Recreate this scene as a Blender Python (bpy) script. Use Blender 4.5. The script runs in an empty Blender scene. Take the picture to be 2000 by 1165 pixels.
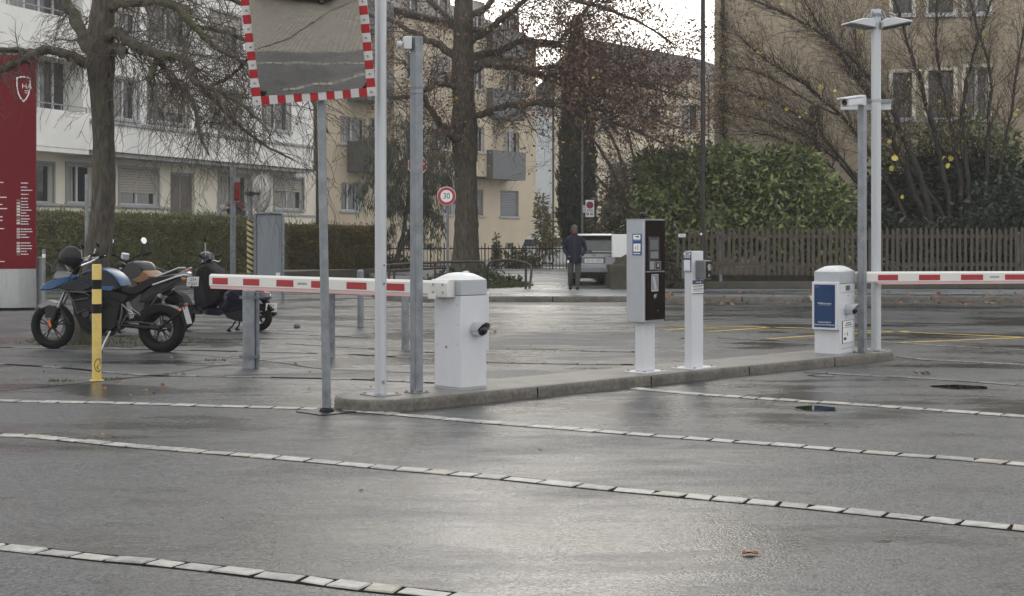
import bpy, math, random
from mathutils import Vector, Matrix
random.seed(11)
S = bpy.context.scene
COL = S.collection
R = math.radians

# ------------------------------------------------------------ camera, sky, sun, exposure
K = 2800.0      # focal length in pixels of the 2000 px wide photograph
HY = 458.0      # pixel row of the horizon
H = 1.5         # camera height
cd = bpy.data.cameras.new('camera'); cam = bpy.data.objects.new('camera', cd); COL.objects.link(cam)
cam.location = (0, 0, H); cam.rotation_euler = (R(90), 0, 0)
cd.sensor_width = 36; cd.lens = 36*K/2000; cd.shift_y = -(582.5-HY)/2000
cd.clip_start = 0.05; cd.clip_end = 2000
S.camera = cam

SUN_EL, SUN_AZ = 12.5, 2.0      # degrees; azimuth from +Y (behind the scene) towards +X
w = bpy.data.worlds.new('World'); S.world = w; w.use_nodes = True
nt = w.node_tree; nt.nodes.clear()
def N(t, typ, **kw):
    n = t.nodes.new(typ)
    for k, v in kw.items(): setattr(n, k, v)
    return n
sky = N(nt, 'ShaderNodeTexSky'); sky.sky_type = 'NISHITA'; sky.sun_disc = False
sky.sun_elevation = R(SUN_EL); sky.sun_rotation = R(SUN_AZ); sky.dust_density = 4; sky.air_density = 1.0; sky.ozone_density = 1
hs = N(nt, 'ShaderNodeHueSaturation'); hs.inputs['Saturation'].default_value = .25
tc = N(nt, 'ShaderNodeTexCoord'); mp = N(nt, 'ShaderNodeMapping'); mp.inputs['Scale'].default_value = (1.2, 1.2, 3.0)
nz = N(nt, 'ShaderNodeTexNoise'); nz.inputs['Scale'].default_value = 2.2; nz.inputs['Detail'].default_value = 6
cr = N(nt, 'ShaderNodeValToRGB')
cr.color_ramp.elements[0].position = .32; cr.color_ramp.elements[0].color = (9.0, 9.15, 9.3, 1)
cr.color_ramp.elements[1].position = .70; cr.color_ramp.elements[1].color = (13.0, 12.8, 12.5, 1)
mx = N(nt, 'ShaderNodeMix', data_type='RGBA'); mx.inputs[0].default_value = .85
bg = N(nt, 'ShaderNodeBackground'); bg.inputs['Strength'].default_value = .13
wo = N(nt, 'ShaderNodeOutputWorld')
L = nt.links.new
L(sky.outputs[0], hs.inputs['Color']); 
# the cloud cover glows round the hidden sun
sdir = (math.sin(R(SUN_AZ))*math.cos(R(SUN_EL)), math.cos(R(SUN_AZ))*math.cos(R(SUN_EL)), math.sin(R(SUN_EL)))
vd = N(nt, 'ShaderNodeVectorMath', operation='DOT_PRODUCT'); vd.inputs[1].default_value = sdir
gr = N(nt, 'ShaderNodeMapRange'); gr.inputs['From Min'].default_value = .80; gr.inputs['From Max'].default_value = 1.0; gr.interpolation_type = 'SMOOTHSTEP'
gm_ = N(nt, 'ShaderNodeMix', data_type='RGBA', blend_type='ADD'); gm_.inputs[0].default_value = 1
gc = N(nt, 'ShaderNodeMix', data_type='RGBA'); gc.inputs[6].default_value = (0, 0, 0, 1); gc.inputs[7].default_value = (7.5, 6.8, 5.7, 1)
L(tc.outputs['Generated'], vd.inputs[0]); L(vd.outputs['Value'], gr.inputs[0]); L(gr.outputs[0], gc.inputs[0]); L(gc.outputs[2], gm_.inputs[7])
L(tc.outputs['Generated'], mp.inputs[0]); L(mp.outputs[0], nz.inputs['Vector'])
L(nz.outputs['Fac'], cr.inputs[0]); L(hs.outputs[0], mx.inputs[6]); L(cr.outputs[0], mx.inputs[7])
L(mx.outputs[2], gm_.inputs[6]); L(gm_.outputs[2], bg.inputs['Color']); L(bg.outputs[0], wo.inputs[0])
sd = bpy.data.lights.new('sun', 'SUN'); so = bpy.data.objects.new('sun', sd); COL.objects.link(so)
sd.energy = .4; sd.angle = R(26); sd.color = (1, .95, .86)
so.rotation_euler = (R(90-SUN_EL), 0, R(180-SUN_AZ)); so.location = (5, 30, 30)
S.view_settings.view_transform = 'Standard'; S.view_settings.look = 'None'
S.view_settings.gamma = 1; S.view_settings.use_curve_mapping = False
S.cycles.use_denoising = True
S.view_settings.exposure = 0.05

# ------------------------------------------------------------ helpers
def P(px, py, Y): return Vector(((px-1000)*Y/K, Y, H+(HY-py)*Y/K))
def G(px, py, z=0.0):
    Y = (H-z)*K/(py-HY); return Vector(((px-1000)*Y/K, Y, z))
def lerp(a, b, t): return a+(b-a)*t
def rnd(a, b): return random.uniform(a, b)

class MB:
    def __init__(s): s.v = []; s.f = []; s.m = []
    def add(s, vs, fs, mi=0):
        n = len(s.v); s.v += [tuple(x) for x in vs]
        for f in fs: s.f.append(tuple(n+i for i in f)); s.m.append(mi)
    def box(s, c, d, rz=0, mi=0, M=None):
        hx, hy, hz = d[0]/2, d[1]/2, d[2]/2
        vs = [Vector((x, y, z)) for z in (-hz, hz) for x, y in ((-hx, -hy), (hx, -hy), (hx, hy), (-hx, hy))]
        T = M if M is not None else Matrix.Rotation(rz, 3, 'Z')
        s.add([T @ q + Vector(c) for q in vs], [(3, 2, 1, 0), (4, 5, 6, 7), (0, 1, 5, 4), (1, 2, 6, 5), (2, 3, 7, 6), (3, 0, 4, 7)], mi)
    def tube(s, pts, rads, n=8, caps=True, mi=0):
        pts = [Vector(p) for p in pts]
        if not hasattr(rads, '__len__'): rads = [rads]*len(pts)
        base = len(s.v); ref = None
        for i, p in enumerate(pts):
            d = (pts[min(i+1, len(pts)-1)]-pts[max(i-1, 0)])
            if d.length < 1e-9: d = Vector((0, 0, 1))
            d.normalize()
            if ref is None: ref = Vector((0, 0, 1)) if abs(d.z) < .9 else Vector((1, 0, 0))
            a = d.cross(ref)
            if a.length < 1e-4: a = d.cross(Vector((.3, .9, .2)))
            a.normalize(); b = a.cross(d); ref = b.cross(a) if False else ref
            ref = b
            for k in range(n):
                t = 2*math.pi*k/n; q = p+(a*math.cos(t)+b*math.sin(t))*rads[i]; s.v.append((q.x, q.y, q.z))
        for i in range(len(pts)-1):
            o = base+i*n
            for k in range(n):
                s.f.append((o+k, o+(k+1) % n, o+n+(k+1) % n, o+n+k)); s.m.append(mi)
        if caps:
            s.f.append(tuple(base+n-1-k for k in range(n))); s.m.append(mi)
            o = base+(len(pts)-1)*n; s.f.append(tuple(o+k for k in range(n))); s.m.append(mi)
    def cyl(s, p0, p1, r0, r1=None, n=16, mi=0): s.tube([p0, p1], [r0, r0 if r1 is None else r1], n, True, mi)
    def lathe(s, prof, c=(0, 0, 0), n=24, mi=0, M=None, caps=True):
        # profile of (radius, height) turned about local z, then M
        base = len(s.v); T = M if M is not None else Matrix.Identity(3); c = Vector(c)
        for r, z in prof:
            for k in range(n):
                t = 2*math.pi*k/n; q = T @ Vector((r*math.cos(t), r*math.sin(t), z))+c; s.v.append(tuple(q))
        for i in range(len(prof)-1):
            o = base+i*n
            for k in range(n):
                s.f.append((o+k, o+(k+1) % n, o+n+(k+1) % n, o+n+k)); s.m.append(mi)
        if not caps or tuple(prof[0]) == tuple(prof[-1]): return
        if prof[0][0] > 1e-5: s.f.append(tuple(base+n-1-k for k in range(n))); s.m.append(mi)
        if prof[-1][0] > 1e-5:
            o = base+(len(prof)-1)*n; s.f.append(tuple(o+k for k in range(n))); s.m.append(mi)
    def prism(s, out, layers, fr, mi=0):
        # outline (a,b) lofted through layers of (depth, scale about the centroid); fr maps (a,b,w) to a point
        n = len(out); ca = sum(p[0] for p in out)/n; cb = sum(p[1] for p in out)/n
        base = len(s.v)
        for w_, k in layers:
            for a, b in out: s.v.append(tuple(fr(ca+(a-ca)*k, cb+(b-cb)*k, w_)))
        for i in range(len(layers)-1):
            o = base+i*n
            for k in range(n): s.f.append((o+k, o+(k+1) % n, o+n+(k+1) % n, o+n+k)); s.m.append(mi)
        s.f.append(tuple(base+n-1-k for k in range(n))); s.m.append(mi)
        o = base+(len(layers)-1)*n; s.f.append(tuple(o+k for k in range(n))); s.m.append(mi)
    def ball(s, c, r, nu=16, nv=10, mi=0, M=None):
        r = r if hasattr(r, '__len__') else (r, r, r); c = Vector(c)
        T = M if M is not None else Matrix.Identity(3); base = len(s.v)
        for j in range(nv+1):
            ph = math.pi*j/nv
            for k in range(nu):
                t = 2*math.pi*k/nu
                s.v.append(tuple(c+T @ Vector((r[0]*math.sin(ph)*math.cos(t), r[1]*math.sin(ph)*math.sin(t), -r[2]*math.cos(ph)))))
        for j in range(nv):
            o = base+j*nu
            for k in range(nu): s.f.append((o+k, o+(k+1) % nu, o+nu+(k+1) % nu, o+nu+k)); s.m.append(mi)
    def torus(s, c, Rr, r, n=32, m=10, M=None, mi=0, squash=1.0, a0=0, a1=2*math.pi):
        T = M if M is not None else Matrix.Identity(3); base = len(s.v); c = Vector(c)
        full = abs(a1-a0-2*math.pi) < 1e-6; nn = n if full else n+1
        for i in range(nn):
            t = a0+(a1-a0)*i/n
            for k in range(m):
                u = 2*math.pi*k/m; rr = Rr+r*math.cos(u)
                s.v.append(tuple(c+T @ Vector((rr*math.cos(t), rr*math.sin(t), r*squash*math.sin(u)))))
        for i in range(n if full else nn-1):
            o = base+i*m; o2 = base+((i+1) % nn)*m
            for k in range(m): s.f.append((o+k, o2+k, o2+(k+1) % m, o+(k+1) % m)); s.m.append(mi)
    def leaf(s, p, L_, W_, mi=0, up=.3, d=None):
        d = d or Vector((rnd(-1, 1), rnd(-1, 1), rnd(-1, 1)+up*0))
        d = d.normalized() if d.length > 1e-3 else Vector((1, 0, 0))
        a = d.cross(Vector((rnd(-1, 1), rnd(-1, 1), rnd(-1, 1))))
        if a.length < 1e-3: a = Vector((1, 0, 0))
        a.normalize(); nn = a.cross(d)
        s.add([p, p+d*L_*.45+a*W_*.5+nn*L_*.08, p+d*L_, p+d*L_*.45-a*W_*.5+nn*L_*.08], [(0, 1, 2, 3)], mi)
    def rleaf(s, p, r, mi=0, d=None):
        d = (d or Vector((rnd(-1, 1), rnd(-1, 1), -1))).normalized(); a = d.cross(Vector((rnd(-1, 1), rnd(-1, 1), rnd(-1, 1))))
        a = a.normalized() if a.length > 1e-3 else Vector((1, 0, 0)); nn = a.cross(d)
        prof = [(0, 0), (.30, .42), (.62, .50), (.88, .30), (1.05, 0), (.85, -.34), (.55, -.50), (.28, -.38)]
        s.add([p+d*(x*r)+a*(y*r*rnd(.85, 1.15))+nn*(abs(y)*r*.3) for x, y in prof], [tuple(range(8))], mi)
    def build(s, name, mats, parent=None, world=False, loc=None, smooth=35, bevel=0, seg=2):
        if not isinstance(mats, (list, tuple)): mats = [mats]
        off = Vector((0, 0, 0))
        if world:
            q = parent
            while q is not None: off += q.location; q = q.parent
        if loc is not None: off = Vector(loc)
        me = bpy.data.meshes.new(name)
        vs = s.v if off.length == 0 else [(x-off.x, y-off.y, z-off.z) for x, y, z in s.v]
        me.from_pydata(vs, [], s.f); me.update()
        for m in mats: me.materials.append(m)
        if len(mats) > 1: me.polygons.foreach_set('material_index', s.m)
        if smooth:
            me.polygons.foreach_set('use_smooth', [True]*len(me.polygons))
            try: me.set_sharp_from_angle(angle=R(smooth))
            except Exception: pass
        o = bpy.data.objects.new(name, me); COL.objects.link(o)
        if parent is not None: o.parent = parent
        if loc is not None: o.location = off
        if bevel:
            b = o.modifiers.new('bevel', 'BEVEL'); b.width = bevel; b.segments = seg; b.limit_method = 'ANGLE'; b.angle_limit = R(40)
        return o

def thing(name, label, cat, loc=(0, 0, 0), rz=0, group=None):
    o = bpy.data.objects.new(name, None); COL.objects.link(o); o.location = loc; o.rotation_euler = (0, 0, rz)
    o.empty_display_size = .2
    return tag(o, label, cat, group)
def tag(o, label, cat, group=None, kind=None):
    if label: o['label'] = label
    if cat: o['category'] = cat
    if group: o['group'] = group
    if kind: o['kind'] = kind
    return o
def structure(o, kind='structure'): o['kind'] = kind; return o
def kids(o): return [c for c in COL.objects if c.parent == o]
def copy_tree(o, parent=None):
    c = o.copy(); COL.objects.link(c)
    if parent is not None: c.parent = parent
    for ch in kids(o): copy_tree(ch, c)
    return c

_tm = {}
def text_mesh(s_, bold=0.0):
    k = (s_, bold)
    if k in _tm: return _tm[k]
    cu = bpy.data.curves.new('t', 'FONT'); cu.body = s_; cu.size = 1; cu.align_x = 'CENTER'; cu.align_y = 'CENTER'; cu.offset = bold; cu.resolution_u = 4
    o = bpy.data.objects.new('t', cu); me = bpy.data.meshes.new_from_object(o)
    out = ([tuple(v.co) for v in me.vertices], [tuple(p.vertices) for p in me.polygons])
    bpy.data.objects.remove(o); bpy.data.meshes.remove(me); bpy.data.curves.remove(cu)
    _tm[k] = out; return out
def put_text(mb, s_, size, fr, mi=0, bold=0.0, sx=1.0):
    vs, fs = text_mesh(s_, bold)
    mb.add([fr(x*size*sx, y*size) for x, y, z in vs], fs, mi)

def spline(pts, sub=4):
    # Catmull-Rom through tuples of any length
    out = []; n = len(pts)
    for i in range(n-1):
        p0, p1, p2, p3 = pts[max(i-1, 0)], pts[i], pts[i+1], pts[min(i+2, n-1)]
        for k in range(sub):
            t = k/sub
            out.append(tuple(.5*((2*b)+(-a+c)*t+(2*a-5*b+4*c-d)*t*t+(-a+3*b-3*c+d)*t**3) for a, b, c, d in zip(p0, p1, p2, p3)))
    out.append(tuple(pts[-1])); return out

# ------------------------------------------------------------ materials
def mat(name, col, rough=.5, metal=0.0, var=.12, scale=6.0, bump=0.0, bscale=60.0, spec=.5, coat=0.0, rvar=0.0, stain=None, stain_amt=.5, sscale=2.0, stretch=None, detail=4, bdist=.01):
    m = bpy.data.materials.new(name); m.use_nodes = True; t = m.node_tree; b = t.nodes['Principled BSDF']
    b.inputs['Roughness'].default_value = rough; b.inputs['Metallic'].default_value = metal
    b.inputs['Specular IOR Level'].default_value = spec; b.inputs['Coat Weight'].default_value = coat
    tcn = N(t, 'ShaderNodeTexCoord'); mpn = N(t, 'ShaderNodeMapping')
    if stretch: mpn.inputs['Scale'].default_value = stretch
    t.links.new(tcn.outputs['Object'], mpn.inputs[0])
    n1 = N(t, 'ShaderNodeTexNoise'); n1.inputs['Scale'].default_value = scale; n1.inputs['Detail'].default_value = detail
    t.links.new(mpn.outputs[0], n1.inputs['Vector'])
    r1 = N(t, 'ShaderNodeValToRGB'); c = col
    r1.color_ramp.elements[0].position = .3; r1.color_ramp.elements[1].position = .7
    r1.color_ramp.elements[0].color = (c[0]*(1-var), c[1]*(1-var), c[2]*(1-var), 1)
    r1.color_ramp.elements[1].color = (min(1, c[0]*(1+var)), min(1, c[1]*(1+var)), min(1, c[2]*(1+var)), 1)
    t.links.new(n1.outputs['Fac'], r1.inputs[0]); outc = r1.outputs[0]
    if stain:
        n2 = N(t, 'ShaderNodeTexNoise'); n2.inputs['Scale'].default_value = sscale; n2.inputs['Detail'].default_value = 8; n2.inputs['Roughness'].default_value = .65
        t.links.new(mpn.outputs[0], n2.inputs['Vector'])
        r2 = N(t, 'ShaderNodeValToRGB'); r2.color_ramp.elements[0].position = .48; r2.color_ramp.elements[1].position = .68
        t.links.new(n2.outputs['Fac'], r2.inputs[0])
        mm = N(t, 'ShaderNodeMath', operation='MULTIPLY'); mm.inputs[1].default_value = stain_amt; t.links.new(r2.outputs[0], mm.inputs[0])
        x = N(t, 'ShaderNodeMix', data_type='RGBA'); t.links.new(mm.outputs[0], x.inputs[0]); t.links.new(outc, x.inputs[6]); x.inputs[7].default_value = (*stain, 1)
        outc = x.outputs[2]
    t.links.new(outc, b.inputs['Base Color'])
    if rvar:
        mr = N(t, 'ShaderNodeMapRange'); mr.inputs['To Min'].default_value = max(0, rough-rvar); mr.inputs['To Max'].default_value = min(1, rough+rvar)
        mr.inputs['From Min'].default_value = .3; mr.inputs['From Max'].default_value = .7
        t.links.new(n1.outputs['Fac'], mr.inputs[0]); t.links.new(mr.outputs[0], b.inputs['Roughness'])
    if bump:
        n3 = N(t, 'ShaderNodeTexNoise'); n3.inputs['Scale'].default_value = bscale; n3.inputs['Detail'].default_value = 3
        t.links.new(mpn.outputs[0], n3.inputs['Vector'])
        bp = N(t, 'ShaderNodeBump'); bp.inputs['Strength'].default_value = min(1, bump); bp.inputs['Distance'].default_value = bdist
        t.links.new(n3.outputs['Fac'], bp.inputs['Height']); t.links.new(bp.outputs[0], b.inputs['Normal'])
    return m

M = {}
M['white'] = mat('white_paint', (.60, .61, .645), .38, var=.04, scale=3, bump=.04, bscale=60, stain=(.42, .41, .39), stain_amt=.16, sscale=2.2, stretch=(2.2, 2.2, .8))
M['cabgrey'] = mat('light_grey_paint', (.38, .40, .43), .42, var=.05, bump=.06, bscale=220, stain=(.3, .3, .3), stain_amt=.2)
M['cabtop'] = mat('grey_cap', (.40, .42, .45), .45, var=.05, bump=.06, bscale=220)
M['cablid'] = mat('pale_lid', (.66, .68, .7), .42, var=.06, stain=(.35, .35, .33), stain_amt=.4, sscale=6)
M['armwhite'] = mat('arm_white', (.70, .69, .67), .33, var=.03, stain=(.55, .53, .5), stain_amt=.3, sscale=3)
M['pinkrub'] = mat('pink_rubber', (.78, .50, .50), .5, var=.05)
M['refred'] = mat('reflector_red', (.36, .018, .025), .28, var=.1, scale=60)
M['red'] = mat('red_paint', (.42, .02, .025), .35, var=.06)
M['galv'] = mat('galvanised_steel', (.235, .255, .275), .5, .45, var=.28, scale=9, bump=.04, rvar=.1, stain=(.22, .24, .26), stain_amt=.6, sscale=14)
M['galvd'] = mat('dark_galvanised_steel', (.18, .20, .22), .5, .5, var=.3, scale=12, rvar=.1, stain=(.15, .16, .17), stain_amt=.6, sscale=9)
M['alu'] = mat('brushed_alu', (.50, .52, .545), .45, .35, var=.05, scale=3, stretch=(8, 8, .6))
M['lamp'] = mat('lamp_grey', (.50, .52, .54), .4, .25, var=.06)
M['steelbase'] = mat('stainless_base', (.55, .56, .57), .26, .95, var=.08, scale=2, stretch=(4, 4, .4), stain=(.3, .3, .3), stain_amt=.5)
M['black'] = mat('black_plastic', (.006, .006, .007), .5, spec=.22, var=.2, bump=.05, bscale=150)
M['gloss'] = mat('black_gloss', (.007, .007, .009), .14, var=.1)
M['glassblk'] = mat('lens_black', (.006, .006, .008), .05, var=.0)
M['rubber'] = mat('tyre_rubber', (.008, .008, .009), .7, spec=.2, var=.25, scale=30, bump=.15, bscale=120)
M['brown'] = mat('dark_brown_panel', (.012, .006, .0065), .6, var=.1, scale=2, spec=.08)
M['screen'] = mat('machine_screen', (.085, .095, .10), .2, var=.1)
M['blue_label'] = mat('blue_print', (.020, .07, .22), .4, var=.03)
M['navylab'] = mat('navy_print', (.022, .048, .15), .4, var=.03)
M['paper'] = mat('white_print', (.78, .79, .8), .45, var=.02)
M['ink'] = mat('dark_print', (.03, .03, .035), .5, var=.02)
M['greyink'] = mat('grey_print', (.25, .25, .26), .5, var=.02)
M['steel'] = mat('bolt_steel', (.35, .35, .36), .4, .9, var=.1)
M['chrome'] = mat('chrome', (.75, .76, .78), .12, 1.0, var=.05)
M['silver'] = mat('silver_paint', (.25, .26, .275), .30, .45, var=.03, coat=.5)
M['grey'] = mat('grey_paint', (.17, .18, .19), .45, .15, var=.08)
M['darkgrey'] = mat('dark_grey', (.013, .014, .016), .48, .05, spec=.22, var=.12)
M['yellow'] = mat('yellow_paint', (.66, .49, .135), .42, var=.05, stain=(.42, .32, .14), stain_amt=.55, sscale=9)
M['bikeblue'] = mat('bike_blue', (.016, .08, .19), .35, 0, var=.06, coat=.1)
M['bikegrey'] = mat('bike_grey', (.015, .017, .020), .40, 0, var=.1, spec=.35)
M['navy'] = mat('navy_paint', (.012, .015, .034), .25, var=.05, coat=.5)
M['seat'] = mat('seat_vinyl', (.012, .012, .013), .5, spec=.22, var=.2, bump=.1, bscale=90)
M['orange'] = mat('orange_paint', (.17, .066, .007), .4, var=.08)
M['reflector'] = mat('orange_reflector', (.6, .14, .02), .25, var=.05)
M['cloth'] = mat('apron_cloth', (.013, .013, .015), .75, spec=.25, var=.2, bump=.2, bscale=14)
M['engine'] = mat('engine_metal', (.05, .05, .05), .45, .7, var=.2, scale=20)
M['tail'] = mat('tail_lamp', (.30, .012, .018), .15, var=.05, coat=.5)
M['totemred'] = mat('totem_red', (.155, .009, .017), .5, var=.03, scale=1.0, spec=.15)
M['skin'] = mat('skin', (.17, .095, .065), .55, var=.08)
M['hair'] = mat('grey_hair', (.085, .082, .08), .7, var=.3, scale=40)
M['jacket'] = mat('navy_jacket', (.012, .015, .030), .75, spec=.25, var=.2, bump=.2, bscale=25)
M['trousers'] = mat('olive_trousers', (.045, .046, .038), .8, var=.15, bump=.15, bscale=25)
M['shoe'] = mat('dark_shoe', (.02, .018, .016), .5)
M['stucco_w'] = mat('white_stucco', (.87, .865, .84), .85, var=.05, scale=1.5, bump=.2, bscale=40, stain=(.55, .57, .58), stain_amt=.35, sscale=.6)
M['stucco_c'] = mat('cream_stucco', (.76, .72, .61), .85, var=.05, scale=1.2, bump=.2, bscale=40, stain=(.5, .47, .4), stain_amt=.35, sscale=.5)
M['stucco_b'] = mat('beige_stucco', (.52, .445, .335), .85, var=.05, scale=1.0, bump=.2, bscale=40, stain=(.40, .35, .27), stain_amt=.35, sscale=.4)
M['stucco_y'] = mat('pale_stucco', (.70, .62, .48), .85, var=.05, scale=1.0, stain=(.55, .5, .4), stain_amt=.3, sscale=.4)
M['stucco_t'] = mat('tan_stucco', (.40, .34, .255), .9, var=.10, scale=1.2, bump=.3, bscale=25, stain=(.24, .205, .15), stain_amt=.6, sscale=.5)
M['stucco_g'] = mat('bluish_stucco', (.50, .54, .58), .85, var=.05, scale=1.0)
M['stone'] = mat('grey_stone_trim', (.36, .37, .38), .7, var=.1, scale=3)
M['fr_white'] = mat('window_frame', (.55, .57, .60), .4, var=.04)
M['fr_grey'] = mat('grey_window_surround', (.26, .27, .29), .5, var=.05)
M['pane'] = mat('window_glass', (.030, .034, .038), .06, var=.3, scale=.7, spec=.8)
M['curtain'] = mat('curtain_cloth', (.33, .32, .30), .8, var=.25, scale=9, stretch=(6, 6, .2))
M['blind'] = mat('roller_blind', (.40, .375, .33), .6, var=.06, scale=2, stretch=(.3, .3, 30))
M['bluegrey'] = mat('blue_grey_shutter', (.16, .17, .185), .5, var=.07, scale=2, stretch=(.3, .3, 30))
M['balc'] = mat('grey_balcony_panel', (.105, .11, .118), .5, var=.06)
M['roof'] = mat('slate_roof', (.07, .062, .06), .7, var=.25, scale=6, bump=.3, bscale=20)
M['door'] = mat('door_brown', (.10, .085, .075), .5, var=.1)
M['wood'] = mat('weathered_wood', (.072, .060, .047), .8, var=.3, scale=9, stretch=(3, 3, .5), bump=.3, bscale=40)
M['iron'] = mat('dark_iron', (.030, .028, .027), .5, .3, var=.2)
M['rail'] = mat('brown_rail', (.055, .048, .040), .5, .3, var=.25, scale=8)
M['concrete'] = mat('old_concrete', (.16, .15, .135), .8, var=.25, scale=5, bump=.4, bscale=40, stain=(.07, .07, .055), stain_amt=.6, sscale=1.5)
M['mosswall'] = mat('mossy_wall', (.075, .072, .06), .85, var=.3, scale=4, bump=.4, bscale=20, stain=(.035, .045, .02), stain_amt=.6, sscale=2)
M['moundsoil'] = mat('soil', (.055, .048, .035), .9, var=.3, scale=8, bump=.5, bscale=15)
M['sett'] = mat('granite_sett', (.40, .395, .375), .5, var=.3, scale=14, bump=.5, bscale=60, rvar=.12, stain=(.25, .25, .24), stain_amt=.5, sscale=9)
M['sett2'] = mat('worn_sett', (.17, .168, .16), .5, var=.35, scale=9, bump=.4, bscale=60)
M['joint'] = mat('sett_joint', (.012, .012, .011), .95, spec=.05, var=.3, scale=20, bump=.5, bscale=80)
M['seam'] = mat('tar_seam', (.012, .012, .012), .8, spec=.15, var=.3)
M['ylw_line'] = mat('yellow_road_paint', (.50, .34, .05), .6, var=.2, scale=8, stain=(.06, .06, .055), stain_amt=.55, sscale=5)
M['ironlid'] = mat('cast_iron_lid', (.03, .03, .03), .35, .5, var=.3, scale=40, bump=.5, bscale=60)
M['water'] = mat('puddle_water', (.006, .007, .007), .02, var=0)
M['deadleaf'] = mat('dead_leaf', (.26, .085, .03), .6, var=.3, scale=40)
M['deadleaf2'] = mat('pale_dead_leaf', (.28, .17, .07), .7, var=.3, scale=40)
def leafmat(name, c, rough=.5, tr=.25):
    m = mat(name, c, rough, var=.3, scale=3); b = m.node_tree.nodes['Principled BSDF']
    b.inputs['Transmission Weight'].default_value = 0
    return m
M['laurel1'] = leafmat('laurel_leaf', (.135, .18, .058), .34)
M['laurel2'] = leafmat('laurel_leaf_mid', (.21, .255, .095), .32)
M['laurel3'] = leafmat('laurel_leaf_pale', (.21, .23, .10), .35)
M['hedge1'] = leafmat('hedge_leaf', (.080, .088, .036), .7); M['hedge2'] = leafmat('hedge_leaf_olive', (.15, .15, .065), .7); M['hedge3'] = leafmat('hedge_leaf_pale', (.15, .15, .065), .7)
M['gold1'] = leafmat('golden_leaf', (.11, .088, .026), .7); M['gold2'] = leafmat('golden_leaf_light', (.19, .135, .032), .7); M['gold3'] = leafmat('olive_leaf', (.085, .085, .030), .7)
M['dark1'] = leafmat('dark_leaf', (.017, .027, .017), .45); M['dark2'] = leafmat('dark_leaf_mid', (.028, .044, .028), .42); M['dark3'] = leafmat('dark_leaf_pale', (.05, .07, .045), .42)
M['cyp1'] = leafmat('cypress_leaf', (.024, .034, .021), .7); M['cyp2'] = leafmat('cypress_leaf_mid', (.042, .056, .035), .7)
M['copper1'] = leafmat('copper_leaf', (.18, .098, .062), .7); M['copper2'] = leafmat('copper_leaf_dark', (.125, .070, .050), .7); M['copper3'] = leafmat('copper_leaf_light', (.26, .15, .085), .7)
M['yleaf'] = leafmat('yellow_leaf', (.50, .40, .07), .6); M['seed'] = leafmat('dry_seed', (.28, .205, .12), .7)
M['willow1'] = leafmat('grey_green_leaf', (.070, .080, .056), .7); M['willow2'] = leafmat('grey_green_leaf_pale', (.12, .13, .095), .7)
M['grass1'] = leafmat('grass_blade', (.062, .082, .028), .6); M['grass2'] = leafmat('grass_blade_dark', (.038, .05, .018), .6)
M['flower'] = leafmat('red_flower', (.30, .03, .05), .6)
M['bark'] = mat('bark', (.085, .075, .062), .9, var=.55, scale=9, stretch=(2.5, 2.5, .6), bump=1, bscale=13, bdist=.05, detail=8, stain=(.055, .066, .018), stain_amt=.7, sscale=1.6)
M['mossbark'] = mat('mossy_bark', (.080, .071, .056), .9, var=.5, scale=9, bump=1, bscale=16, bdist=.04, stain=(.075, .082, .018), stain_amt=.95, sscale=1.8)
M['bark3'] = mat('wet_dark_bark', (.034, .029, .024), .85, var=.5, scale=7, stretch=(3, 3, .7), bump=1, bscale=8, bdist=.04)
M['bark2'] = mat('dark_bark', (.080, .068, .055), .9, var=.6, scale=7, stretch=(3, 3, .7), bump=1, bscale=5, bdist=.09, detail=8, stain=(.038, .045, .018), stain_amt=.6, sscale=1.2)
M['twig'] = mat('twig', (.095, .078, .062), .85, var=.3, scale=4)
M['twig2'] = mat('twig_dark', (.056, .044, .035), .85, var=.3, scale=4)
M['white_car'] = mat('white_car_paint', (.62, .64, .66), .25, var=.02, coat=.5)
M['carglass'] = mat('car_glass', (.045, .055, .058), .06, var=.2, scale=2, spec=.8)
M['board'] = mat('board_back', (.20, .225, .25), .5, .3, var=.12, scale=2, stretch=(6, 6, .4))
M['planter'] = mat('stone_planter', (.070, .064, .048), .85, var=.25, scale=5, bump=.4, bscale=20)
M['mirrorback'] = mat('mirror_back', (.42, .41, .39), .55, .2, var=.12, scale=3)
m = bpy.data.materials.new('mirror_glass'); m.use_nodes = True; b = m.node_tree.nodes['Principled BSDF']
b.inputs['Base Color'].default_value = (.60, .58, .55, 1); b.inputs['Metallic'].default_value = 1; b.inputs['Roughness'].default_value = .05; M['mirror'] = m
t = m.node_tree; n_ = N(t, 'ShaderNodeTexNoise'); n_.inputs['Scale'].default_value = 3.2; n_.inputs['Detail'].default_value = 1; tcn = N(t, 'ShaderNodeTexCoord'); t.links.new(tcn.outputs['Object'], n_.inputs['Vector'])
bp = N(t, 'ShaderNodeBump'); bp.inputs['Strength'].default_value = .10; bp.inputs['Distance'].default_value = .02; t.links.new(n_.outputs['Fac'], bp.inputs['Height']); t.links.new(bp.outputs[0], b.inputs['Normal'])
n2 = N(t, 'ShaderNodeTexNoise'); n2.inputs['Scale'].default_value = 6; n2.inputs['Detail'].default_value = 7; t.links.new(tcn.outputs['Object'], n2.inputs['Vector'])
mr = N(t, 'ShaderNodeMapRange'); mr.inputs['To Min'].default_value = .02; mr.inputs['To Max'].default_value = .08; mr.inputs['From Min'].default_value = .4; mr.inputs['From Max'].default_value = .75; t.links.new(n2.outputs['Fac'], mr.inputs[0]); t.links.new(mr.outputs[0], b.inputs['Roughness'])
m = bpy.data.materials.new('display_blue'); m.use_nodes = True; b = m.node_tree.nodes['Principled BSDF']
b.inputs['Base Color'].default_value = (.006, .028, .08, 1); b.inputs['Roughness'].default_value = .15
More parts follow.
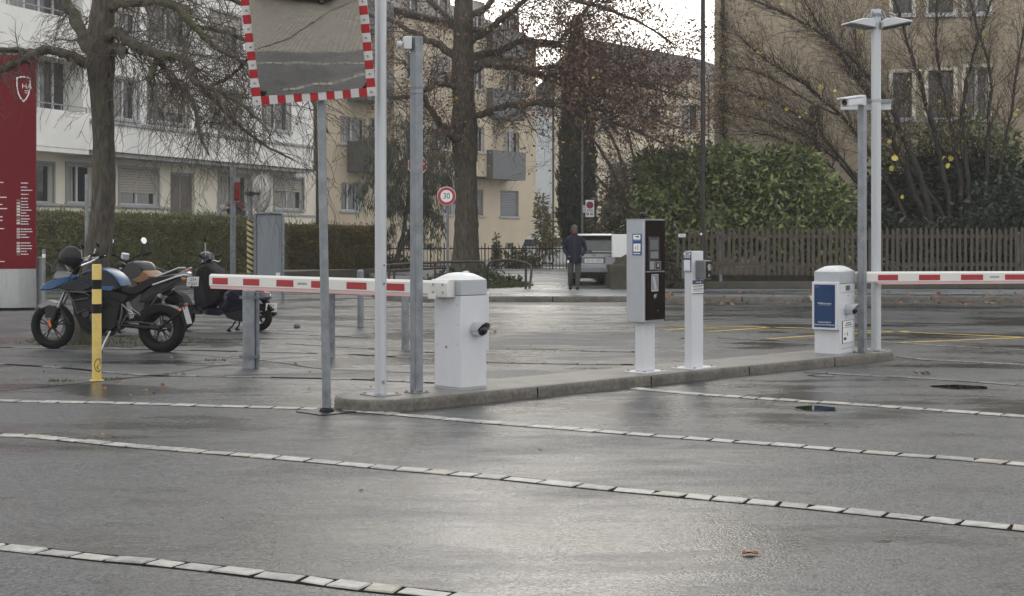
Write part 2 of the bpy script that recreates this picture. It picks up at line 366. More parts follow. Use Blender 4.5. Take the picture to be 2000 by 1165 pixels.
b.inputs['Emission Color'].default_value = (.006, .032, .10, 1); b.inputs['Emission Strength'].default_value = .25; M['display'] = m
m = bpy.data.materials.new('smoked_screen'); m.use_nodes = True; b = m.node_tree.nodes['Principled BSDF']
b.inputs['Base Color'].default_value = (.10, .10, .11, 1); b.inputs['Roughness'].default_value = .05; b.inputs['Alpha'].default_value = .45; M['smoke'] = m

def asphalt(name, base, wet):
    m = bpy.data.materials.new(name); m.use_nodes = True; t = m.node_tree; b = t.nodes['Principled BSDF']; l = t.links.new
    tcn = N(t, 'ShaderNodeTexCoord')
    def noise(sc, det=4, rough=.5, vec=None):
        n = N(t, 'ShaderNodeTexNoise'); n.inputs['Scale'].default_value = sc; n.inputs['Detail'].default_value = det; n.inputs['Roughness'].default_value = rough
        l(vec or tcn.outputs['Object'], n.inputs['Vector']); return n.outputs['Fac']
    def ramp(v, a, b_, c0, c1):
        r = N(t, 'ShaderNodeMapRange'); r.inputs['From Min'].default_value = a; r.inputs['From Max'].default_value = b_
        r.inputs['To Min'].default_value = c0; r.inputs['To Max'].default_value = c1; l(v, r.inputs[0]); return r.outputs[0]
    def math_(op, a, b_):
        n = N(t, 'ShaderNodeMath', operation=op)
        for i, x in enumerate((a, b_)):
            if isinstance(x, (int, float)): n.inputs[i].default_value = x
            else: l(x, n.inputs[i])
        return n.outputs[0]
    mpn = N(t, 'ShaderNodeMapping'); mpn.inputs['Rotation'].default_value = (0, 0, R(25)); mpn.inputs['Scale'].default_value = (.45, 1.0, 1)
    l(tcn.outputs['Object'], mpn.inputs[0])
    big = noise(.55, 6, .6, mpn.outputs[0]); mid = noise(2.3, 5, .6, mpn.outputs[0]); grain = noise(70, 3, .7); fine = noise(190, 2, .6)
    vor = N(t, 'ShaderNodeTexVoronoi'); vor.inputs['Scale'].default_value = 75; l(tcn.outputs['Object'], vor.inputs['Vector'])
    wetm = math_('ADD', math_('MULTIPLY', big, .7), math_('MULTIPLY', mid, .3))
    wetv = ramp(wetm, .44, .57, 0, 1)
    stone = N(t, 'ShaderNodeSeparateColor'); l(vor.outputs['Color'], stone.inputs[0])
    tint = ramp(stone.outputs[0], 0, 1, .35, 2.0)
    val = math_('MULTIPLY', tint, ramp(grain, .3, .7, .75, 1.25))
    val = math_('MULTIPLY', val, ramp(wetv, 0, 1, 1.25, .6))
    stn = noise(1.1, 7, .65); val = math_('MULTIPLY', val, ramp(stn, .52, .66, 1.0, .55)); val = math_('MULTIPLY', val, base)
    cc = N(t, 'ShaderNodeCombineColor'); l(math_('MULTIPLY', val, .95), cc.inputs[0]); l(math_('MULTIPLY', val, 1.0), cc.inputs[1]); l(math_('MULTIPLY', val, 1.08), cc.inputs[2])
    l(cc.outputs[0], b.inputs['Base Color'])
    l(ramp(wetv, 0, 1, .60-wet*.1, .26-wet*.10), b.inputs['Roughness'])
    l(math_('MULTIPLY', ramp(stone.outputs[1], 0, 1, .28, .85), ramp(wetv, 0, 1, .85, 1.15)), b.inputs['Specular IOR Level'])
    hgt = math_('ADD', math_('MULTIPLY', vor.outputs['Distance'], -.8), math_('MULTIPLY', fine, .5))
    bp = N(t, 'ShaderNodeBump'); bp.inputs['Distance'].default_value = .006
    l(ramp(wetv, 0, 1, .62, .34), bp.inputs['Strength']); l(hgt, bp.inputs['Height']); l(bp.outputs[0], b.inputs['Normal'])
    return m
M['asphalt'] = asphalt('wet_asphalt', .050, 1.0)
M['pavement'] = asphalt('damp_pavement', .15, .5)
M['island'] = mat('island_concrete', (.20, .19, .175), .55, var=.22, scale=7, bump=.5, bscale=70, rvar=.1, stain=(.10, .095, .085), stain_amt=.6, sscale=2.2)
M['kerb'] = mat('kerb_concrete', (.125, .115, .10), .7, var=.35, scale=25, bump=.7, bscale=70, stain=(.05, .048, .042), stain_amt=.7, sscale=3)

# ------------------------------------------------------------ ground, road, setts, island, pavement
mb = MB(); mb.add([(-250, 4.3, 0), (250, 4.3, 0), (250, 400, 0), (-250, 400, 0)], [(0, 1, 2, 3)])
structure(mb.build('road', M['asphalt'], smooth=0))
# the cobbled yard behind the camera (seen in the traffic mirror)
mcob = bpy.data.materials.new('cobbles'); mcob.use_nodes = True; t = mcob.node_tree; b = t.nodes['Principled BSDF']
tcn = N(t, 'ShaderNodeTexCoord'); mpn = N(t, 'ShaderNodeMapping'); mpn.inputs['Rotation'].default_value = (0, 0, R(28)); t.links.new(tcn.outputs['Object'], mpn.inputs[0])
bt = N(t, 'ShaderNodeTexBrick'); bt.inputs['Scale'].default_value = 1.0; bt.inputs['Brick Width'].default_value = .22; bt.inputs['Row Height'].default_value = .14; bt.inputs['Mortar Size'].default_value = .018
bt.inputs['Color1'].default_value = (.34, .32, .28, 1); bt.inputs['Color2'].default_value = (.24, .225, .2, 1); bt.inputs['Mortar'].default_value = (.07, .065, .055, 1)
t.links.new(mpn.outputs[0], bt.inputs['Vector']); t.links.new(bt.outputs['Color'], b.inputs['Base Color']); b.inputs['Roughness'].default_value = .5
mb = MB(); mb.add([(-250, -150, 0), (250, -150, 0), (250, 4.3, 0), (-250, 4.3, 0)], [(0, 1, 2, 3)])
structure(mb.build('cobbled_yard', mcob, smooth=0))

M['sett_b'] = mat('granite_sett_grey', (.31, .308, .30), .5, var=.3, scale=14, bump=.5, bscale=60, rvar=.12, stain=(.12, .12, .11), stain_amt=.5, sscale=9)
M['sett_c'] = mat('granite_sett_warm', (.37, .35, .31), .5, var=.3, scale=14, bump=.5, bscale=60, rvar=.12, stain=(.12, .12, .09), stain_amt=.6, sscale=9)
M['sett2_b'] = mat('worn_sett_dark', (.11, .11, .105), .5, var=.35, scale=9); M['sett2_c'] = mat('worn_sett_warm', (.16, .15, .13), .5, var=.35, scale=9)
def gpath(pix, z=0.0, sub=5):
    if isinstance(pix[0], Vector): return [Vector(q) for q in spline([tuple(q) for q in pix], sub)]
    return [G(a, b_, z) for a, b_ in spline(pix, sub)]
def resample(pts, step_fn):
    # yields (pos, dir) stations along a ground polyline
    seg = 0; pos = pts[0].copy(); out = []; need = step_fn()
    i = 0; cur = pts[0].copy()
    while i < len(pts)-1:
        d = pts[i+1]-cur; Ls = d.length
        if Ls >= need:
            nd = d.normalized(); nxt = cur+nd*need; out.append((cur.copy(), nxt.copy())); cur = nxt; need = step_fn()
        else:
            # walk on to the next vertex, keep a straight stone across it
            j = i+1; c2 = cur
            while j < len(pts) and (pts[j]-cur).length < need: j += 1
            if j >= len(pts): break
            a, b_ = pts[j-1], pts[j]; lo, hi = 0.0, 1.0
            for _ in range(20):
                m_ = (lo+hi)/2
                if (a.lerp(b_, m_)-cur).length < need: lo = m_
                else: hi = m_
            nxt = a.lerp(b_, hi); out.append((cur.copy(), nxt.copy())); cur = nxt; i = j-1; need = step_fn()
    return out
def sett_row(pix, ln=.205, wd=.135, gap=.016, low=0.0, skip=0.0):
    m_s = 'sett2' if skip > 0 else 'sett'; wd = wd*(.8 if skip > 0 else .95)
    pts = gpath(pix); mb = MB(); jb = MB()
    for a, b_ in resample(pts, lambda: ln*rnd(.72, 1.32)):
        if random.random() < max(skip, 0): continue
        d = b_-a; Ls = d.length
        if Ls < .05: continue
        d.normalize(); n = Vector((-d.y, d.x, 0)); g = gap*rnd(.6, 1.3)
        a2 = a+d*g*.5+n*rnd(-.008, .008); b2 = b_-d*g*.5+n*rnd(-.008, .008); wv = wd*rnd(.9, 1.08)/2
        sk = rnd(-.012, .012); zt = .007+rnd(-.002, .003)-low
        bot = [a2-n*wv-d*sk, b2-n*wv-d*sk, b2+n*wv+d*sk, a2+n*wv+d*sk]
        c = (a2+b2)/2; k1, k2 = .97, .86
        def ring(k, z): return [Vector((c.x+(q.x-c.x)*k, c.y+(q.y-c.y)*k, z)) for q in bot]
        # keep the inset equal on all sides
        def inset(e, z):
            return [bot[0]+d*e+n*e, bot[1]-d*e+n*e, bot[2]-d*e-n*e, bot[3]+d*e-n*e], z
        r0 = [Vector((q.x, q.y, -.03)) for q in bot]
        r1 = [Vector((q.x, q.y, zt-.006)) for q in inset(.003, 0)[0]]
        r2 = [Vector((q.x, q.y, zt+rnd(-.0012, .0012))) for q in inset(.008, 0)[0]]
        vs = r0+r1+r2; fs = []
        for o in (0, 4):
            for k in range(4): fs.append((o+k, o+(k+1) % 4, o+4+(k+1) % 4, o+4+k))
        fs.append((8, 9, 10, 11)); mb.add(vs, fs, random.choice((0, 0, 0, 1, 1, 2)))
    wv = wd/2+.012
    for i in range(len(pts)-1):
        a, b_ = pts[i], pts[i+1]
        d0 = (pts[min(i+1, len(pts)-1)]-pts[max(i-1, 0)]).normalized(); d1 = (pts[min(i+2, len(pts)-1)]-pts[i]).normalized()
        n0 = Vector((-d0.y, d0.x, 0))*wv; n1 = Vector((-d1.y, d1.x, 0))*wv; z = Vector((0, 0, .0025))
        jb.add([a-n0+z, b_-n1+z, b_+n1+z, a+n0+z], [(0, 1, 2, 3)])
    o = structure(mb.build('sett_row', [M[m_s], M[m_s+'_b'], M[m_s+'_c']], smooth=0)); structure(jb.build('sett_joint', M['joint'], parent=o, smooth=0))
    return o
def seam(pix, wd=.02, m='seam', z=.003, name='road_seam'):
    pts = gpath(pix); jb = MB()
    for i in range(len(pts)-1):
        a, b_ = pts[i], pts[i+1]; d = (b_-a)
        if d.length < 1e-4: continue
        d.normalize(); n = Vector((-d.y, d.x, 0))*wd/2*rnd(.7, 1.3); zz = Vector((0, 0, z))
        jb.add([a-n+zz, b_-n+zz, b_+n+zz, a+n+zz], [(0, 1, 2, 3)])
    return structure(jb.build(name, M[m], smooth=0))

sett_row([(-120, 1056), (0, 1069), (100, 1080), (200, 1091), (300, 1100), (400, 1110), (500, 1122), (600, 1134), (700, 1147), (780, 1155), (940, 1172), (1080, 1190)], ln=.195, wd=.118)
sett_row([(-160, 853), (0, 851.6), (50, 852.5), (112, 858), (279, 873.6), (499, 891.5), (640, 903.5), (760, 915), (951, 931.5), (1099, 946.6), (1278, 964), (1539, 987.5), (1759, 1010), (1998, 1034), (2150, 1050)], ln=.205, wd=.135)
sett_row([(-160, 782), (0, 784), (160, 787), (279, 789.5), (419, 794), (539, 797), (698, 803.7), (811, 813.7), (959, 826.5), (1119, 839), (1278, 851.5), (1460, 865), (1579, 874), (1719, 886), (1859, 896), (1998, 908), (2150, 922)], ln=.21, wd=.14)
sett_row([(1238, 759), (1316, 767), (1500, 780), (1699, 793), (1898, 807), (2000, 814.5), (2150, 826)], ln=.22, wd=.15)
sett_row([(1575, 727), (1659, 732.7), (1839, 742), (2000, 754), (2150, 765)], ln=.24, wd=.14, skip=.02)
sett_row([(1758, 697), (1801, 702.6), (1876, 707), (2000, 713.4), (2150, 723)], ln=.26, wd=.15, skip=.04)
sett_row([(1718, 668.5), (1851, 676.6), (2000, 684.6), (2150, 693)], ln=.30, wd=.12, skip=.3)
sett_row([(-60, 712), (0, 712), (132, 720), (259, 732), (340, 735), (520, 738), (700, 742), (850, 749)], ln=.27, wd=.11, skip=.25)
sett_row([(950, 708), (1080, 711), (1237, 713)], ln=.30, wd=.15, skip=.08)
sett_row([(950, 681), (1080, 683), (1178, 687), (1240, 688)], ln=.34, wd=.15, skip=.1)
sett_row([(1330, 662), (1380, 660.5), (1450, 663), (1520, 666)], ln=.28, wd=.10, skip=.3)
sett_row([(-60, 678), (0, 679), (120, 682), (330, 684), (430, 686), (620, 691)], ln=.30, wd=.10, skip=.35)
sett_row([(540, 652), (640, 657), (760, 662), (860, 668)], ln=.34, wd=.10, skip=.4)
sett_row([(680, 693), (760, 697), (850, 703)], ln=.30, wd=.12, skip=.2)
sett_row([(560, 672), (640, 677), (740, 683), (850, 690)], ln=.34, wd=.08, skip=.45)
for pix in ([(-40, 768), (0, 764), (60, 759), (180, 747), (330, 730), (420, 716), (560, 700), (760, 690)],
            [(200, 741), (330, 736), (700, 730)], [(540, 612), (600, 617), (850, 634)], [(540, 628), (700, 640), (860, 650)],
            [(330, 690), (520, 706), (640, 722), (850, 730)], [(950, 650), (1100, 652), (1250, 654)], [(950, 662), (1240, 668)],
            [(1440, 664), (1540, 668)], [(600, 640), (700, 633), (850, 620)], [(-40, 695), (160, 700), (420, 712)]):
    seam(pix, .024)
# yellow zigzag of the bus bay
for pix in ([(1310, 636), (1380, 637.5), (1585, 642), (1755, 649), (2000, 659.5), (2100, 664)],
            [(1380, 649), (1450, 644), (1515, 639.5)], [(1500, 662.5), (1590, 656.5), (1690, 651), (1775, 648)], [(1757, 670), (1880, 665), (2000, 660)],
            [(1300, 646), (1340, 643), (1400, 641)]):
    seam(pix, .11, 'ylw_line', .004, 'road_marking')

sett_row([Vector((-9, 5.6, 0)), Vector((-5, 5.45, 0)), Vector((-2.5, 5.35, 0)), Vector((0, 5.2, 0)), Vector((3, 4.9, 0))], ln=.2, wd=.12)
sett_row([Vector((-9, 7.5, 0)), Vector((-6, 7.35, 0)), Vector((-4.2, 7.2, 0)), G(-230, 1046)], ln=.2, wd=.12)
seam([Vector((-4.4, 4.3, 0)), Vector((-3.6, 3.7, 0)), Vector((-3.1, 2.9, 0)), Vector((-2.5, 1.8, 0)), Vector((-2.0, .6, 0)), Vector((-1.3, -1.0, 0)), Vector((-.2, -3, 0))], .10)
# traffic island
IZ = .10
A0 = G(790, 781, IZ); B0 = G(1690, 692.5, IZ); iu = (B0-A0).normalized(); iN = Vector((-iu.y, iu.x, 0))
def isl(px, py):      # ground point on the island surface
    return G(px, py, IZ)
IW = .80
left_c = A0+iN*IW/2+iu*.05
right_c = G(1755, 690, IZ); right_c = A0+iu*((right_c-A0).dot(iu)+.03)+iN*IW/2
def island_outline(e):
    out = []; r = IW/2-e
    for k in range(13):
        a = -math.pi/2+math.pi*k/12; out.append(right_c+iu*(math.cos(a)*r)+iN*(math.sin(a)*r))
    for k in range(13):
        a = math.pi/2+math.pi*k/12; out.append(left_c+iu*(math.cos(a)*r)+iN*(math.sin(a)*r))
    return out
mb = MB(); n = 26
rings = [(0, -.05), (0, .055), (.004, .085), (.020, IZ), (.13, IZ+.001)]
for e, z in rings: mb.v += [(q.x, q.y, z) for q in island_outline(e)]
for i in range(len(rings)-1):
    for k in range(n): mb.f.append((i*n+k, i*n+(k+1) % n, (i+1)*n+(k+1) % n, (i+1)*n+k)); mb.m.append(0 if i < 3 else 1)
mb.f.append(tuple(4*n+k for k in range(n))); mb.m.append(1)
structure(mb.build('traffic_island', [M['kerb'], M['island']], smooth=50))
# kerb joints on the island's near face
mb = MB()
for s_ in (1.55, 3.1, 4.65, 6.2):
    c = A0+iu*s_; mb.box((c.x-iN.x*.0, c.y-iN.y*.0, .045), (.012, .006, .09), math.atan2(iu.y, iu.x))
structure(mb.build('kerb_joint', M['seam'], smooth=0))

# pavement across the road
PZ = .12
yk = H*K/(590-HY)
def pav(e):
    return [Vector((-2.2+e, yk+e, 0)), Vector((60, yk+e, 0)), Vector((60, 300, 0)), Vector((-12, 300, 0)), Vector((-6.4+e, 60, 0)), Vector((-4.4+e, 46, 0)), Vector((-3.35+e, yk+2.6, 0)), Vector((-2.95+e, yk+.7+e, 0))]
mb = MB(); n = 8
for e, z in ((0, -.05), (0, .095), (.02, PZ), (.14, PZ)): mb.v += [(q.x, q.y, z) for q in pav(e)]
for i in range(3):
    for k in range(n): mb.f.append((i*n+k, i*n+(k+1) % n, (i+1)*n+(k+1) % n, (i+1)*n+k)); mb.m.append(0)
mb.f.append(tuple(3*n+k for k in range(n))); mb.m.append(1)
structure(mb.build('pavement', [M['kerb'], M['pavement']], smooth=50))
mb = MB()
for i in range(12): mb.box((-1.2+2.1*i, yk-.002, .05), (.02, .01, .13))
structure(mb.build('kerb_joint', M['seam'], smooth=0))
# grass mound round the big tree, soil and moss patch at the near tree
mb = MB(); mc = P(918, 0, 38.6)
def mound(a, r): 
    x = math.cos(a)*1.75*r; y = math.sin(a)*2.3*r
    return (mc.x+x, mc.y+y, PZ-.02+.36*(math.cos(math.pi*r)*.5+.5)+.03*math.sin(5*a)*r*(1-r))
nu, nv = 36, 9
for j in range(nv+1):
    for k in range(nu): mb.v.append(mound(2*math.pi*k/nu, 1-j/nv))
for j in range(nv):
    for k in range(nu): mb.f.append((j*nu+k, j*nu+(k+1) % nu, (j+1)*nu+(k+1) % nu, (j+1)*nu+k)); mb.m.append(0)
structure(mb.build('verge', M['moundsoil']))
mb = MB()
for i in range(5200):
    a = rnd(0, 2*math.pi); r = math.sqrt(rnd(0, .96)); x, y, z = mound(a, r)
    if random.random() < .35 and y > mc.y+.3: continue
    h = rnd(.05, .17); q = Vector((x, y, z-.01)); tip = q+Vector((rnd(-.09, .09), rnd(-.09, .09), h)); wv = Vector((rnd(-1, 1), rnd(-1, 1), 0)).normalized()*rnd(.008, .02)
    mb.add([q-wv, q+wv, tip], [(0, 1, 2)], 0 if random.random() < .6 else 1)
for i in range(160):
    a = rnd(0, 2*math.pi); r = math.sqrt(rnd(0, .8)); x, y, z = mound(a, r)
    for k in range(6): mb.leaf(Vector((x, y, z+rnd(.04, .18))), rnd(.10, .2), rnd(.04, .07), 0)
tag(mb.build('grass', [M['grass1'], M['grass2']], smooth=0), 'green grass and weeds on the mound round the big tree', 'grass', kind='stuff')
tp = G(165, 672)
mb = MB(); pts = []
for k in range(28):
    a = 2*math.pi*k/28; r = .95*(1+.12*math.sin(3*a)+.08*math.sin(7*a+1)); pts.append((tp.x+.25+math.cos(a)*r*1.25, tp.y+.4+math.sin(a)*r, .004))
mb.add(pts, [tuple(range(28))])
mpatch = mat('mossy_soil', (.045, .042, .03), .85, var=.35, scale=7, bump=.6, bscale=30, stain=(.055, .065, .02), stain_amt=.9, sscale=3)
structure(mb.build('tree_pit', mpatch, smooth=0))
mb = MB()
for i in range(900):
    a = rnd(0, 6.283); r = math.sqrt(rnd(0, 1)); q = Vector((tp.x+.25+math.cos(a)*r*1.3, tp.y+.4+math.sin(a)*r, .003)); tip = q+Vector((rnd(-.03, .03), rnd(-.03, .03), rnd(.02, .06))); wv = Vector((rnd(-1, 1), rnd(-1, 1), 0)).normalized()*.006
    mb.add([q-wv, q+wv, tip], [(0, 1, 2)], 0 if random.random() < .4 else 1)
for cx, cy in ((120, 745), (215, 742), (420, 705), (340, 735)):
    g0 = G(cx, cy)
    for i in range(60):
        q = g0+Vector((rnd(-.13, .13), rnd(-.06, .06), 0)); tip = q+Vector((rnd(-.03, .03), rnd(-.03, .03), rnd(.01, .045))); wv = Vector((rnd(-1, 1), rnd(-1, 1), 0)).normalized()*.005
        mb.add([q-wv, q+wv, tip], [(0, 1, 2)], 0)
tag(mb.build('grass', [M['grass1'], M['grass2']], smooth=0), 'sparse moss and grass tufts round the mossy tree foot and in the road seams', 'grass', kind='stuff')
# drains and wet hollows in the road
def drain(px, py, rx, ry, label, waterside):
    g0 = G(px, py); mb = MB(); mb.lathe([(rx, -.03), (rx, .004), (rx*.9, .005), (rx*.88, .002), (0.0001, .002)], g0, 36)
    o = mb.build('manhole_cover', M['ironlid'], loc=g0, world=True); tag(o, label, 'manhole cover')
    mw = MB(); pts = []
    for k in range(24):
        a = 6.283*k/24; r = (1+.15*math.sin(2*a+px)+.1*math.sin(5*a)); pts.append((g0.x+waterside*rx*.35+math.cos(a)*rx*1.02*r, g0.y+math.sin(a)*ry*r, .0065))
    mw.add(pts, [tuple(range(24))]); structure(mw.build('puddle_water', M['water'], smooth=0))
drain(1875, 757, .235, .19, 'dark round drain cover in the road, right of the traffic island end', .1)
drain(1588, 799, .19, .16, 'dark drain cover half under a puddle, between two sett rows on the right', .5)
drain(1605, 735, .12, .10, 'small dark drain cover close to the traffic island kerb', -.2)

# ------------------------------------------------------------ buildings
class Facade:
    def __init__(s, px0, Y0, slope):
        s.O = Vector(((px0-1000)*Y0/K, Y0)); s.d = Vector(slope if isinstance(slope, tuple) else (slope, 1)).normalized(); s.n = Vector((s.d.y, -s.d.x))
    def pt(s, px, py, off=0.0):
        r = (px-1000)/K; o = s.O+s.n*off
        # o.x + a d.x = r (o.y + a d.y)
        a = (r*o.y-o.x)/(s.d.x-r*s.d.y); Y = o.y+a*s.d.y
        return a, H+(HY-py)*Y/K
    def w(s, a, z, off): q = s.O+s.d*a+s.n*off; return Vector((q.x, q.y, z))
    def rect(s, x0, y0, x1, y1, off=0.0):
        a0, zt0 = s.pt(x0, y0, off); a1, zt1 = s.pt(x1, y0, off); _, zb0 = s.pt(x0, y1, off); _, zb1 = s.pt(x1, y1, off)
        return a0, a1, (zb0+zb1)/2, (zt0+zt1)/2
    def box(s, mb, a0, a1, z0, z1, o0, o1, mi=0):
        vs = [s.w(a, z, o) for z in (z0, z1) for a, o in ((a0, o1), (a1, o1), (a1, o0), (a0, o0))]
        mb.add(vs, [(3, 2, 1, 0), (4, 5, 6, 7), (0, 1, 5, 4), (1, 2, 6, 5), (2, 3, 7, 6), (3, 0, 4, 7)], mi)
    def wall(s, mb, a0, a1, z0, z1, holes, off, depth=.2, mi=0):
        A = sorted(set([a0, a1]+[min(max(h[k], a0), a1) for h in holes for k in (0, 1)])); Z = sorted(set([z0, z1]+[min(max(h[k], z0), z1) for h in holes for k in (2, 3)]))
        for i in range(len(A)-1):
            for j in range(len(Z)-1):
                ca, cz = (A[i]+A[i+1])/2, (Z[j]+Z[j+1])/2
                if any(h[0] < ca < h[1] and h[2] < cz < h[3] for h in holes): continue
                mb.add([s.w(A[i], Z[j], off), s.w(A[i+1], Z[j], off), s.w(A[i+1], Z[j+1], off), s.w(A[i], Z[j+1], off)], [(0, 1, 2, 3)], mi)
        for h in holes:
            p = [(h[0], h[2]), (h[1], h[2]), (h[1], h[3]), (h[0], h[3])]
            for k in range(4):
                q, r_ = p[k], p[(k+1) % 4]
                mb.add([s.w(*q, off), s.w(*r_, off), s.w(*r_, off-depth), s.w(*q, off-depth)], [(3, 2, 1, 0)], mi)
def window(fc, parent, h, off, style='2', blind=0.0, shut=None, sill=True, frm='fr_white', surround=None, curtain=.0, depth=.16):
    a0, a1, z0, z1 = h; ft = .055; mb = MB(); o0, o1 = off-depth-.03, off-depth+.03
    fc.box(mb, a0, a0+ft, z0, z1, o0, o1); fc.box(mb, a1-ft, a1, z0, z1, o0, o1)
    fc.box(mb, a0+ft, a1-ft, z0, z0+ft, o0, o1); fc.box(mb, a0+ft, a1-ft, z1-ft, z1, o0, o1)
    for k in range(1, int(style)):
        c = lerp(a0, a1, k/int(style)); fc.box(mb, c-.045, c+.045, z0+ft, z1-ft, o0, o1+.005)
    o = mb.build('window', M[frm], parent=parent, smooth=0, world=True)
    if surround:
        mb = MB(); g = .10; e0, e1 = off-.02, off+.035
        fc.box(mb, a0-g, a0, z0-g*.4, z1+g, e0, e1); fc.box(mb, a1, a1+g, z0-g*.4, z1+g, e0, e1); fc.box(mb, a0, a1, z1, z1+g, e0, e1)
        mb.build('surround', M[surround], parent=o, smooth=0, world=True)
    mb = MB(); fc.box(mb, a0+ft, a1-ft, z0+ft, z1-ft, o0-.02, o0+.012)
    mb.build('pane', M['pane'], parent=o, smooth=0, world=True)
    if curtain:
        mb = MB(); wd = (a1-a0)*curtain
        for k in range(7):
            x0 = a0+ft+wd*k/7; fc.box(mb, x0, x0+wd/7-.01, z0+ft, z1-ft, o0+.013, o0+.020+.012*(k % 2))
        mb.build('curtain', M['curtain'], parent=o, smooth=0, world=True)
    if blind:
        mb = MB(); zb = lerp(z1-ft*.2, z0, blind); nn = max(4, int((z1-zb)/.09))
        for k in range(nn):
            q0 = lerp(zb, z1, k/nn); q1 = lerp(zb, z1, (k+1)/nn)
            fc.box(mb, a0+.01, a1-.01, q0, q1-.012, o1+.01, o1+.045)
        mb.build('blind', M['blind' if shut is None else shut], parent=o, smooth=0, world=True)
    if sill:
        mb = MB(); fc.box(mb, a0-.14, a1+.14, z0-.10, z0, off-depth, off+.09); mb.build('sill', M['stone'], parent=o, smooth=0, world=True)
    return o

# white apartment house on the left
W = Facade(70, 47, 1020/K)
wb = thing('apartment_building', 'white apartment house with cream ground floor and loggias behind the left hedge', 'building', W.w(0, 0, 0))
aR = W.pt(617, 400)[0]; aL = W.pt(-330, 400)[0]
zf1 = W.pt(160, 291, .9)[1]     # underside of the upper storeys
ztop = zf1+3.4*3.5
gh = [W.rect(40, 320, 103, 396), W.rect(131, 323, 180, 397), W.rect(234, 331, 308, 401), W.rect(333, 338, 380, 437), W.rect(428, 343, 485, 404), W.rect(536, 349, 592, 409)]
mb = MB(); W.wall(mb, aL, aR, -.2, zf1+.02, gh, 0)
W.box(mb, aL, aR, -.2, zf1, -9, -.45)
W.box(mb, aR-.25, aR-.001, -.2, zf1, -.45, -.01)
mb.build('ground_floor_wall', M['stucco_c'], parent=wb, smooth=0, world=True)
for i, h in enumerate(gh):
    if i == 3: continue
    window(W, wb, h, 0, '2', blind=(0, 0, .66, 0, 0, .42)[i], surround='fr_grey', curtain=(.5, .35, 0, 0, .42, .5)[i])
h = gh[3]; mb = MB(); W.box(mb, h[0], h[1], h[2], h[3], -.18, -.12)
dr = mb.build('door', M['fr_grey'], parent=wb, smooth=0, world=True)
mb = MB(); c = (h[0]+h[1])/2
W.box(mb, h[0]+.08, c-.05, h[2]+.1, h[3]-.1, -.12, -.105); W.box(mb, c+.05, h[1]-.08, h[2]+.1, h[3]-.1, -.12, -.105)
mb.build('door_panel', M['door'], parent=dr, smooth=0, world=True)
# cornice line at sill height, plinth
mb = MB(); zs = gh[0][2]-.12; W.box(mb, aL, h[0]-.1, zs+.02, zs+.10, 0, .07); W.box(mb, h[1]+.1, aR, zs-.13, zs-.05, 0, .05)
mb.build('string_course', M['stone'], parent=wb, smooth=0, world=True)
# upper storeys: window band .9 m proud, with a loggia bay on the left
OF = .9
uL, uM, uR = W.pt(-330, 250, OF)[0], W.pt(158, 250, OF)[0], W.pt(612, 250, OF)[0]
w1 = [W.rect(222, 156, 268, 233, OF), W.rect(290, 166, 366, 240, OF), W.rect(412, 178, 470, 247, OF), W.rect(515, 192, 566, 254, OF)]
fl = W.rect(290, 15, 366, 79, OF)[2]-w1[1][2]
holes = []
for k in range(3):
    for q in w1: holes.append((q[0], q[1], q[2]+fl*k, q[3]+fl*k))
mb = MB(); W.wall(mb, uM, uR, zf1, ztop, holes, OF)
W.box(mb, uL, uR, zf1, ztop, -9, -1.0); W.box(mb, uM, uR, zf1, zf1+.1, -.9, OF-.02); W.box(mb, uR-.2, uR-.001, zf1+.1, ztop, -1, OF-.01); W.box(mb, uM+.001, uM+.2, zf1+.1, ztop, -1, OF-.01)
W.box(mb, uM+.2, uR-.2, ztop-.2, ztop, -1, OF-.02)
mb.build('upper_wall', M['stucco_w'], parent=wb, smooth=0, world=True)
for i, q in enumerate(holes):
    window(W, wb, q, OF, '2', blind=(.0, .72, .5, 0, .5, 0, .3, .7)[i % 8], sill=True, curtain=(.4, 0, .5, .4)[i % 4], surround='fr_grey')
# sill ledges and slab edges that run along the band
mb = MB()
for k in range(3):
    zl = w1[0][2]-.14+fl*k; W.box(mb, uM, uR, zl-.1, zl, OF, OF+.08)
mb.build('ledge', M['stone'], parent=wb, smooth=0, world=True)
mb = MB(); W.box(mb, uM-.002, uR+.05, zf1-.16, zf1-.002, -.3, OF-.12); mb.build('slab_edge', M['stone'], parent=wb, smooth=0, world=True)
# loggias: parapet, ceiling slab, dark door glazing behind
lg = W.rect(70, 215, 157, 288, OF+.35)
for k in range(3):
    z0 = lg[2]+fl*k; z1 = lg[3]+fl*k
    mb = MB(); W.box(mb, uL, uM-.02, z0, z1, OF+.2, OF+.35); W.box(mb, uL, uM-.02, z0-.16, z0-.003, .31, OF+.33); W.box(mb, uM-.17, uM-.021, z0, z0+fl-.17, .302, OF+.198)
    o = mb.build('loggia', M['stucco_w'], parent=wb, smooth=0, world=True)
    mb = MB(); W.box(mb, uL, uM-.05, z1+.16, z1+.20, OF+.26, OF+.3); 
    for q in range(9):
        a = lerp(uL, uM-.1, q/8); W.box(mb, a, a+.03, z1+.002, z1+.16, OF+.265, OF+.295)
    mb.build('handrail', M['fr_grey'], parent=o, smooth=0, world=True)
    mb = MB(); W.box(mb, uL, uM-.18, z1+.002, z1+2.35, -.9, .30); mb.build('loggia_wall', M['stucco_w'], parent=wb, smooth=0, world=True)
    a0, a1 = W.pt(40, 165, .50)[0], W.pt(137, 165, .50)[0]
    window(W, wb, (a0-.4, a1, z1+.01, z1+2.1), .50, '4', curtain=.25, sill=False)
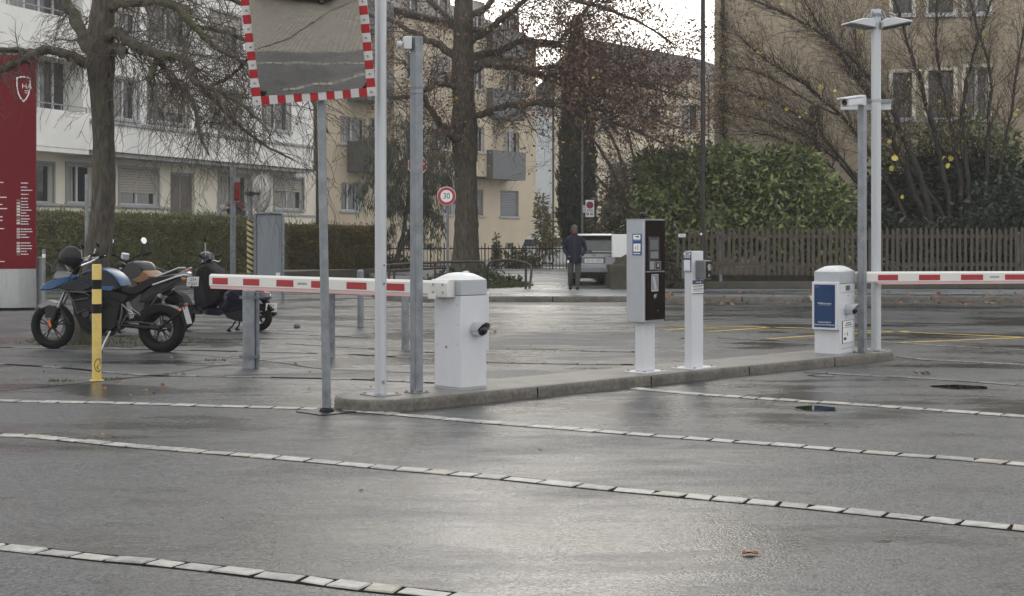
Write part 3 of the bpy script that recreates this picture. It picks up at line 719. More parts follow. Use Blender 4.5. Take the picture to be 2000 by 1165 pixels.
# entrance stair, railing and window box by the door
rl = thing('stair_railing', 'grey metal railing of the steps at the brown house door', 'railing', W.w(h[1], 0, 1.2))
mb = MB(); zd = h[2]
p0 = W.w(h[0]-.05, zd-.35, 1.3); p1 = W.w(h[1]-.15, zd+.55, 1.3); p2 = W.w(h[1]+1.5, zd+.55, 1.3); p3 = W.w(h[1]+1.5, zd+.5, .1)
mb.tube([p0, p1, p2, p3], .035, 6)
for a in (h[1]-.15, h[1]+.65, h[1]+1.5): mb.cyl(W.w(a, zd+.55, 1.3), W.w(a, -.1, 1.3), .025, n=6)
mb.build('railing', M['galv'], parent=rl, world=True)
mb = MB(); W.box(mb, h[0]-.1, h[1]+1.55, -.1, zd-.02, .02, 1.35); mb.build('landing', M['stone'], parent=rl, smooth=0, world=True)
mb = MB()
fb = thing('flower_box', 'dark flower box with red flowers hanging on the stair railing', 'flower box', W.w(h[1]+.5, 0, 1.3))
W.box(mb, h[1]+.1, h[1]+1.15, zd+.30, zd+.52, 1.37, 1.62); mb.build('box', M['darkgrey'], parent=fb, smooth=0, world=True)
mb = MB()
for i in range(260): mb.leaf(W.w(h[1]+rnd(.1, 1.15), zd+rnd(.5, .82), 1.5+rnd(-.15, .15)), .10, .08, 0 if random.random() < .6 else 1)
mb.build('flowers', [M['flower'], M['hedge1']], parent=fb, smooth=0, world=True)
# downpipe between the two houses
mb = MB(); q0 = W.w(aR+.1, 0, .12); mb.cyl((q0.x, q0.y, -.1), (q0.x, q0.y, 12), .07, n=10)
for z in (2, 5, 8): mb.cyl((q0.x, q0.y, z), (q0.x, q0.y, z+.06), .085, n=10)
tag(mb.build('downpipe', M['iron'], loc=(q0.x, q0.y, 0), world=True), 'dark rain downpipe at the joint of the white and the beige house', 'downpipe')

# beige apartment house
B_ = Facade(622, 65.8, 1600/K)
bb = thing('apartment_building', 'beige apartment house with grey balconies behind the iron fence', 'building', B_.w(0, 0, 0))
bR = B_.pt(1047, 400)[0]
g = [B_.rect(666, 357, 713, 412), B_.rect(755, 360, 784, 416), B_.rect(817, 363, 846, 418), B_.rect(861, 366, 891, 419), B_.rect(916, 370, 944, 421), B_.rect(977, 373, 1013, 423)]
bw = [B_.rect(754, 477, 766, 491), B_.rect(828, 476, 846, 490), B_.rect(988, 475, 1003, 487)]
zb1 = B_.pt(840, 338, .8)[1]
flb = 3.35
oL, oR = B_.pt(770, 300, .8)[0], B_.pt(961, 300, .8)[0]
zt = B_.pt(1047, 92)[1]
up = []
for k in range(3):
    up.append(tuple(B_.rect(664, 230, 714, 282)[i]+(flb*k if i > 1 else 0) for i in range(4)))
    up.append(tuple(B_.rect(985, 258, 1014, 330)[i]+(flb*k if i > 1 else 0) for i in range(4)))
    up.append(tuple(B_.rect(722, 232, 752, 284)[i]+(flb*k if i > 1 else 0) for i in range(4)))
mb = MB(); B_.wall(mb, 0, bR, -.3, zt, g+bw+up, 0); B_.box(mb, 0, bR-.01, -.3, zt-.05, -12, -.45)
B_.box(mb, bR-.012, bR-.002, -.3, zt-.05, -.45, -.02)
pj = []
for k in range(3):
    for x0, x1, y0, y1 in ((926, 946, 248, 297), (842, 880, 240, 292), (790, 822, 238, 288)):
        r_ = B_.rect(x0, y0, x1, y1, .8); pj.append((r_[0], r_[1], r_[2]+flb*k, r_[3]+flb*k))
B_.wall(mb, oL, oR, zb1, zt-.3, pj, .8); B_.box(mb, oL, oR, zb1, zb1+.12, .01, .79); B_.box(mb, oL+.002, oL+.1, zb1+.12, zt-.3, .01, .79); B_.box(mb, oR-.1, oR-.002, zb1+.12, zt-.3, .01, .79)
B_.box(mb, oL+.1, oR-.1, zb1+.12, zt-.4, .3, .45)
mb.build('wall', M['stucco_b'], parent=bb, smooth=0, world=True)
for i, q in enumerate(g):
    if i in (4, 5): window(B_, bb, q, 0, '1', blind=.97, shut='bluegrey', frm='fr_grey')
    else:
        window(B_, bb, (q[0], lerp(q[0], q[1], .70), q[2], q[3]), 0, '2', curtain=(.0, .4, .5, .4)[i])
        mb = MB(); B_.box(mb, lerp(q[0], q[1], .70), q[1], q[2], q[3], -.14, -.05); mb.build('shutter', M['fr_grey'], parent=bb, smooth=0, world=True)
for q in bw: window(B_, bb, q, 0, '1', frm='fr_grey', sill=False)
for i, q in enumerate(up): window(B_, bb, q, 0, '2', frm='fr_white', sill=(i % 3 != 1), curtain=.3, blind=(.4 if i in (3, 5) else 0))
for i, q in enumerate(pj): window(B_, bb, q, .8, '2', curtain=.3, blind=(.5 if i in (4, 6) else 0))
for k in range(3):
    for x0, x1, y0, y1 in ((963, 1027, 296, 349), (718, 769, 277, 334)):
        a0, a1, z0, z1 = B_.rect(x0, y0, x1, y1, 1.2); z0 += flb*k; z1 += flb*k
        mb = MB(); B_.box(mb, a0, a1, z0+.1, z1, 1.14, 1.2); B_.box(mb, a0, a0+.06, z0+.1, z1, .02, 1.14); B_.box(mb, a1-.06, a1, z0+.1, z1, .02, 1.14)
        B_.box(mb, a0, a1, z0-.06, z0+.098, .02, 1.19)
        mb.build('balcony', M['balc'], parent=bb, smooth=0, world=True)
mb = MB(); zr = zt
def bp_(a, z, o): return B_.w(a, z, o)
vs = [bp_(-.3, zr, 1.0), bp_(bR+.5, zr, 1.0), bp_(bR+.5, zr, -12.5), bp_(-.3, zr, -12.5), bp_(1, zr+3.2, -5.8), bp_(bR-4, zr+3.2, -5.8)]
mb.add(vs, [(0, 1, 5, 4), (1, 2, 5), (2, 3, 4, 5), (3, 0, 4), (3, 2, 1, 0)])
mb.build('roof', M['roof'], parent=bb, smooth=0, world=True)
mb = MB(); mb.cyl(bp_(-.3, zr-.02, 1.05), bp_(bR+.5, zr-.02, 1.05), .09, n=8); mb.build('gutter', M['iron'], parent=bb, world=True)

# pale house far behind the cypress and the bluish gable beside it
C_ = Facade(1079, 104, (1, -.03))
cb = thing('apartment_building', 'pale cream house with dark slate roof behind the cypress', 'building', C_.w(0, 0, 0))
cR = C_.pt(1440, 300)[0]; zc = C_.pt(1250, 150)[1]
ch = [C_.rect(1192, 318, 1226, 352), C_.rect(1095, 140, 1122, 190), C_.rect(1170, 205, 1205, 255), C_.rect(1250, 205, 1285, 255), C_.rect(1330, 205, 1362, 255)]
mb = MB(); C_.wall(mb, 0, cR, -.3, zc, ch, 0); C_.box(mb, 0, cR, -.3, zc-.05, -12, -.45); mb.build('wall', M['stucco_y'], parent=cb, smooth=0, world=True)
for q in ch: window(C_, cb, q, 0, '2', curtain=.4)
mb = MB(); vs = [C_.w(-.6, zc, .9), C_.w(cR+.5, zc, .9), C_.w(cR+.5, zc, -12.5), C_.w(-.6, zc, -12.5), C_.w(2.2, zc+3.6, -5.5), C_.w(cR-2.5, zc+2.0, -5.5)]
mb.add(vs, [(0, 1, 5, 4), (1, 2, 5), (2, 3, 4, 5), (3, 0, 4), (3, 2, 1, 0)]); mb.build('roof', M['roof'], parent=cb, smooth=0, world=True)
mb = MB(); mb.cyl(C_.w(.05, 0, .1), C_.w(.05, zc, .1), .07, n=8); mb.build('downpipe', M['iron'], parent=cb, world=True)
D_ = Facade(1030, 125, (1, -.02))
db = thing('apartment_building', 'bluish white gable wall far behind, between the beige and the pale house', 'building', D_.w(0, 0, 0))
dR = D_.pt(1100, 300)[0]; dz = D_.pt(1060, 200)[1]
mb = MB(); D_.box(mb, 0, dR, -.3, dz, -8, 0); mb.build('wall', M['stucco_g'], parent=db, smooth=0, world=True)
mb = MB(); vs = [D_.w(-.5, dz, .4), D_.w(dR+.5, dz, .4), D_.w(dR+.5, dz, -8.4), D_.w(-.5, dz, -8.4), D_.w(dR/2, dz+2, .4), D_.w(dR/2, dz+2, -8.4)]
mb.add(vs, [(0, 1, 4), (1, 2, 5, 4), (2, 3, 5), (3, 0, 4, 5), (3, 2, 1, 0)]); mb.build('roof', M['roof'], parent=db, smooth=0, world=True)

# tan house on the right
T_ = Facade(1395, 46, (1, -.142))
tb = thing('apartment_building', 'tan rendered house behind the picket fence on the right', 'building', T_.w(0, 0, 0))
tR = T_.pt(2350, 300)[0]; tz = 13.5
rows = []
for (x0, x1, y0, y1) in ((1744, 1781, 142, 231), (1813, 1862, 138, 231), (1886, 1930, 132, 231), (2010, 2050, 132, 231)):
    rows.append(T_.rect(x0, y0, x1, y1))
dzf = T_.rect(1813, 0, 1862, 26)[2]-rows[1][2]
rows += [(q[0], q[1], q[2]+dzf, q[3]+dzf) for q in rows]
mb = MB(); T_.wall(mb, 0, tR, -.3, tz, rows, 0); T_.box(mb, 0, tR, -.3, tz-.02, -11, -.45); T_.box(mb, .002, .3, -.3, tz-.02, -.45, -.03)
mb.build('wall', M['stucco_t'], parent=tb, smooth=0, world=True)
for i, q in enumerate(rows):
    o = window(T_, tb, q, 0, '1' if i % 4 == 0 else '2', frm='fr_white' if i % 4 == 2 else 'door', curtain=(0, 0, .3, 0)[i % 4], sill=False)
    mb = MB(); T_.box(mb, q[0]-.12, q[1]+.12, q[2]-.13, q[2], -.1, .1); mb.build('sill', M['fr_white'], parent=o, smooth=0, world=True)
mb = MB()
for i, q in enumerate(rows[:3]+rows[4:7]): T_.box(mb, q[0]-.12, q[0], q[2], q[3]+.1, -.02, .03); T_.box(mb, q[1], q[1]+.12, q[2], q[3]+.1, -.02, .03); T_.box(mb, q[0], q[1], q[3], q[3]+.1, -.02, .03)
mb.build('window_surround', M['stucco_c'], parent=tb, smooth=0, world=True)
mb = MB(); vs = [T_.w(-.6, tz, .8), T_.w(tR+.5, tz, .8), T_.w(tR+.5, tz, -11.5), T_.w(-.6, tz, -11.5), T_.w(3, tz+3, -5.4), T_.w(tR-3, tz+3, -5.4)]
mb.add(vs, [(0, 1, 5, 4), (1, 2, 5), (2, 3, 4, 5), (3, 0, 4), (3, 2, 1, 0)]); mb.build('roof', M['roof'], parent=tb, smooth=0, world=True)
mb = MB(); a = T_.pt(1412, 300)[0]; mb.cyl(T_.w(a, 0, .1), T_.w(a, tz, .1), .06, n=8); mb.build('downpipe', M['iron'], parent=tb, world=True)
mb = MB(); st = T_.w(a, 0, .1)
for i in range(900):
    z = rnd(2.6, 8.6); mb.leaf(Vector((st.x+rnd(-.09, .09), st.y-.12+rnd(-.08, .08), z)), .12, .09, random.choice((0, 0, 1)))
ivy = mb.build('ivy', [M['twig2'], M['dark1']], loc=(st.x, st.y-.1, 0), world=True, smooth=0); tag(ivy, 'dry dark ivy climbing the downpipe at the tan house corner', 'ivy')
mb = MB(); a = T_.pt(1592, 300)[0]
for i in range(700):
    z = rnd(3.0, 5.6); q = T_.w(a+rnd(-.22, .22)*(1.2-(z-3)/4), z, .1); mb.leaf(q, .13, .10, random.choice((0, 1, 1)))
tag(mb.build('ivy', [M['hedge1'], M['willow1']], loc=T_.w(a, 0, .1), world=True, smooth=0), 'thin grey green ivy patch in the middle of the tan wall', 'ivy')

# ------------------------------------------------------------ fences
FY = 36.4
fn = thing('picket_fence', 'weathered brown wooden picket fence on a low mossy wall on the right', 'fence', (P(1320, 458, FY).x, FY, PZ))
x0, x1 = P(1318, 0, FY).x, P(2120, 0, FY).x
zt, zb = H+(HY-444)*FY/K, H+(HY-538)*FY/K
mb = MB(); mb.box(((x0+x1)/2, FY+.02, (PZ+zb-.16)/2), (x1-x0, .26, zb-.16-PZ)); mb.build('base_wall', M['mosswall'], parent=fn, world=True, bevel=.02)
pitch = 11.0*FY/K; npk = int((x1-x0)/pitch)
for k in range(0, npk, 12):
    mb = MB()
    for i in range(k, min(k+12, npk)):
        x = x0+pitch*(i+.5)+rnd(-.008, .008); wv = .037+rnd(-.004, .004); tl = rnd(-.012, .012); h1 = zt+rnd(-.03, .025); y = FY-.07
        vs = []
        for yy in (y-.011, y+.011):
            vs += [(x-wv, yy, zb+rnd(-.02, .02)), (x+wv, yy, zb), (x+wv+tl, yy, h1-.06), (x+tl, yy, h1), (x-wv+tl, yy, h1-.06)]
        mb.add(vs, [(0, 1, 2, 3, 4), (9, 8, 7, 6, 5), (0, 5, 6, 1), (1, 6, 7, 2), (2, 7, 8, 3), (3, 8, 9, 4), (4, 9, 5, 0)])
    mb.build('picket_panel', M['wood'], parent=fn, world=True, smooth=0)
for zz in (H+(HY-462)*FY/K, H+(HY-517)*FY/K):
    mb = MB(); mb.box(((x0+x1)/2, FY-.03, zz), (x1-x0, .05, .09)); mb.build('rail', M['wood'], parent=fn, world=True, smooth=0)
for px in (1408, 1700, 1991):
    mb = MB(); c = P(px, 458, FY); mb.box((c.x, FY+.05, (zb-.2+zt-.12)/2), (.07, .07, zt-.12-zb+.2)); mb.build('post', M['galv'], parent=fn, world=True, smooth=0)
mb = MB(); c = P(1332, 460.5, FY-.1); mb.box(c, (.18, .012, .085)); sg = mb.build('fence_sign', M['paper'], loc=c, world=True, bevel=.003); tag(sg, 'small white enamel sign screwed to the picket fence top rail', 'sign')
mb = MB(); mb.box((c.x, c.y-.0075, c.z+.012), (.12, .002, .012)); mb.box((c.x, c.y-.0075, c.z-.014), (.13, .002, .010)); mb.build('lettering', M['greyink'], parent=sg, world=True, smooth=0)

IY = 57.0
fi = thing('iron_fence', 'thin dark iron fence on a low wall in front of the beige house', 'fence', (P(750, 0, IY).x, IY, 0))
x0, x1 = P(735, 0, IY).x, P(1112, 0, IY).x; zt = H+(HY-480)*IY/K; zb = H+(HY-526)*IY/K
mb = MB(); mb.box(((x0+x1)/2, IY, zb/2-.02), (x1-x0, .3, zb+.02)); mb.build('base_wall', M['mosswall'], parent=fi, world=True, bevel=.02)
mb = MB(); x = x0; i = 0
while x < x1:
    big = i % 4 == 0; mb.cyl((x, IY, zb), (x, IY, zt+(.10 if big else 0)), .028 if big else .014, n=6); x += .135; i += 1
mb.build('bars', M['iron'], parent=fi, world=True)
for z in (zt-.12, zb+.12):
    mb = MB(); mb.box(((x0+x1)/2, IY-.016, z), (x1-x0, .02, .05)); mb.build('rail', M['iron'], parent=fi, world=True, smooth=0)

def hoop(label, pts, Y0, dY, posts, r=.032):
    q = spline(pts, 4); n_ = len(q)
    ps = [P(a, b_, Y0+dY*i/(n_-1)) for i, (a, b_) in enumerate(q)]
    g0 = P(pts[0][0], pts[0][1], Y0)
    t_ = thing('hoop_rail', label, 'rail', (g0.x, g0.y, PZ), group='tube rails on the mound')
    mb = MB(); mb.tube(ps, r, 8); mb.build('tube', M['rail'], parent=t_, world=True)
    for a, b_, Yq, z0 in posts:
        mb = MB(); c = P(a, b_, Yq); mb.cyl((c.x, c.y, z0), c, r, n=8); mb.build('post', M['rail'], parent=t_, world=True)
hoop('long bent brown tube rail on the mound, left of the big tree trunk foot', [(735, 520), (790, 516), (880, 512), (935, 511.5), (946, 517), (949, 530), (949, 548)], 36.6, .2, [(760, 518, 36.6, .1), (850, 514, 36.7, .2)])
hoop('short bent brown tube rail at the right end of the grass mound', [(952, 548), (952, 530), (956, 515), (968, 509.5), (1000, 508.5), (1025, 513), (1036, 519), (1038, 530), (1034, 564)], 36.6, -1.0, [(1027, 514, 36.2, .1)])
hoop('lower brown tube rail end bent behind the long rail', [(735, 530), (820, 526), (860, 523.5), (884, 524), (888, 530)], 37.6, .3, [(770, 528, 37.6, .1), (884, 525, 37.9, .25)])

mb = MB(); mb.box(((x0+x1)/2 if False else 13.5, 41.4, .20), (22, 9.2, .5)); structure(mb.build('garden_ground', M['moundsoil'], smooth=0))
# ------------------------------------------------------------ hedges and shrubs
def lumps(mb, blobs, mi=0, nu=14, nv=9):
    for c, r in blobs: mb.ball(c, r, nu, nv, mi)
def leaf_shell(mb, blobs, n, Ls, Ws, mis, inner=.75, zmin=0.0, out=1.12, face=None):
    vol = [r[0]*r[1]+r[1]*r[2]+r[0]*r[2] for c, r in blobs]; tot = sum(vol)
    for (c, r), v_ in zip(blobs, vol):
        for i in range(int(n*v_/tot)):
            d = Vector((random.gauss(0, 1), random.gauss(0, 1), random.gauss(0, 1))).normalized()
            if face is not None and d.y > face: d.y = -d.y
            k = rnd(inner, out)
            q = Vector((c[0]+d.x*r[0]*k, c[1]+d.y*r[1]*k, c[2]+d.z*r[2]*k))
            if q.z < zmin: continue
            dd = (d*.8+Vector((rnd(-1, 1), rnd(-1, 1), rnd(-1.1, .6))))
            s_ = rnd(.7, 1.25); mb.leaf(q, Ls*s_, Ws*s_, random.choice(mis), d=dd)
def hedge(name, label, a, b_, za, zb_, dep, mats, n, Ls, Ws, cat='hedge', spikes=.12, zbase=.05, wiggle=.06):
    # a clipped hedge between two ground points, leaves on its top and camera sides over a dense body
    d = (b_-a); Ln = d.length; d.normalize(); nn = Vector((d.y, -d.x, 0))
    if nn.y > 0: nn = -nn
    t_ = thing(name, label, cat, a)
    mb = MB(); nu = max(12, int(Ln/.35)); base = 0
    secs = []
    for i in range(nu+1):
        c = a+d*Ln*i/nu; zt_ = lerp(za, zb_, i/nu)+rnd(-1, 1)*wiggle; e = rnd(-1, 1)*wiggle
        secs.append([c+nn*(dep/2*.8+e)+Vector((0, 0, zbase)), c+nn*(dep/2*.92+e)+Vector((0, 0, zt_*.5)), c+nn*(dep/2*.75+e)+Vector((0, 0, zt_*.93)), c+Vector((0, 0, zt_*1.0)), c-nn*(dep/2*.8)+Vector((0, 0, zt_*.9)), c-nn*dep/2*.8+Vector((0, 0, zbase))])
    for q in secs: mb.v += [tuple(x) for x in q]
    for i in range(nu):
        for k in range(5): mb.f.append((i*6+k, (i+1)*6+k, (i+1)*6+k+1, i*6+k+1)); mb.m.append(0)
    mb.f.append((0, 1, 2, 3, 4, 5)); mb.m.append(0); mb.f.append(tuple(nu*6+5-k for k in range(6))); mb.m.append(0)
    mb.build('foliage_body', mats[0], parent=t_, world=True, smooth=0)
    lm = MB()
    for i in range(n):
        f_ = rnd(-.01, 1.01); zt_ = lerp(za, zb_, f_); c = a+d*Ln*f_
        if random.random() < .68:
            z = rnd(zbase, zt_); o = dep/2*lerp(.84, .95, 1-abs(z/zt_-.5))+rnd(-.06, .09)
            q = c+nn*o+Vector((0, 0, z)); dd = nn*rnd(.1, 1)+Vector((rnd(-1, 1), rnd(-.5, .5), rnd(-.2, 1.2)))
        else:
            q = c+nn*rnd(-.5, .5)*dep*.9+Vector((0, 0, zt_+rnd(-.05, spikes)*random.random())); dd = Vector((rnd(-.6, .6), rnd(-.6, .6), 1))
        s_ = rnd(.6, 1.4); lm.leaf(q, Ls*s_, Ws*s_, random.choices((0, 1, 2), (3, 4, 2))[0], d=dd)
    for i in range(int(Ln*22)):       # upright shoots standing out of the top
        f_ = rnd(0, 1); c = a+d*Ln*f_+nn*rnd(-.35, .45)*dep+Vector((0, 0, lerp(za, zb_, f_)-.05)); h = rnd(.08, .38)
        for k in range(7): lm.leaf(c+Vector((rnd(-.02, .02), rnd(-.02, .02), h*k/7)), Ls*.9, Ws*.9, random.choice((1, 2)), d=Vector((rnd(-.6, .6), rnd(-.6, .6), .9)))
    lm.build('leaves', mats, parent=t_, world=True, smooth=0)
    return t_
hg = [M['hedge1'], M['hedge2'], M['hedge3']]
hedge('clipped_hedge', 'long dark green clipped hedge behind the motorcycles, below the white house', P(40, 458, 40.5)*1, P(492, 458, 47.5)*1, 1.5+(HY-424)*40.5/K, 1.5+(HY-432)*47.5/K, 1.3, hg, 21000, .085, .045) if False else None
def gp(px, Y, z=0): return Vector(((px-1000)*Y/K, Y, z))
hedge('clipped_hedge', 'long dark green clipped hedge behind the motorcycles, below the white house', gp(30, 39.5), gp(490, 47), H+(HY-420)*39.5/K, H+(HY-432)*47/K, 1.3, hg, 21000, .085, .045)
hedge('clipped_hedge', 'yellow brown autumn hedge between the steel board and the lamp post', gp(553, 51), gp(738, 52.5), H+(HY-446)*51/K, H+(HY-450)*52/K, 1.3, [M['gold3'], M['gold1'], M['gold2']], 12000, .095, .05, zbase=.25)
mb = MB(); a, b_ = gp(20, 38.6), gp(745, 51.6); d = (b_-a); mb.box(((a+b_)/2).to_tuple()[:2]+(.12,), (d.length, .25, .3), math.atan2(d.y, d.x))
tag(mb.build('low_wall', M['mosswall'], bevel=.02), 'low mossy kerb wall running along the foot of the left hedges', 'wall')

def blob(px, py, Y, rpx, rpy, ry): c = P(px, py, Y); k = Y/K; return ((c.x, c.y, c.z), (rpx*k, ry, rpy*k))
LY = 38.6
lb = [blob(1300, 380, LY, 62, 78, 1.0), blob(1350, 340, LY, 70, 58, 1.0), blob(1420, 345, LY, 75, 66, 1.1), blob(1490, 365, LY, 70, 70, 1.1), blob(1560, 380, LY, 70, 62, 1.0), blob(1620, 410, LY, 52, 52, .9),
      blob(1290, 450, LY, 55, 70, .9), blob(1400, 430, LY, 90, 80, 1.1), blob(1520, 445, LY, 90, 75, 1.1), blob(1610, 460, LY, 60, 60, .9), blob(1270, 330, LY, 34, 36, .8), blob(1330, 500, LY, 70, 50, .8), blob(1540, 320, LY, 55, 34, .8)]
t_ = thing('laurel_hedge', 'big glossy green laurel hedge behind the picket fence, right of the pay machine', 'hedge', gp(1430, LY, PZ))
mb = MB(); lumps(mb, [(c, (r[0]*.72, r[1]*.70, r[2]*.72)) for c, r in lb]); mb.build('foliage_body', M['laurel1'], parent=t_, world=True)
mb = MB(); leaf_shell(mb, lb, 18500, .195, .085, (0, 0, 0, 3, 1, 1, 1, 2, 4), .62, zmin=.3, out=1.12, face=.25)
mb.build('leaves', [M['laurel1'], M['laurel2'], M['laurel3'], M['dark2'], M['willow2']], parent=t_, world=True, smooth=0)
DY = 41.0
dbl = [blob(1700, 400, DY, 50, 70, .9), blob(1765, 385, DY, 66, 80, 1.1), blob(1845, 385, DY, 66, 80, 1.1), blob(1930, 385, DY, 76, 84, 1.2), blob(2010, 385, DY, 80, 90, 1.2), blob(1900, 420, DY, 90, 70, 1.2), blob(1780, 440, DY, 80, 60, 1.0), blob(1990, 430, DY, 90, 70, 1.2), blob(1700, 460, DY, 60, 60, .8), blob(2080, 400, DY, 70, 110, 1.2), blob(1850, 480, DY, 90, 50, 1.0), blob(1950, 490, DY, 90, 50, 1.0), blob(1815, 325, DY, 46, 44, .9), blob(1890, 315, DY, 40, 40, .9)]
t_ = thing('evergreen_shrub', 'dark blue green evergreen shrub behind the picket fence at the far right', 'shrub', gp(1880, DY, PZ))
dbl += [blob(1935, 425, 39.0, 62, 62, .45), blob(2005, 405, 39.0, 62, 76, .45), blob(1850, 470, 39.0, 60, 44, .4), blob(1765, 470, 39.0, 60, 46, .4), blob(1715, 440, 39.2, 30, 46, .35)]
mb = MB(); lumps(mb, [(c, (r[0]*.58, r[1]*.55, r[2]*.58)) for c, r in dbl]); mb.build('foliage_body', M['dark1'], parent=t_, world=True)
mb = MB(); leaf_shell(mb, dbl, 24000, .19, .085, (0, 0, 1, 1, 2), .48, zmin=.3, out=1.18, face=.3)
tb3 = [blob(1740, 300, DY-.3, 40, 36, .5), blob(1825, 265, DY-.3, 50, 45, .5), blob(1900, 255, DY-.3, 44, 50, .5), blob(1960, 290, DY-.3, 50, 40, .5)]
leaf_shell(mb, tb3, 1500, .22, .09, (3, 3, 4), .2, out=1.2)
mb.build('leaves', [M['dark1'], M['dark2'], M['dark3'], M['laurel1'], M['laurel2']], parent=t_, world=True, smooth=0)
# cypress
CY = 61.0
t_ = thing('cypress', 'tall narrow dark green cypress behind the walking person', 'cypress', gp(1127, CY, PZ))
mb = MB(); mb.cyl(gp(1127, CY, 0), gp(1127, CY, 2.2), .16, .12, 10); mb.build('trunk', M['bark2'], parent=t_, world=True)
prof = [(486, 26), (440, 33), (380, 34), (320, 32), (260, 30), (200, 25), (140, 17), (90, 12), (55, 6), (35, 1)]
mb = MB(); pr = []
for py, r in prof: pr.append((r*.86*CY/K, H+(HY-py)*CY/K))
mb.lathe(pr, (gp(1127, CY).x, CY, 0), 18); mb.build('foliage_body', M['cyp1'], parent=t_, world=True)
mb = MB()
for i in range(11000):
    u = rnd(0, 1)**.9; py = lerp(486, 38, u)
    for j in range(len(prof)-1):
        if prof[j+1][0] <= py <= prof[j][0]: rr = lerp(prof[j][1], prof[j+1][1], (prof[j][0]-py)/(prof[j][0]-prof[j+1][0]))
    a = rnd(0, 6.283); rr = rr*CY/K*(rnd(.82, 1.10)+.10*math.sin(3*a+py*.05)*math.sin(py*.13))
    q = Vector((gp(1127, CY).x+math.cos(a)*rr, CY+math.sin(a)*rr, H+(HY-py)*CY/K)); mb.leaf(q, rnd(.14, .34), rnd(.05, .09), random.choice((0, 0, 1)), d=Vector((math.cos(a)*.4+rnd(-.3, .3), math.sin(a)*.4+rnd(-.3, .3), 1)))
mb.build('leaves', [M['cyp1'], M['cyp2']], parent=t_, world=True, smooth=0)
# bushes beside it
def bush(name, label, blobs, mats, n, Ls, Ws, mis, core=.6, inner=.45):
    c0 = blobs[0][0]; t_ = thing(name, label, 'shrub', (c0[0], c0[1], PZ))
    if core: 
        mb = MB(); lumps(mb, [(c, (r[0]*core, r[1]*core, r[2]*core)) for c, r in blobs]); mb.build('foliage_body', mats[0], parent=t_, world=True)
    mb = MB(); leaf_shell(mb, blobs, n, Ls, Ws, mis, inner, zmin=.1, out=1.2); mb.build('leaves', mats, parent=t_, world=True, smooth=0)
    return t_
bush('garden_shrub', 'dark green and rusty shrub behind the iron fence, right of the beige house corner', [blob(1062, 440, 60, 17, 45, 1), blob(1070, 475, 60, 20, 32, 1), blob(1056, 400, 60, 10, 26, .6)], [M['hedge1'], M['hedge2'], M['copper3']], 1000, .26, .07, (0, 0, 1, 1, 2), core=0, inner=.2)
bush('garden_shrub', 'grey brown half bare shrub between the cypress and the laurel hedge', [blob(1195, 420, 52, 40, 60, 1), blob(1210, 360, 52, 34, 60, 1), blob(1180, 465, 52, 36, 40, 1), blob(1235, 430, 52, 30, 70, 1)], [M['willow1'], M['twig2'], M['hedge2'], M['seed']], 4200, .20, .055, (0, 0, 1, 1, 2, 3), core=.55, inner=.3)
bush('garden_shrub', 'little pointed conifer in front of the beige house', [blob(970, 505, 56, 8, 22, .3), blob(970, 480, 56, 5, 20, .2)], [M['willow1'], M['hedge1']], 500, .16, .05, (0, 1), core=.4)
bush('garden_shrub', 'low dark shrub behind the iron fence near the far parked car', [blob(1010, 508, 58.5, 30, 22, .6), blob(1046, 515, 58.5, 14, 16, .5)], [M['hedge1'], M['hedge2'], M['twig2']], 700, .18, .08, (0, 1, 2), core=.5)
bush('garden_shrub', 'low dark shrubs at the foot of the willow, behind the lamp post', [blob(775, 520, 54, 32, 22, .6), blob(745, 522, 54, 24, 16, .5)], [M['hedge1'], M['gold3'], M['twig2']], 800, .18, .08, (0, 1, 2), core=.5)
# low shrubs under the laurel, in front of the fence wall
bush('ground_shrub', 'dull low creeper on the wall below the laurel, right of the pay machine', [blob(1318, 545, 36.3, 26, 24, .15), blob(1310, 515, 36.5, 16, 36, .15)], [M['willow1'], M['hedge1'], M['twig2']], 700, .10, .05, (0, 1, 2, 2), core=0)

# ------------------------------------------------------------ trees
def twig(mb, p, d, Ln, r, lev, droop=.25, wander=.35, segs=4, mi=0, cb=None, n=3, kids_=(2, 4), shrink=.55, upb=0.0):
    pts = [p.copy()]; rr = [r]; d = d.normalized(); q = p.copy()
    for i in range(segs):
        d = (d+Vector((rnd(-1, 1), rnd(-1, 1), rnd(-1, 1)))*wander/segs**.5+Vector((0, 0, (upb-droop)/segs))).normalized()
        q = q+d*Ln/segs; pts.append(q.copy()); rr.append(max(r*(1-(i+1)/segs*.75), .0025))
    mb.tube(pts, rr, n, False, mi)
    if cb: cb(pts, lev)
    if lev > 0:
        for k in range(random.randint(*kids_)):
            i = random.randint(1, segs); a = pts[i]; dd = (pts[i]-pts[i-1]).normalized()+Vector((rnd(-1, 1), rnd(-1, 1), rnd(-1, 1)))*.75
            twig(mb, a, dd, Ln*shrink*rnd(.6, 1.2), max(rr[i]*.7, .003), lev-1, droop, wander, max(3, segs-1), mi, cb, n, kids_, shrink, upb)
def limb(mb, pts, Y0, Y1, n=10, sub=4, mi=0, rough=.10):
    q = spline(pts, sub); m_ = len(q); ps = []; rs = []
    for i, (a, b_, r) in enumerate(q):
        Y = lerp(Y0, Y1, i/(m_-1)); jt = 0 if n > 12 or i == 0 else max(1.2, r*.30); ps.append(P(a+rnd(-jt, jt), b_+rnd(-jt, jt), Y)); rs.append(max(r*{7: .55, 9: .84, 8: .80}.get(n, 1), .6)*Y/K*(1+rnd(-rough, rough)))
    mb.tube(ps, rs, n, True, mi); return ps, rs

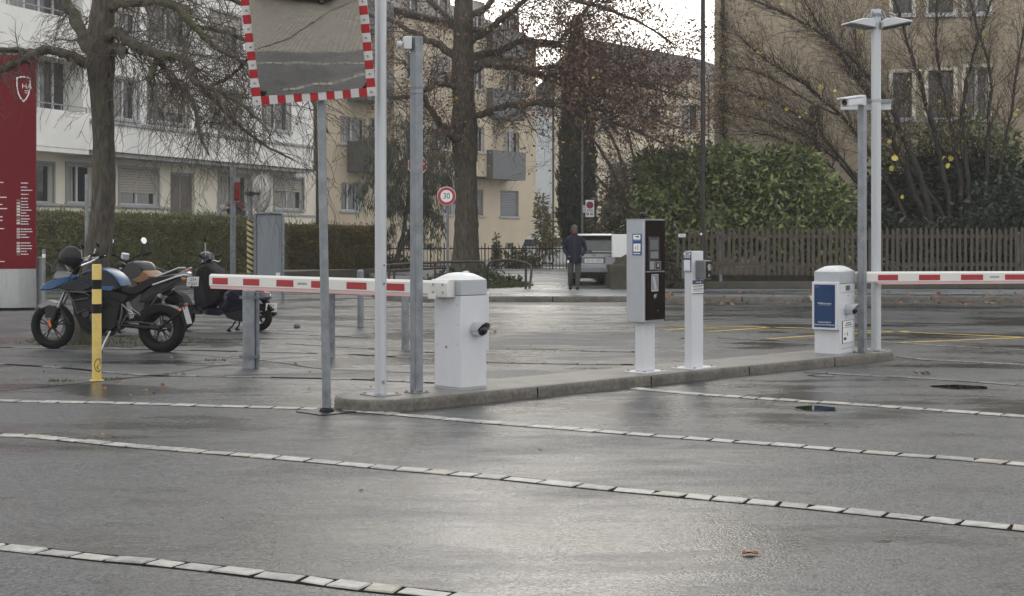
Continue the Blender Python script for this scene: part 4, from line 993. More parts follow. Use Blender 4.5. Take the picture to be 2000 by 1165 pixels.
# mossy tree behind the motorcycle
Yt = tp.y
t_ = thing('street_tree', 'mossy pollarded tree with bare drooping twigs behind the blue motorcycle', 'tree', tp)
mb = MB()
trunk, tr_ = limb(mb, [(158, 676, 36), (161, 655, 29), (170, 610, 25), (183, 545, 24), (193, 480, 25), (199, 430, 24), (203, 370, 22), (203, 300, 21), (201, 230, 21.5), (198, 170, 23), (197, 120, 27), (197, 60, 25), (203, 0, 22), (208, -80, 18)], Yt, Yt, 20, 5, rough=.04)
o = mb.build('trunk', M['bark'], parent=t_, world=True, smooth=60)
LM = []; mb = MB()
def L_(pts, dy): 
    ps, rs = limb(mb, pts, Yt, Yt+dy, 9, 4, rough=.14); LM.append((ps, rs)); return ps
L_([(185, 128, 13), (155, 118, 13), (130, 106, 12), (95, 98, 11), (62, 108, 9), (30, 126, 8), (-10, 142, 7), (-80, 165, 5)], -.6)
L_([(75, 104, 7), (45, 100, 8), (10, 98, 6), (-40, 92, 5)], -.9)
L_([(190, 110, 15), (165, 80, 15), (150, 40, 14), (132, 5, 12), (110, -50, 9)], .5)
L_([(205, 105, 14), (225, 95, 13), (240, 98, 12), (238, 108, 8)], -.5)
L_([(208, 95, 12), (212, 70, 13), (240, 68, 13), (263, 88, 12), (309, 108, 11), (348, 112, 9), (371, 130, 8), (377, 155, 7), (406, 171, 6), (456, 193, 4.5), (502, 232, 3)], -1.3)
L_([(309, 110, 9), (302, 130, 8), (297, 143, 8), (288, 155, 8)], -1.0)
L_([(312, 118, 8), (325, 145, 6), (348, 166, 5.5), (372, 195, 5), (384, 225, 4), (391, 263, 3.5), (407, 303, 2.5)], -1.5)
L_([(210, 20, 14), (232, 8, 13), (264, 4, 12), (300, 2, 11), (340, 10, 10), (362, 30, 9), (380, 54, 8), (413, 85, 7), (447, 106, 5), (500, 140, 3.5)], -1.1)
L_([(300, 2, 9), (345, -15, 8), (420, -10, 7), (480, 10, 5), (540, 40, 4), (600, 75, 3)], .7)
L_([(380, 54, 6), (430, 60, 5), (500, 90, 5), (560, 140, 4), (610, 200, 3), (640, 260, 2)], -.4)
L_([(205, 0, 14), (250, -40, 12), (330, -60, 11), (430, -50, 9), (520, -20, 7), (600, 20, 5), (660, 80, 4), (690, 150, 3)], .9)
L_([(406, 171, 5), (450, 150, 4), (480, 120, 3.5), (510, 95, 2.5)], -1.6)
L_([(376, 150, 6), (420, 200, 5), (460, 240, 4), (510, 280, 3), (570, 310, 2)], -.9)
mb.build('limb', M['mossbark'], parent=t_, world=True, smooth=60)
mb = MB()
for li, (ps, rs) in enumerate(LM):
    left = li in (0, 1, 2)
    for i in range(2, len(ps)):
        if li == 3 or li == 5:
            k = 1
        else: k = 3 if not left else 2
        if ps[i].x > P(360, 0, Yt).x: k = 2
        for _ in range(k):
            d = Vector((rnd(-.5, 1) if not left else rnd(-1, .8), rnd(-.8, .8), rnd(-.9, .5)))
            tw_x = ps[i].x
            if li in (6,) and i > len(ps)-5: continue
            twig(mb, ps[i]+Vector((0, 0, 0)), d, rnd(.4, 1.35) if not left else rnd(.25, .7), max(.005, min(rs[i]*.45, .009)), 2 if random.random() < .75 else 1, .55, .8, 5, 0, None, 3, (2, 4), .6)
mb.build('twigs', M['twig'], parent=t_, world=True, smooth=0)

# big tree on the mound
Yc = 38.6
t_ = thing('street_tree', 'big dark tree with dry copper leaves on the grass mound', 'tree', P(912, 541, Yc))
mb = MB()
limb(mb, [(912, 552, 42), (910, 535, 33), (910, 500, 27), (911, 450, 24), (911, 390, 22), (909, 330, 22), (908, 285, 25), (907, 250, 26), (906, 200, 22), (904, 140, 22), (905, 80, 20), (905, 20, 19), (907, -60, 14)], Yc, Yc, 20, 5, rough=.04)
mb.build('trunk', M['bark2'], parent=t_, world=True, smooth=60)
LM = []; mb = MB()
def Lc(pts, dy): ps, rs = limb(mb, pts, Yc, Yc+dy, 8, 4, rough=.12); LM.append((ps, rs))
Lc([(900, 275, 11), (880, 262, 10), (862, 245, 9), (845, 222, 8), (828, 188, 7), (806, 155, 5), (790, 120, 4)], -1.5)
Lc([(905, 262, 10), (888, 270, 8), (872, 262, 6)], -1.2)
Lc([(912, 240, 10), (940, 222, 9), (975, 210, 8), (1010, 205, 8), (1060, 203, 7.5), (1110, 213, 7), (1160, 230, 6), (1215, 245, 5), (1265, 265, 3.5), (1315, 290, 2)], -2.2)
Lc([(910, 145, 12), (940, 128, 12), (985, 126, 11), (1030, 138, 9), (1075, 155, 8), (1120, 172, 7), (1170, 186, 6), (1220, 200, 4), (1280, 214, 2.5)], -1.0)
Lc([(910, 118, 11), (950, 106, 9), (985, 96, 8), (1020, 82, 7), (1070, 84, 6), (1120, 96, 5), (1180, 112, 3.5), (1250, 140, 2.5)], 1.6)
Lc([(906, 95, 10), (940, 68, 9), (975, 42, 8), (1005, 18, 7), (1035, -10, 6), (1080, -50, 5)], -.5)
Lc([(1085, 90, 5), (1108, 65, 5), (1130, 40, 4), (1148, 15, 4), (1165, -20, 3)], 1.0)
Lc([(900, 180, 8), (870, 165, 7), (840, 172, 6), (800, 190, 5), (755, 187, 4), (715, 175, 3)], -1.4)
Lc([(898, 118, 11), (868, 95, 9), (835, 78, 8), (800, 60, 6), (760, 40, 5), (700, 25, 3)], 1.2)
Lc([(900, 60, 9), (870, 30, 8), (840, 0, 7), (810, -40, 5)], .8)
Lc([(905, 40, 9), (950, 10, 8), (990, -40, 6)], 1.4)
Lc([(1030, 138, 6), (1080, 130, 5), (1140, 140, 4), (1210, 150, 3), (1290, 175, 2)], 1.5)
Lc([(1110, 213, 5), (1170, 215, 4), (1240, 225, 3), (1330, 250, 2)], -1.0)
Lc([(1120, 172, 5), (1180, 160, 4), (1260, 170, 3), (1340, 190, 2)], .5)
Lc([(1040, -15, 6), (1120, 0, 5), (1190, 20, 4), (1260, 50, 3), (1320, 90, 2)], 1.2)
mb.build('limb', M['bark2'], parent=t_, world=True, smooth=60)
mb = MB(); lf = MB()
def cop(pts, lev):
    if lev > 1: return
    for p in pts[1:]:
        px = 1000+p.x*K/p.y; py = HY-(p.z-H)*K/p.y
        dens = .36 if px > 1090 else (.24 if px > 980 else .17)
        if px > 1000 and py < 110: dens *= 1.1
        if px > 1215 and py > 285: dens = 0
        if py > 215 and px < 1250: dens *= .6
        if random.random() < dens:
            for k in range(random.randint(1, 2)):
                q = p+Vector((rnd(-.12, .12), rnd(-.12, .12), rnd(-.14, .06)))
                yel = .003 if py < 150 else .018
                mi = 3 if random.random() < yel else random.choices((0, 1, 2), (4, 4, 2))[0]
                s_ = rnd(.055, .115); lf.leaf(q, s_, s_*.65, mi, d=Vector((rnd(-1, 1), rnd(-1, 1), rnd(-1.4, .4))))
for li, (ps, rs) in enumerate(LM):
    for i in range(2, len(ps)):
        px = 1000+ps[i].x*K/ps[i].y
        for _ in range(4 if px > 1000 else 2):
            d = Vector((rnd(-.4, 1) if px > 920 else rnd(-1, .5), rnd(-.9, .9), rnd(-.5, .8)))
            twig(mb, ps[i], d, rnd(.7, 2.1), max(.007, min(rs[i]*.42, .014)), 2, .22, .7, 5, 0, cop, 3, (3, 4), .6)
mb.build('twigs', M['twig2'], parent=t_, world=True, smooth=0)
lf.build('leaves', [M['copper1'], M['copper2'], M['copper3'], M['yleaf']], parent=t_, world=True, smooth=0)

# bare multi-stemmed tree in front of the tan house
Yb = 40.7
t_ = thing('bare_tree', 'bare many stemmed tree with a few yellow leaves in front of the tan house', 'tree', gp(1830, Yb, PZ))
LM = []; mb = MB()
def Lb(pts, dy): ps, rs = limb(mb, pts, Yb-1.5, Yb-1.5+dy, 7, 4, rough=.08); LM.append((ps, rs))
Lb([(1840, 500, 14), (1810, 390, 12), (1775, 290, 11), (1740, 215, 9), (1690, 140, 7), (1630, 85, 5), (1560, 40, 4), (1470, 0, 3)], -1.0)
Lb([(1830, 500, 13), (1790, 380, 11), (1745, 280, 10), (1690, 180, 8), (1650, 120, 6), (1600, 50, 4), (1560, -20, 3)], -.4)
Lb([(1800, 500, 10), (1740, 370, 8), (1690, 290, 7), (1640, 225, 6), (1570, 165, 5), (1500, 120, 3.5), (1440, 70, 2)], .4)
Lb([(1790, 500, 9), (1710, 400, 7), (1650, 320, 6), (1590, 250, 5), (1520, 205, 4), (1440, 175, 2)], -1.2)
Lb([(1760, 500, 8), (1690, 380, 6), (1620, 300, 5), (1560, 260, 4), (1490, 235, 3), (1425, 220, 2)], .2)
Lb([(1740, 500, 8), (1660, 370, 5), (1590, 300, 4), (1520, 270, 3), (1450, 255, 2)], -.6)
Lb([(1860, 500, 13), (1850, 380, 10), (1820, 250, 9), (1795, 150, 7), (1765, 60, 5), (1740, -30, 4)], .5)
Lb([(1880, 500, 10), (1875, 350, 8), (1850, 220, 6), (1830, 110, 5), (1830, 0, 3)], .9)
Lb([(1905, 500, 10), (1890, 350, 8), (1880, 220, 7), (1900, 110, 5), (1930, 20, 4), (1950, -40, 3)], .2)
Lb([(1930, 500, 9), (1925, 380, 7), (1930, 250, 7), (1935, 150, 5), (1910, 60, 4), (1890, -20, 3)], -.4)
Lb([(1935, 500, 8), (1950, 350, 6), (1975, 220, 5), (1990, 110, 4), (2010, 0, 3)], .6)
Lb([(1880, 500, 9), (1830, 400, 7), (1770, 320, 6), (1720, 240, 5), (1680, 150, 4), (1670, 50, 3)], .7)
Lb([(1990, 500, 8), (2020, 350, 6), (2040, 200, 5), (2060, 0, 3)], .2)
Lb([(1640, 225, 4), (1580, 200, 3), (1500, 150, 3), (1430, 130, 2)], .6)
mb.build('stem', M['bark3'], parent=t_, world=True, smooth=60)
mb = MB(); lf = MB()
def sd_(pts, lev):
    for p in pts[1:]:
        if random.random() < .26: lf.leaf(p+Vector((rnd(-.04, .04), rnd(-.04, .04), -.03)), rnd(.05, .10), .03, 0, d=Vector((rnd(-.4, .4), rnd(-.4, .4), -1)))
        if random.random() < .003: 
            lf.rleaf(p, rnd(.07, .12), 1)
for ps, rs in LM:
    for i in range(5, len(ps)):
        px = 1000+ps[i].x*K/ps[i].y; py = HY-(ps[i].z-H)*K/ps[i].y
        if py > 330: continue
        for _ in range(5):
            base_d = (ps[i]-ps[i-1]).normalized()
            d = base_d*.9+Vector((rnd(-1, .8), rnd(-.6, .6), rnd(-.4, .9)))*.8
            twig(mb, ps[i], d, rnd(.5, 1.6), max(.005, min(rs[i]*.40, .012)), 2, .0, .5, 4, 0, sd_, 3, (3, 4), .66, .05)
mb.build('twigs', M['twig2'], parent=t_, world=True, smooth=0)
for px, py in ((1745, 325), (1748, 302), (1848, 320), (1846, 306), (1858, 304), (1762, 380), (1645, 112), (1600, 165)):
    p = P(px, py, Yb-3.4 if px > 1690 else Yb-2.2)
    lf.rleaf(p, rnd(.12, .18), 1)
lf.build('leaves', [M['seed'], M['yleaf']], parent=t_, world=True, smooth=0)
# thin arching shrub left of the laurel
t_ = thing('bare_shrub', 'thin arching bare shrub between the cypress and the laurel hedge', 'shrub', gp(1235, 46, PZ))
LM = []; mb = MB()
for pts, dy in (([(1240, 480, 6), (1225, 400, 5), (1200, 340, 4), (1170, 290, 3), (1130, 240, 2)], .3), ([(1242, 480, 6), (1235, 400, 5), (1215, 320, 4), (1195, 270, 3), (1160, 220, 2)], -.5), ([(1238, 480, 5), (1215, 420, 4), (1185, 370, 3), (1160, 340, 2)], -.3), ([(1246, 480, 5), (1250, 400, 4), (1240, 320, 3), (1225, 250, 2)], .4)):
    ps, rs = limb(mb, pts, 46, 46+dy, 6); LM.append((ps, rs))
mb.build('stem', M['bark2'], parent=t_, world=True)
mb = MB()
for ps, rs in LM:
    for i in range(4, len(ps)):
        for _ in range(2): twig(mb, ps[i], Vector((rnd(-1, .5), rnd(-.5, .5), rnd(0, 1))), rnd(.4, 1.0), .009, 2, .15, .5, 4)
mb.build('twigs', M['twig2'], parent=t_, world=True, smooth=0)
# willow-like tree
Yw = 53.0
t_ = thing('willow', 'small grey green willow with drooping foliage in front of the beige house', 'tree', gp(772, Yw, 0))
LM = []; mb = MB()
for pts, dy in (([(768, 535, 7), (780, 490, 6), (792, 430, 5), (798, 370, 4), (800, 310, 3), (795, 260, 2)], 0), ([(782, 490, 5), (805, 440, 4), (822, 390, 3.5), (840, 340, 3), (850, 290, 2)], -.5), ([(792, 430, 4), (775, 370, 3), (760, 320, 2.5), (755, 270, 2)], .6), ([(800, 330, 3), (815, 290, 2), (830, 250, 2)], -1)):
    ps, rs = limb(mb, pts, Yw, Yw+dy, 8); LM.append((ps, rs))
mb.build('trunk', M['bark2'], parent=t_, world=True)
mb = MB(); lf = MB()
def wl(pts, lev):
    for p in pts[1:]:
        for k in range(2): lf.leaf(p+Vector((rnd(-.1, .1), rnd(-.1, .1), rnd(-.1, .05))), rnd(.16, .3), .04, random.choice((0, 0, 1)), d=Vector((rnd(-.3, .3), rnd(-.3, .3), -1)))
for ps, rs in LM:
    for i in range(7, len(ps)):
        for _ in range(3): twig(mb, ps[i], Vector((rnd(-1, 1), rnd(-.8, .8), rnd(-.1, .7))), rnd(.7, 1.6), .012, 2, 1.1, .5, 5, 0, wl)
mb.build('twigs', M['twig'], parent=t_, world=True, smooth=0); lf.build('leaves', [M['willow1'], M['willow2']], parent=t_, world=True, smooth=0)

# ------------------------------------------------------------ things on and round the traffic island
def face(C, d):
    f = Facade.__new__(Facade); f.O = Vector((C[0], C[1])); f.d = Vector((d[0], d[1])).normalized(); f.n = Vector((f.d.y, -f.d.x)); return f
class Post:
    # a box seen corner-on: the near vertical edge at pixel (px,py) on the island, faces ending at pixel columns pl and pr
    def __init__(s, px, py, pl, pr, th, z=None):
        z = IZ if z is None else z
        g0 = G(px, py, z); s.C = Vector((g0.x, g0.y)); th = R(th)
        s.u = Vector((math.cos(th), math.sin(th))); s.v = Vector((-math.sin(th), math.cos(th)))
        def ln(d, q): r = (q-1000)/K; return (r*s.C.y-s.C.x)/(d.x-r*d.y)
        s.a = ln(s.u, pr); s.b = ln(s.v, pl)
        s.R = face(s.C, s.u); l0 = s.C+s.v*s.b; s.L = face(l0, -s.v)
        s.R2 = face(s.C+s.u*s.a, s.v)        # hidden back right face
        s.mid = s.C+s.u*s.a/2+s.v*s.b/2; s.Y = s.C.y
    def z(s, py): return H+(HY-py)*s.Y/K
    def ring(s, z, e=0.0):
        c = s.C-(s.u+s.v)*e
        return [(q.x, q.y, z) for q in (c, c+s.u*(s.a+2*e), c+s.u*(s.a+2*e)+s.v*(s.b+2*e), c+s.v*(s.b+2*e))]
    def body(s, mb, rings, mi=0):
        o = len(mb.v)
        for z, e in rings: mb.v += s.ring(z, e)
        for i in range(len(rings)-1):
            for k in range(4): mb.f.append((o+i*4+k, o+i*4+(k+1) % 4, o+i*4+4+(k+1) % 4, o+i*4+4+k)); mb.m.append(mi)
        mb.f.append((o+3, o+2, o+1, o)); mb.m.append(mi); q = o+(len(rings)-1)*4; mb.f.append((q, q+1, q+2, q+3)); mb.m.append(mi)
def axes(n):
    n = Vector(n).normalized(); x = Vector((0, 0, 1)).cross(n)
    if x.length < 1e-4: x = Vector((1, 0, 0))
    x.normalize(); y = n.cross(x); return Matrix((x, y, n)).transposed()
def hood_lamp(parent, F, a, z, r=.052, ln=.13, world=True):
    # round warning lamp with a curved hood, on the face F
    n3 = Vector((F.n.x, F.n.y, 0)); A = axes(n3); c = F.w(a, z, 0)
    mb = MB(); mb.lathe([(r*.55, -.01), (r*.95, .0), (r, .02), (r, ln*.55), (r*.93, ln*.6), (r*.80, ln*.6)], c, 24, M=A); o = mb.build('warning_lamp', M['white'], parent=parent, world=world)
    mb = MB(); mb.lathe([(r*.86, ln*.52), (r*.86, ln*.62), (r*.7, ln*.78), (r*.35, ln*.88), (.0005, ln*.9)], c, 20, M=A); mb.build('lens', M['glassblk'], parent=o, world=world)
    mb = MB(); nn = 14
    for i in range(nn+1):
        t_ = lerp(-.12, math.pi+.12, i/nn); ext = ln*(.60+.42*max(0, math.sin(t_))**.6)
        for rr, w_ in ((r*1.04, .01), (r*1.10, ext)): mb.v.append(tuple(c+A @ Vector((rr*math.cos(t_), rr*math.sin(t_), w_))))
        for rr, w_ in ((r*1.14, 0), (r*1.19, ext)): mb.v.append(tuple(c+A @ Vector((rr*math.cos(t_), rr*math.sin(t_), w_))))
    for i in range(nn):
        o_ = i*4
        for q in ((o_, o_+1, o_+5, o_+4), (o_+2, o_+6, o_+7, o_+3), (o_+1, o_+3, o_+7, o_+5)): mb.f.append(q); mb.m.append(0)
    mb.build('hood', M['cabgrey'], parent=o, world=world)
    return o
def bars(F, mb, rect, rows, off, mi=0, fill=.9):
    # lines of print too small to read
    x0, y0, x1, y1 = rect; a0, a1, z0, z1 = F.rect(x0, y0, x1, y1, off)
    for k, (f0, f1, h) in enumerate(rows):
        z = lerp(z1, z0, h); hh = abs(z1-z0)*.5/len(rows); F.box(mb, lerp(a0, a1, f0), lerp(a0, a1, f1), z-hh*.5, z+hh*.5, off, off+.0012, mi)
def label(F, parent, rect, off, frame, rows=(), inner=True, name='label'):
    mb = MB(); a0, a1, z0, z1 = F.rect(*rect, off); F.box(mb, a0, a1, z0, z1, off-.003, off+.003); o = mb.build(name, M[frame], parent=parent, world=True, smooth=0)
    return o, (a0, a1, z0, z1)
def patch(F, parent, q, u0, u1, v0, v1, off, m, name='print'):
    a0, a1, z0, z1 = q; mb = MB(); F.box(mb, lerp(a0, a1, u0), lerp(a0, a1, u1), lerp(z1, z0, v1), lerp(z1, z0, v0), off, off+.0015); return mb.build(name, M[m], parent=parent, world=True, smooth=0)
def bolts(mb, pts, r=.011, h=.014):
    for p in pts: mb.lathe([(r*1.5, 0), (r*1.5, h*.3), (r, h*.35), (r, h), (r*.6, h*1.15)], p, 6)

def barrier(lab, P_, ycap, ytop, yj, arm_dir, arm_len, arm_y, arm_px, refl, txt, arm_off, slope=0.0):
    t_ = thing('parking_barrier', lab, 'barrier', (P_.mid.x, P_.mid.y, IZ), group='white parking barriers on the traffic island')
    zj, zc, zt_ = P_.z(yj), P_.z(ycap), P_.z(ytop)+.03
    mb = MB(); P_.body(mb, [(IZ+.014, -.006), (IZ+.016, 0), (zj-.004, 0)]); mb.build('cabinet', M['white'], parent=t_, world=True, bevel=.006)
    mb = MB(); P_.body(mb, [(IZ, .004), (IZ+.013, .004)]); mb.build('base_frame', M['cabgrey'], parent=t_, world=True, smooth=0)
    mb = MB(); P_.body(mb, [(zj-.004, -.008), (zj, -.004), (zj+.001, .003), (zc, .003)]); P_.body(mb, [(zc+.0005, .003), (zc+.006, .001), (lerp(zc, zt_, .55), -.045), (lerp(zc, zt_, .9), -.09), (zt_, -.13)], 1)
    mb.build('cap', [M['cabtop'], M['cablid']], parent=t_, world=True, bevel=.005)
    # boom
    d = Vector((arm_dir[0], arm_dir[1], slope)).normalized(); s0 = arm_off; n3 = Vector((d.y, -d.x, 0)).normalized()
    if n3.y > 0: n3 = -n3
    up = n3.cross(d); up = up if up.z > 0 else -up; hh, ht = .068, .036
    sec = [(-ht*.6, -hh), (ht*.6, -hh), (ht, -hh*.72), (ht, hh*.70), (ht*.45, hh), (-ht*.45, hh), (-ht, hh*.70), (-ht, -hh*.72)]
    def q(a, w_, h): return s0+d*a+n3*w_+up*h
    mb = MB(); nn = 8
    for a in (0.0, arm_len):
        for w_, h in sec: mb.v.append(tuple(q(a, w_, h)))
    for k in range(nn): mb.f.append((k, (k+1) % nn, nn+(k+1) % nn, nn+k)); mb.m.append(0)
    mb.f.append(tuple(nn-1-k for k in range(nn))); mb.f.append(tuple(nn+k for k in range(nn))); mb.m += [0, 0]
    arm = mb.build('boom', M['armwhite'], parent=t_, world=True, bevel=.004)
    mb = MB()
    for a0, a1 in ((.42, arm_len-.01),):
        vs = [q(a, w_, h) for a in (a0, a1) for w_, h in ((-ht*.7, -hh-.016), (ht*.7, -hh-.016), (ht*.85, -hh*.80), (-ht*.85, -hh*.80))]
        mb.add(vs, [(0, 1, 5, 4), (1, 2, 6, 5), (2, 3, 7, 6), (3, 0, 4, 7), (3, 2, 1, 0), (4, 5, 6, 7)])
    mb.build('rubber_edge', M['pinkrub'], parent=arm, world=True, smooth=0)
    # reflective patches located by pixel column on the boom's near face
    def along(px):
        r = (px-1000)/K; o = s0+n3*ht; return (r*o.y-o.x)/(d.x-r*d.y)
    for x0, x1 in refl:
        a0, a1 = sorted((along(x0), along(x1))); mb = MB()
        vs = [q(a, w_, h) for w_ in (ht-.001, ht+.0025) for a, h in ((a0, -.036), (a1, -.036), (a1, .030), (a0, .030))]
        mb.add(vs, [(3, 2, 1, 0), (4, 5, 6, 7), (0, 1, 5, 4), (1, 2, 6, 5), (2, 3, 7, 6), (3, 0, 4, 7)]); mb.build('reflector', M['refred'], parent=arm, world=True, smooth=0)
    a0, a1 = sorted((along(txt-9), along(txt+9))); mb = MB()
    for k in range(7):
        b0 = lerp(a0, a1, k/7); b1 = lerp(a0, a1, (k+.72)/7); vs = [q(a, ht+.0015, h) for a, h in ((b0, -.012), (b1, -.012), (b1, .010), (b0, .010))]; mb.add(vs, [(0, 1, 2, 3)])
    mb.build('maker_print', M['greyink'], parent=arm, world=True, smooth=0)
    return t_, arm, q, d, n3, zj, zc, ht, hh

# left barrier
PL = Post(900.5, 762.5, 848.5, 950, 45)
c3 = PL.L.w(PL.b-.02, H+(HY-564)*PL.Y/K, .055)
th = R(51.5); s0 = Vector((c3.x, c3.y, PL.z(564)))
ad = (-math.sin(th), math.cos(th))
r_ = (880-1000)/K; k_ = (r_*s0.y-s0.x)/(ad[0]-r_*ad[1]); s0 = s0+Vector((ad[0], ad[1], 0))*k_
r_ = (413.5-1000)/K; alen = (r_*s0.y-s0.x)/(ad[0]-r_*ad[1])
ztip = H+(HY-548)*(s0.y+alen*ad[1])/K
tb_, arm, q, d, n3, zj, zc, ht, hh = barrier('white parking barrier with its red striped arm lowered towards the motorcycles', PL, 549, 540.5, 578, ad, alen, 564, 0,
    [(415, 445), (475, 506.5), (540, 573), (608, 640), (677, 716), (754, 790)], 590, s0, (ztip-s0.z)/alen)
mb = MB()
vs = [q(a, w_, h) for a in (-.004, .205) for w_, h in ((-ht-.018, -hh-.012), (ht+.006, -hh-.012), (ht+.014, -hh*.7), (ht+.014, hh*.72), (ht*.6, hh+.014), (-ht-.018, hh+.014))]
mb.add(vs, [tuple(range(5, -1, -1)), tuple(range(6, 12))]+[(k, (k+1) % 6, 6+(k+1) % 6, 6+k) for k in range(6)])
vs = [q(a, w_, h) for a in (.13, .225) for w_, h in ((-ht-.01, -hh-.03), (ht+.02, -hh-.03), (ht+.02, -hh*.75), (-ht-.01, -hh*.75))]
mb.add(vs, [(3, 2, 1, 0), (4, 5, 6, 7), (0, 1, 5, 4), (1, 2, 6, 5), (2, 3, 7, 6), (3, 0, 4, 7)])
br = mb.build('boom_clamp', M['armwhite'], parent=tb_, world=True, bevel=.004)
mb = MB(); A = axes(n3)
for a in (.05, .165):
    for h in (-.034, .036): mb.lathe([(.010, 0), (.010, .008), (.007, .010), (.0005, .010)], q(a, ht+.014, h), 8, M=A)
mb.build('bolts', M['steel'], parent=br, world=True)
hood_lamp(tb_, PL.R, *PL.R.pt(929, 644), r=.062, ln=.145)
mb = MB(); a, z = PL.L.pt(871.5, 677.5); A = axes((PL.L.n.x, PL.L.n.y, 0)); mb.lathe([(.014, 0), (.014, .004), (.010, .005), (.009, .002), (.0005, .002)], PL.L.w(a, z, 0), 16, M=A)
for x, y in ((855.5, 594), (893, 597), (855, 633), (893, 635), (855, 672.5), (893, 674)):
    a, z = PL.L.pt(x, y); mb.lathe([(.006, 0), (.006, .002), (.0005, .004)], PL.L.w(a, z, 0), 10, M=A)
mb.build('lock_and_screws', M['steel'], parent=tb_, world=True)
a0, a1, z0, z1 = .01, PL.b-.02, PL.z(690), PL.z(573)
mb = MB(); PL.R2.box(mb, .02, .30, z0, z1, .012, .055); mb.build('side_display', M['white'], parent=tb_, world=True, bevel=.008)
mb = MB(); PL.R2.box(mb, .10, .22, z0+.1, z1-.1, .001, .012); mb.build('display_bracket', M['cabgrey'], parent=tb_, world=True, smooth=0)
LB = face(PL.C+PL.v*PL.b+PL.u*PL.a, -PL.u)
hood_lamp(tb_, LB, PL.a*.62, PL.z(634), r=.055, ln=.10)
mb = MB(); mb.ball((PL.mid.x+.05, PL.mid.y+.02, PL.z(540.5)+.025), (.035, .035, .02), 12, 8); mb.build('top_knob', M['lamp'], parent=tb_, world=True)

# right barrier with the blue display
PR_ = Post(1639.8, 695.5, 1590.6, 1669.5, 57)
ad = Vector((math.cos(R(20)), math.sin(R(20)))); g_ = PR_.C+PR_.u*PR_.a+PR_.v*.05
s0 = Vector((g_.x, g_.y, PR_.z(544.5)))-Vector((ad.x, ad.y, 0))*.06
ztip = H+(HY-541)*(s0.y+2.2*ad.y)/K
tr2, arm, q, d, n3, zj, zc, ht, hh = barrier('white parking barrier with blue display panel and red striped arm to the right', PR_, 532.5, 525.5, 555, (ad.x, ad.y), 3.7, 544.5, 0,
    [(1715, 1754), (1795, 1836), (1877, 1920), (1963, 2006), (2052, 2098)], 1943, s0, (ztip-s0.z)/2.2)
LF, RF = PR_.L, PR_.R
dq = LF.rect(1585.5, 551, 1637, 645, .06); mb = MB(); LF.box(mb, dq[0], dq[1], dq[2], dq[3], .002, .062); dp = mb.build('display_panel', M['white'], parent=tr2, world=True, bevel=.01)
iq = LF.rect(1590.3, 556.3, 1630.8, 640, .0635); mb = MB(); LF.box(mb, *iq, .061, .0645); mb.build('screen', M['display'], parent=dp, world=True, smooth=0)
mb = MB(); ac = (iq[0]+iq[1])/2; hS = iq[3]-iq[2]
def on(F, a_, z_, off): return lambda x, y: F.w(a_+x, z_+y, off)
put_text(mb, 'Willkommen', .032, on(LF, ac, lerp(iq[3], iq[2], .44), .0655)); put_text(mb, 'Automatische', .028, on(LF, ac, lerp(iq[3], iq[2], .875), .0655)); put_text(mb, 'Kennzeichen-Erfassung', .0255, on(LF, ac, lerp(iq[3], iq[2], .935), .0655))
mb.build('lettering', M['paper'], parent=dp, world=True, smooth=0)
mb = MB(); bars(LF, mb, (1598, 594, 1622, 599), [(0, .35, .5), (.4, .62, .5), (.68, 1, .5)], .0645)
bars(LF, mb, (1592.5, 558.5, 1600, 562.5), [(0, .55, .5), (.62, 1, .5)], .0645); mb.build('small_print', M['greyink'], parent=dp, world=True, smooth=0)
mb = MB(); RF.box(mb, *RF.rect(1652, 558, 1659.5, 567.5, 0), -.001, .004); mb.build('reader_window', M['door'], parent=tr2, world=True, smooth=0)
mb = MB()
for y in (571, 679.5): RF.box(mb, *RF.rect(1643, y-.5, 1668, y+.5, 0), -.001, .0015)
mb.build('seam_line', M['greyink'], parent=tr2, world=True, smooth=0)
hood_lamp(tr2, RF, *RF.pt(1653, 605), r=.060, ln=.15)
LB = face(PR_.C+PR_.v*PR_.b+PR_.u*PR_.a, -PR_.u); hood_lamp(tr2, LB, PR_.a*.6, PR_.z(592), r=.055, ln=.12)
mb = MB(); A = axes((RF.n.x, RF.n.y, 0)); a, z = RF.pt(1656, 577); mb.lathe([(.010, 0), (.010, .006), (.0005, .008)], RF.w(a, z, 0), 12, M=A); mb.build('lock', M['chrome'], parent=tr2, world=True)
nl, nq = label(RF, tr2, (1645, 626, 1667, 669.5), .002, 'ink', name='notice')
patch(RF, nl, nq, .03, .97, .015, .985, .0052, 'paper'); patch(RF, nl, nq, .30, .72, .10, .14, .0070, 'ink'); patch(RF, nl, nq, .22, .8, .19, .23, .0070, 'ink'); patch(RF, nl, nq, .03, .97, .30, .315, .0070, 'ink')
patch(RF, nl, nq, .10, .3, .58, .60, .007, 'greyink'); patch(RF, nl, nq, .10, .32, .74, .86, .007, 'ink')
mb = MB(); a_, z_ = lerp(nq[0], nq[1], .4), lerp(nq[3], nq[2], .60)
mb.add([RF.w(a_+x, z_+y, .0072) for x, y in ((-.012, .0), (.018, .03), (.022, -.03))], [(0, 1, 2)]); mb.build('arrow', M['ink'], parent=nl, world=True, smooth=0)

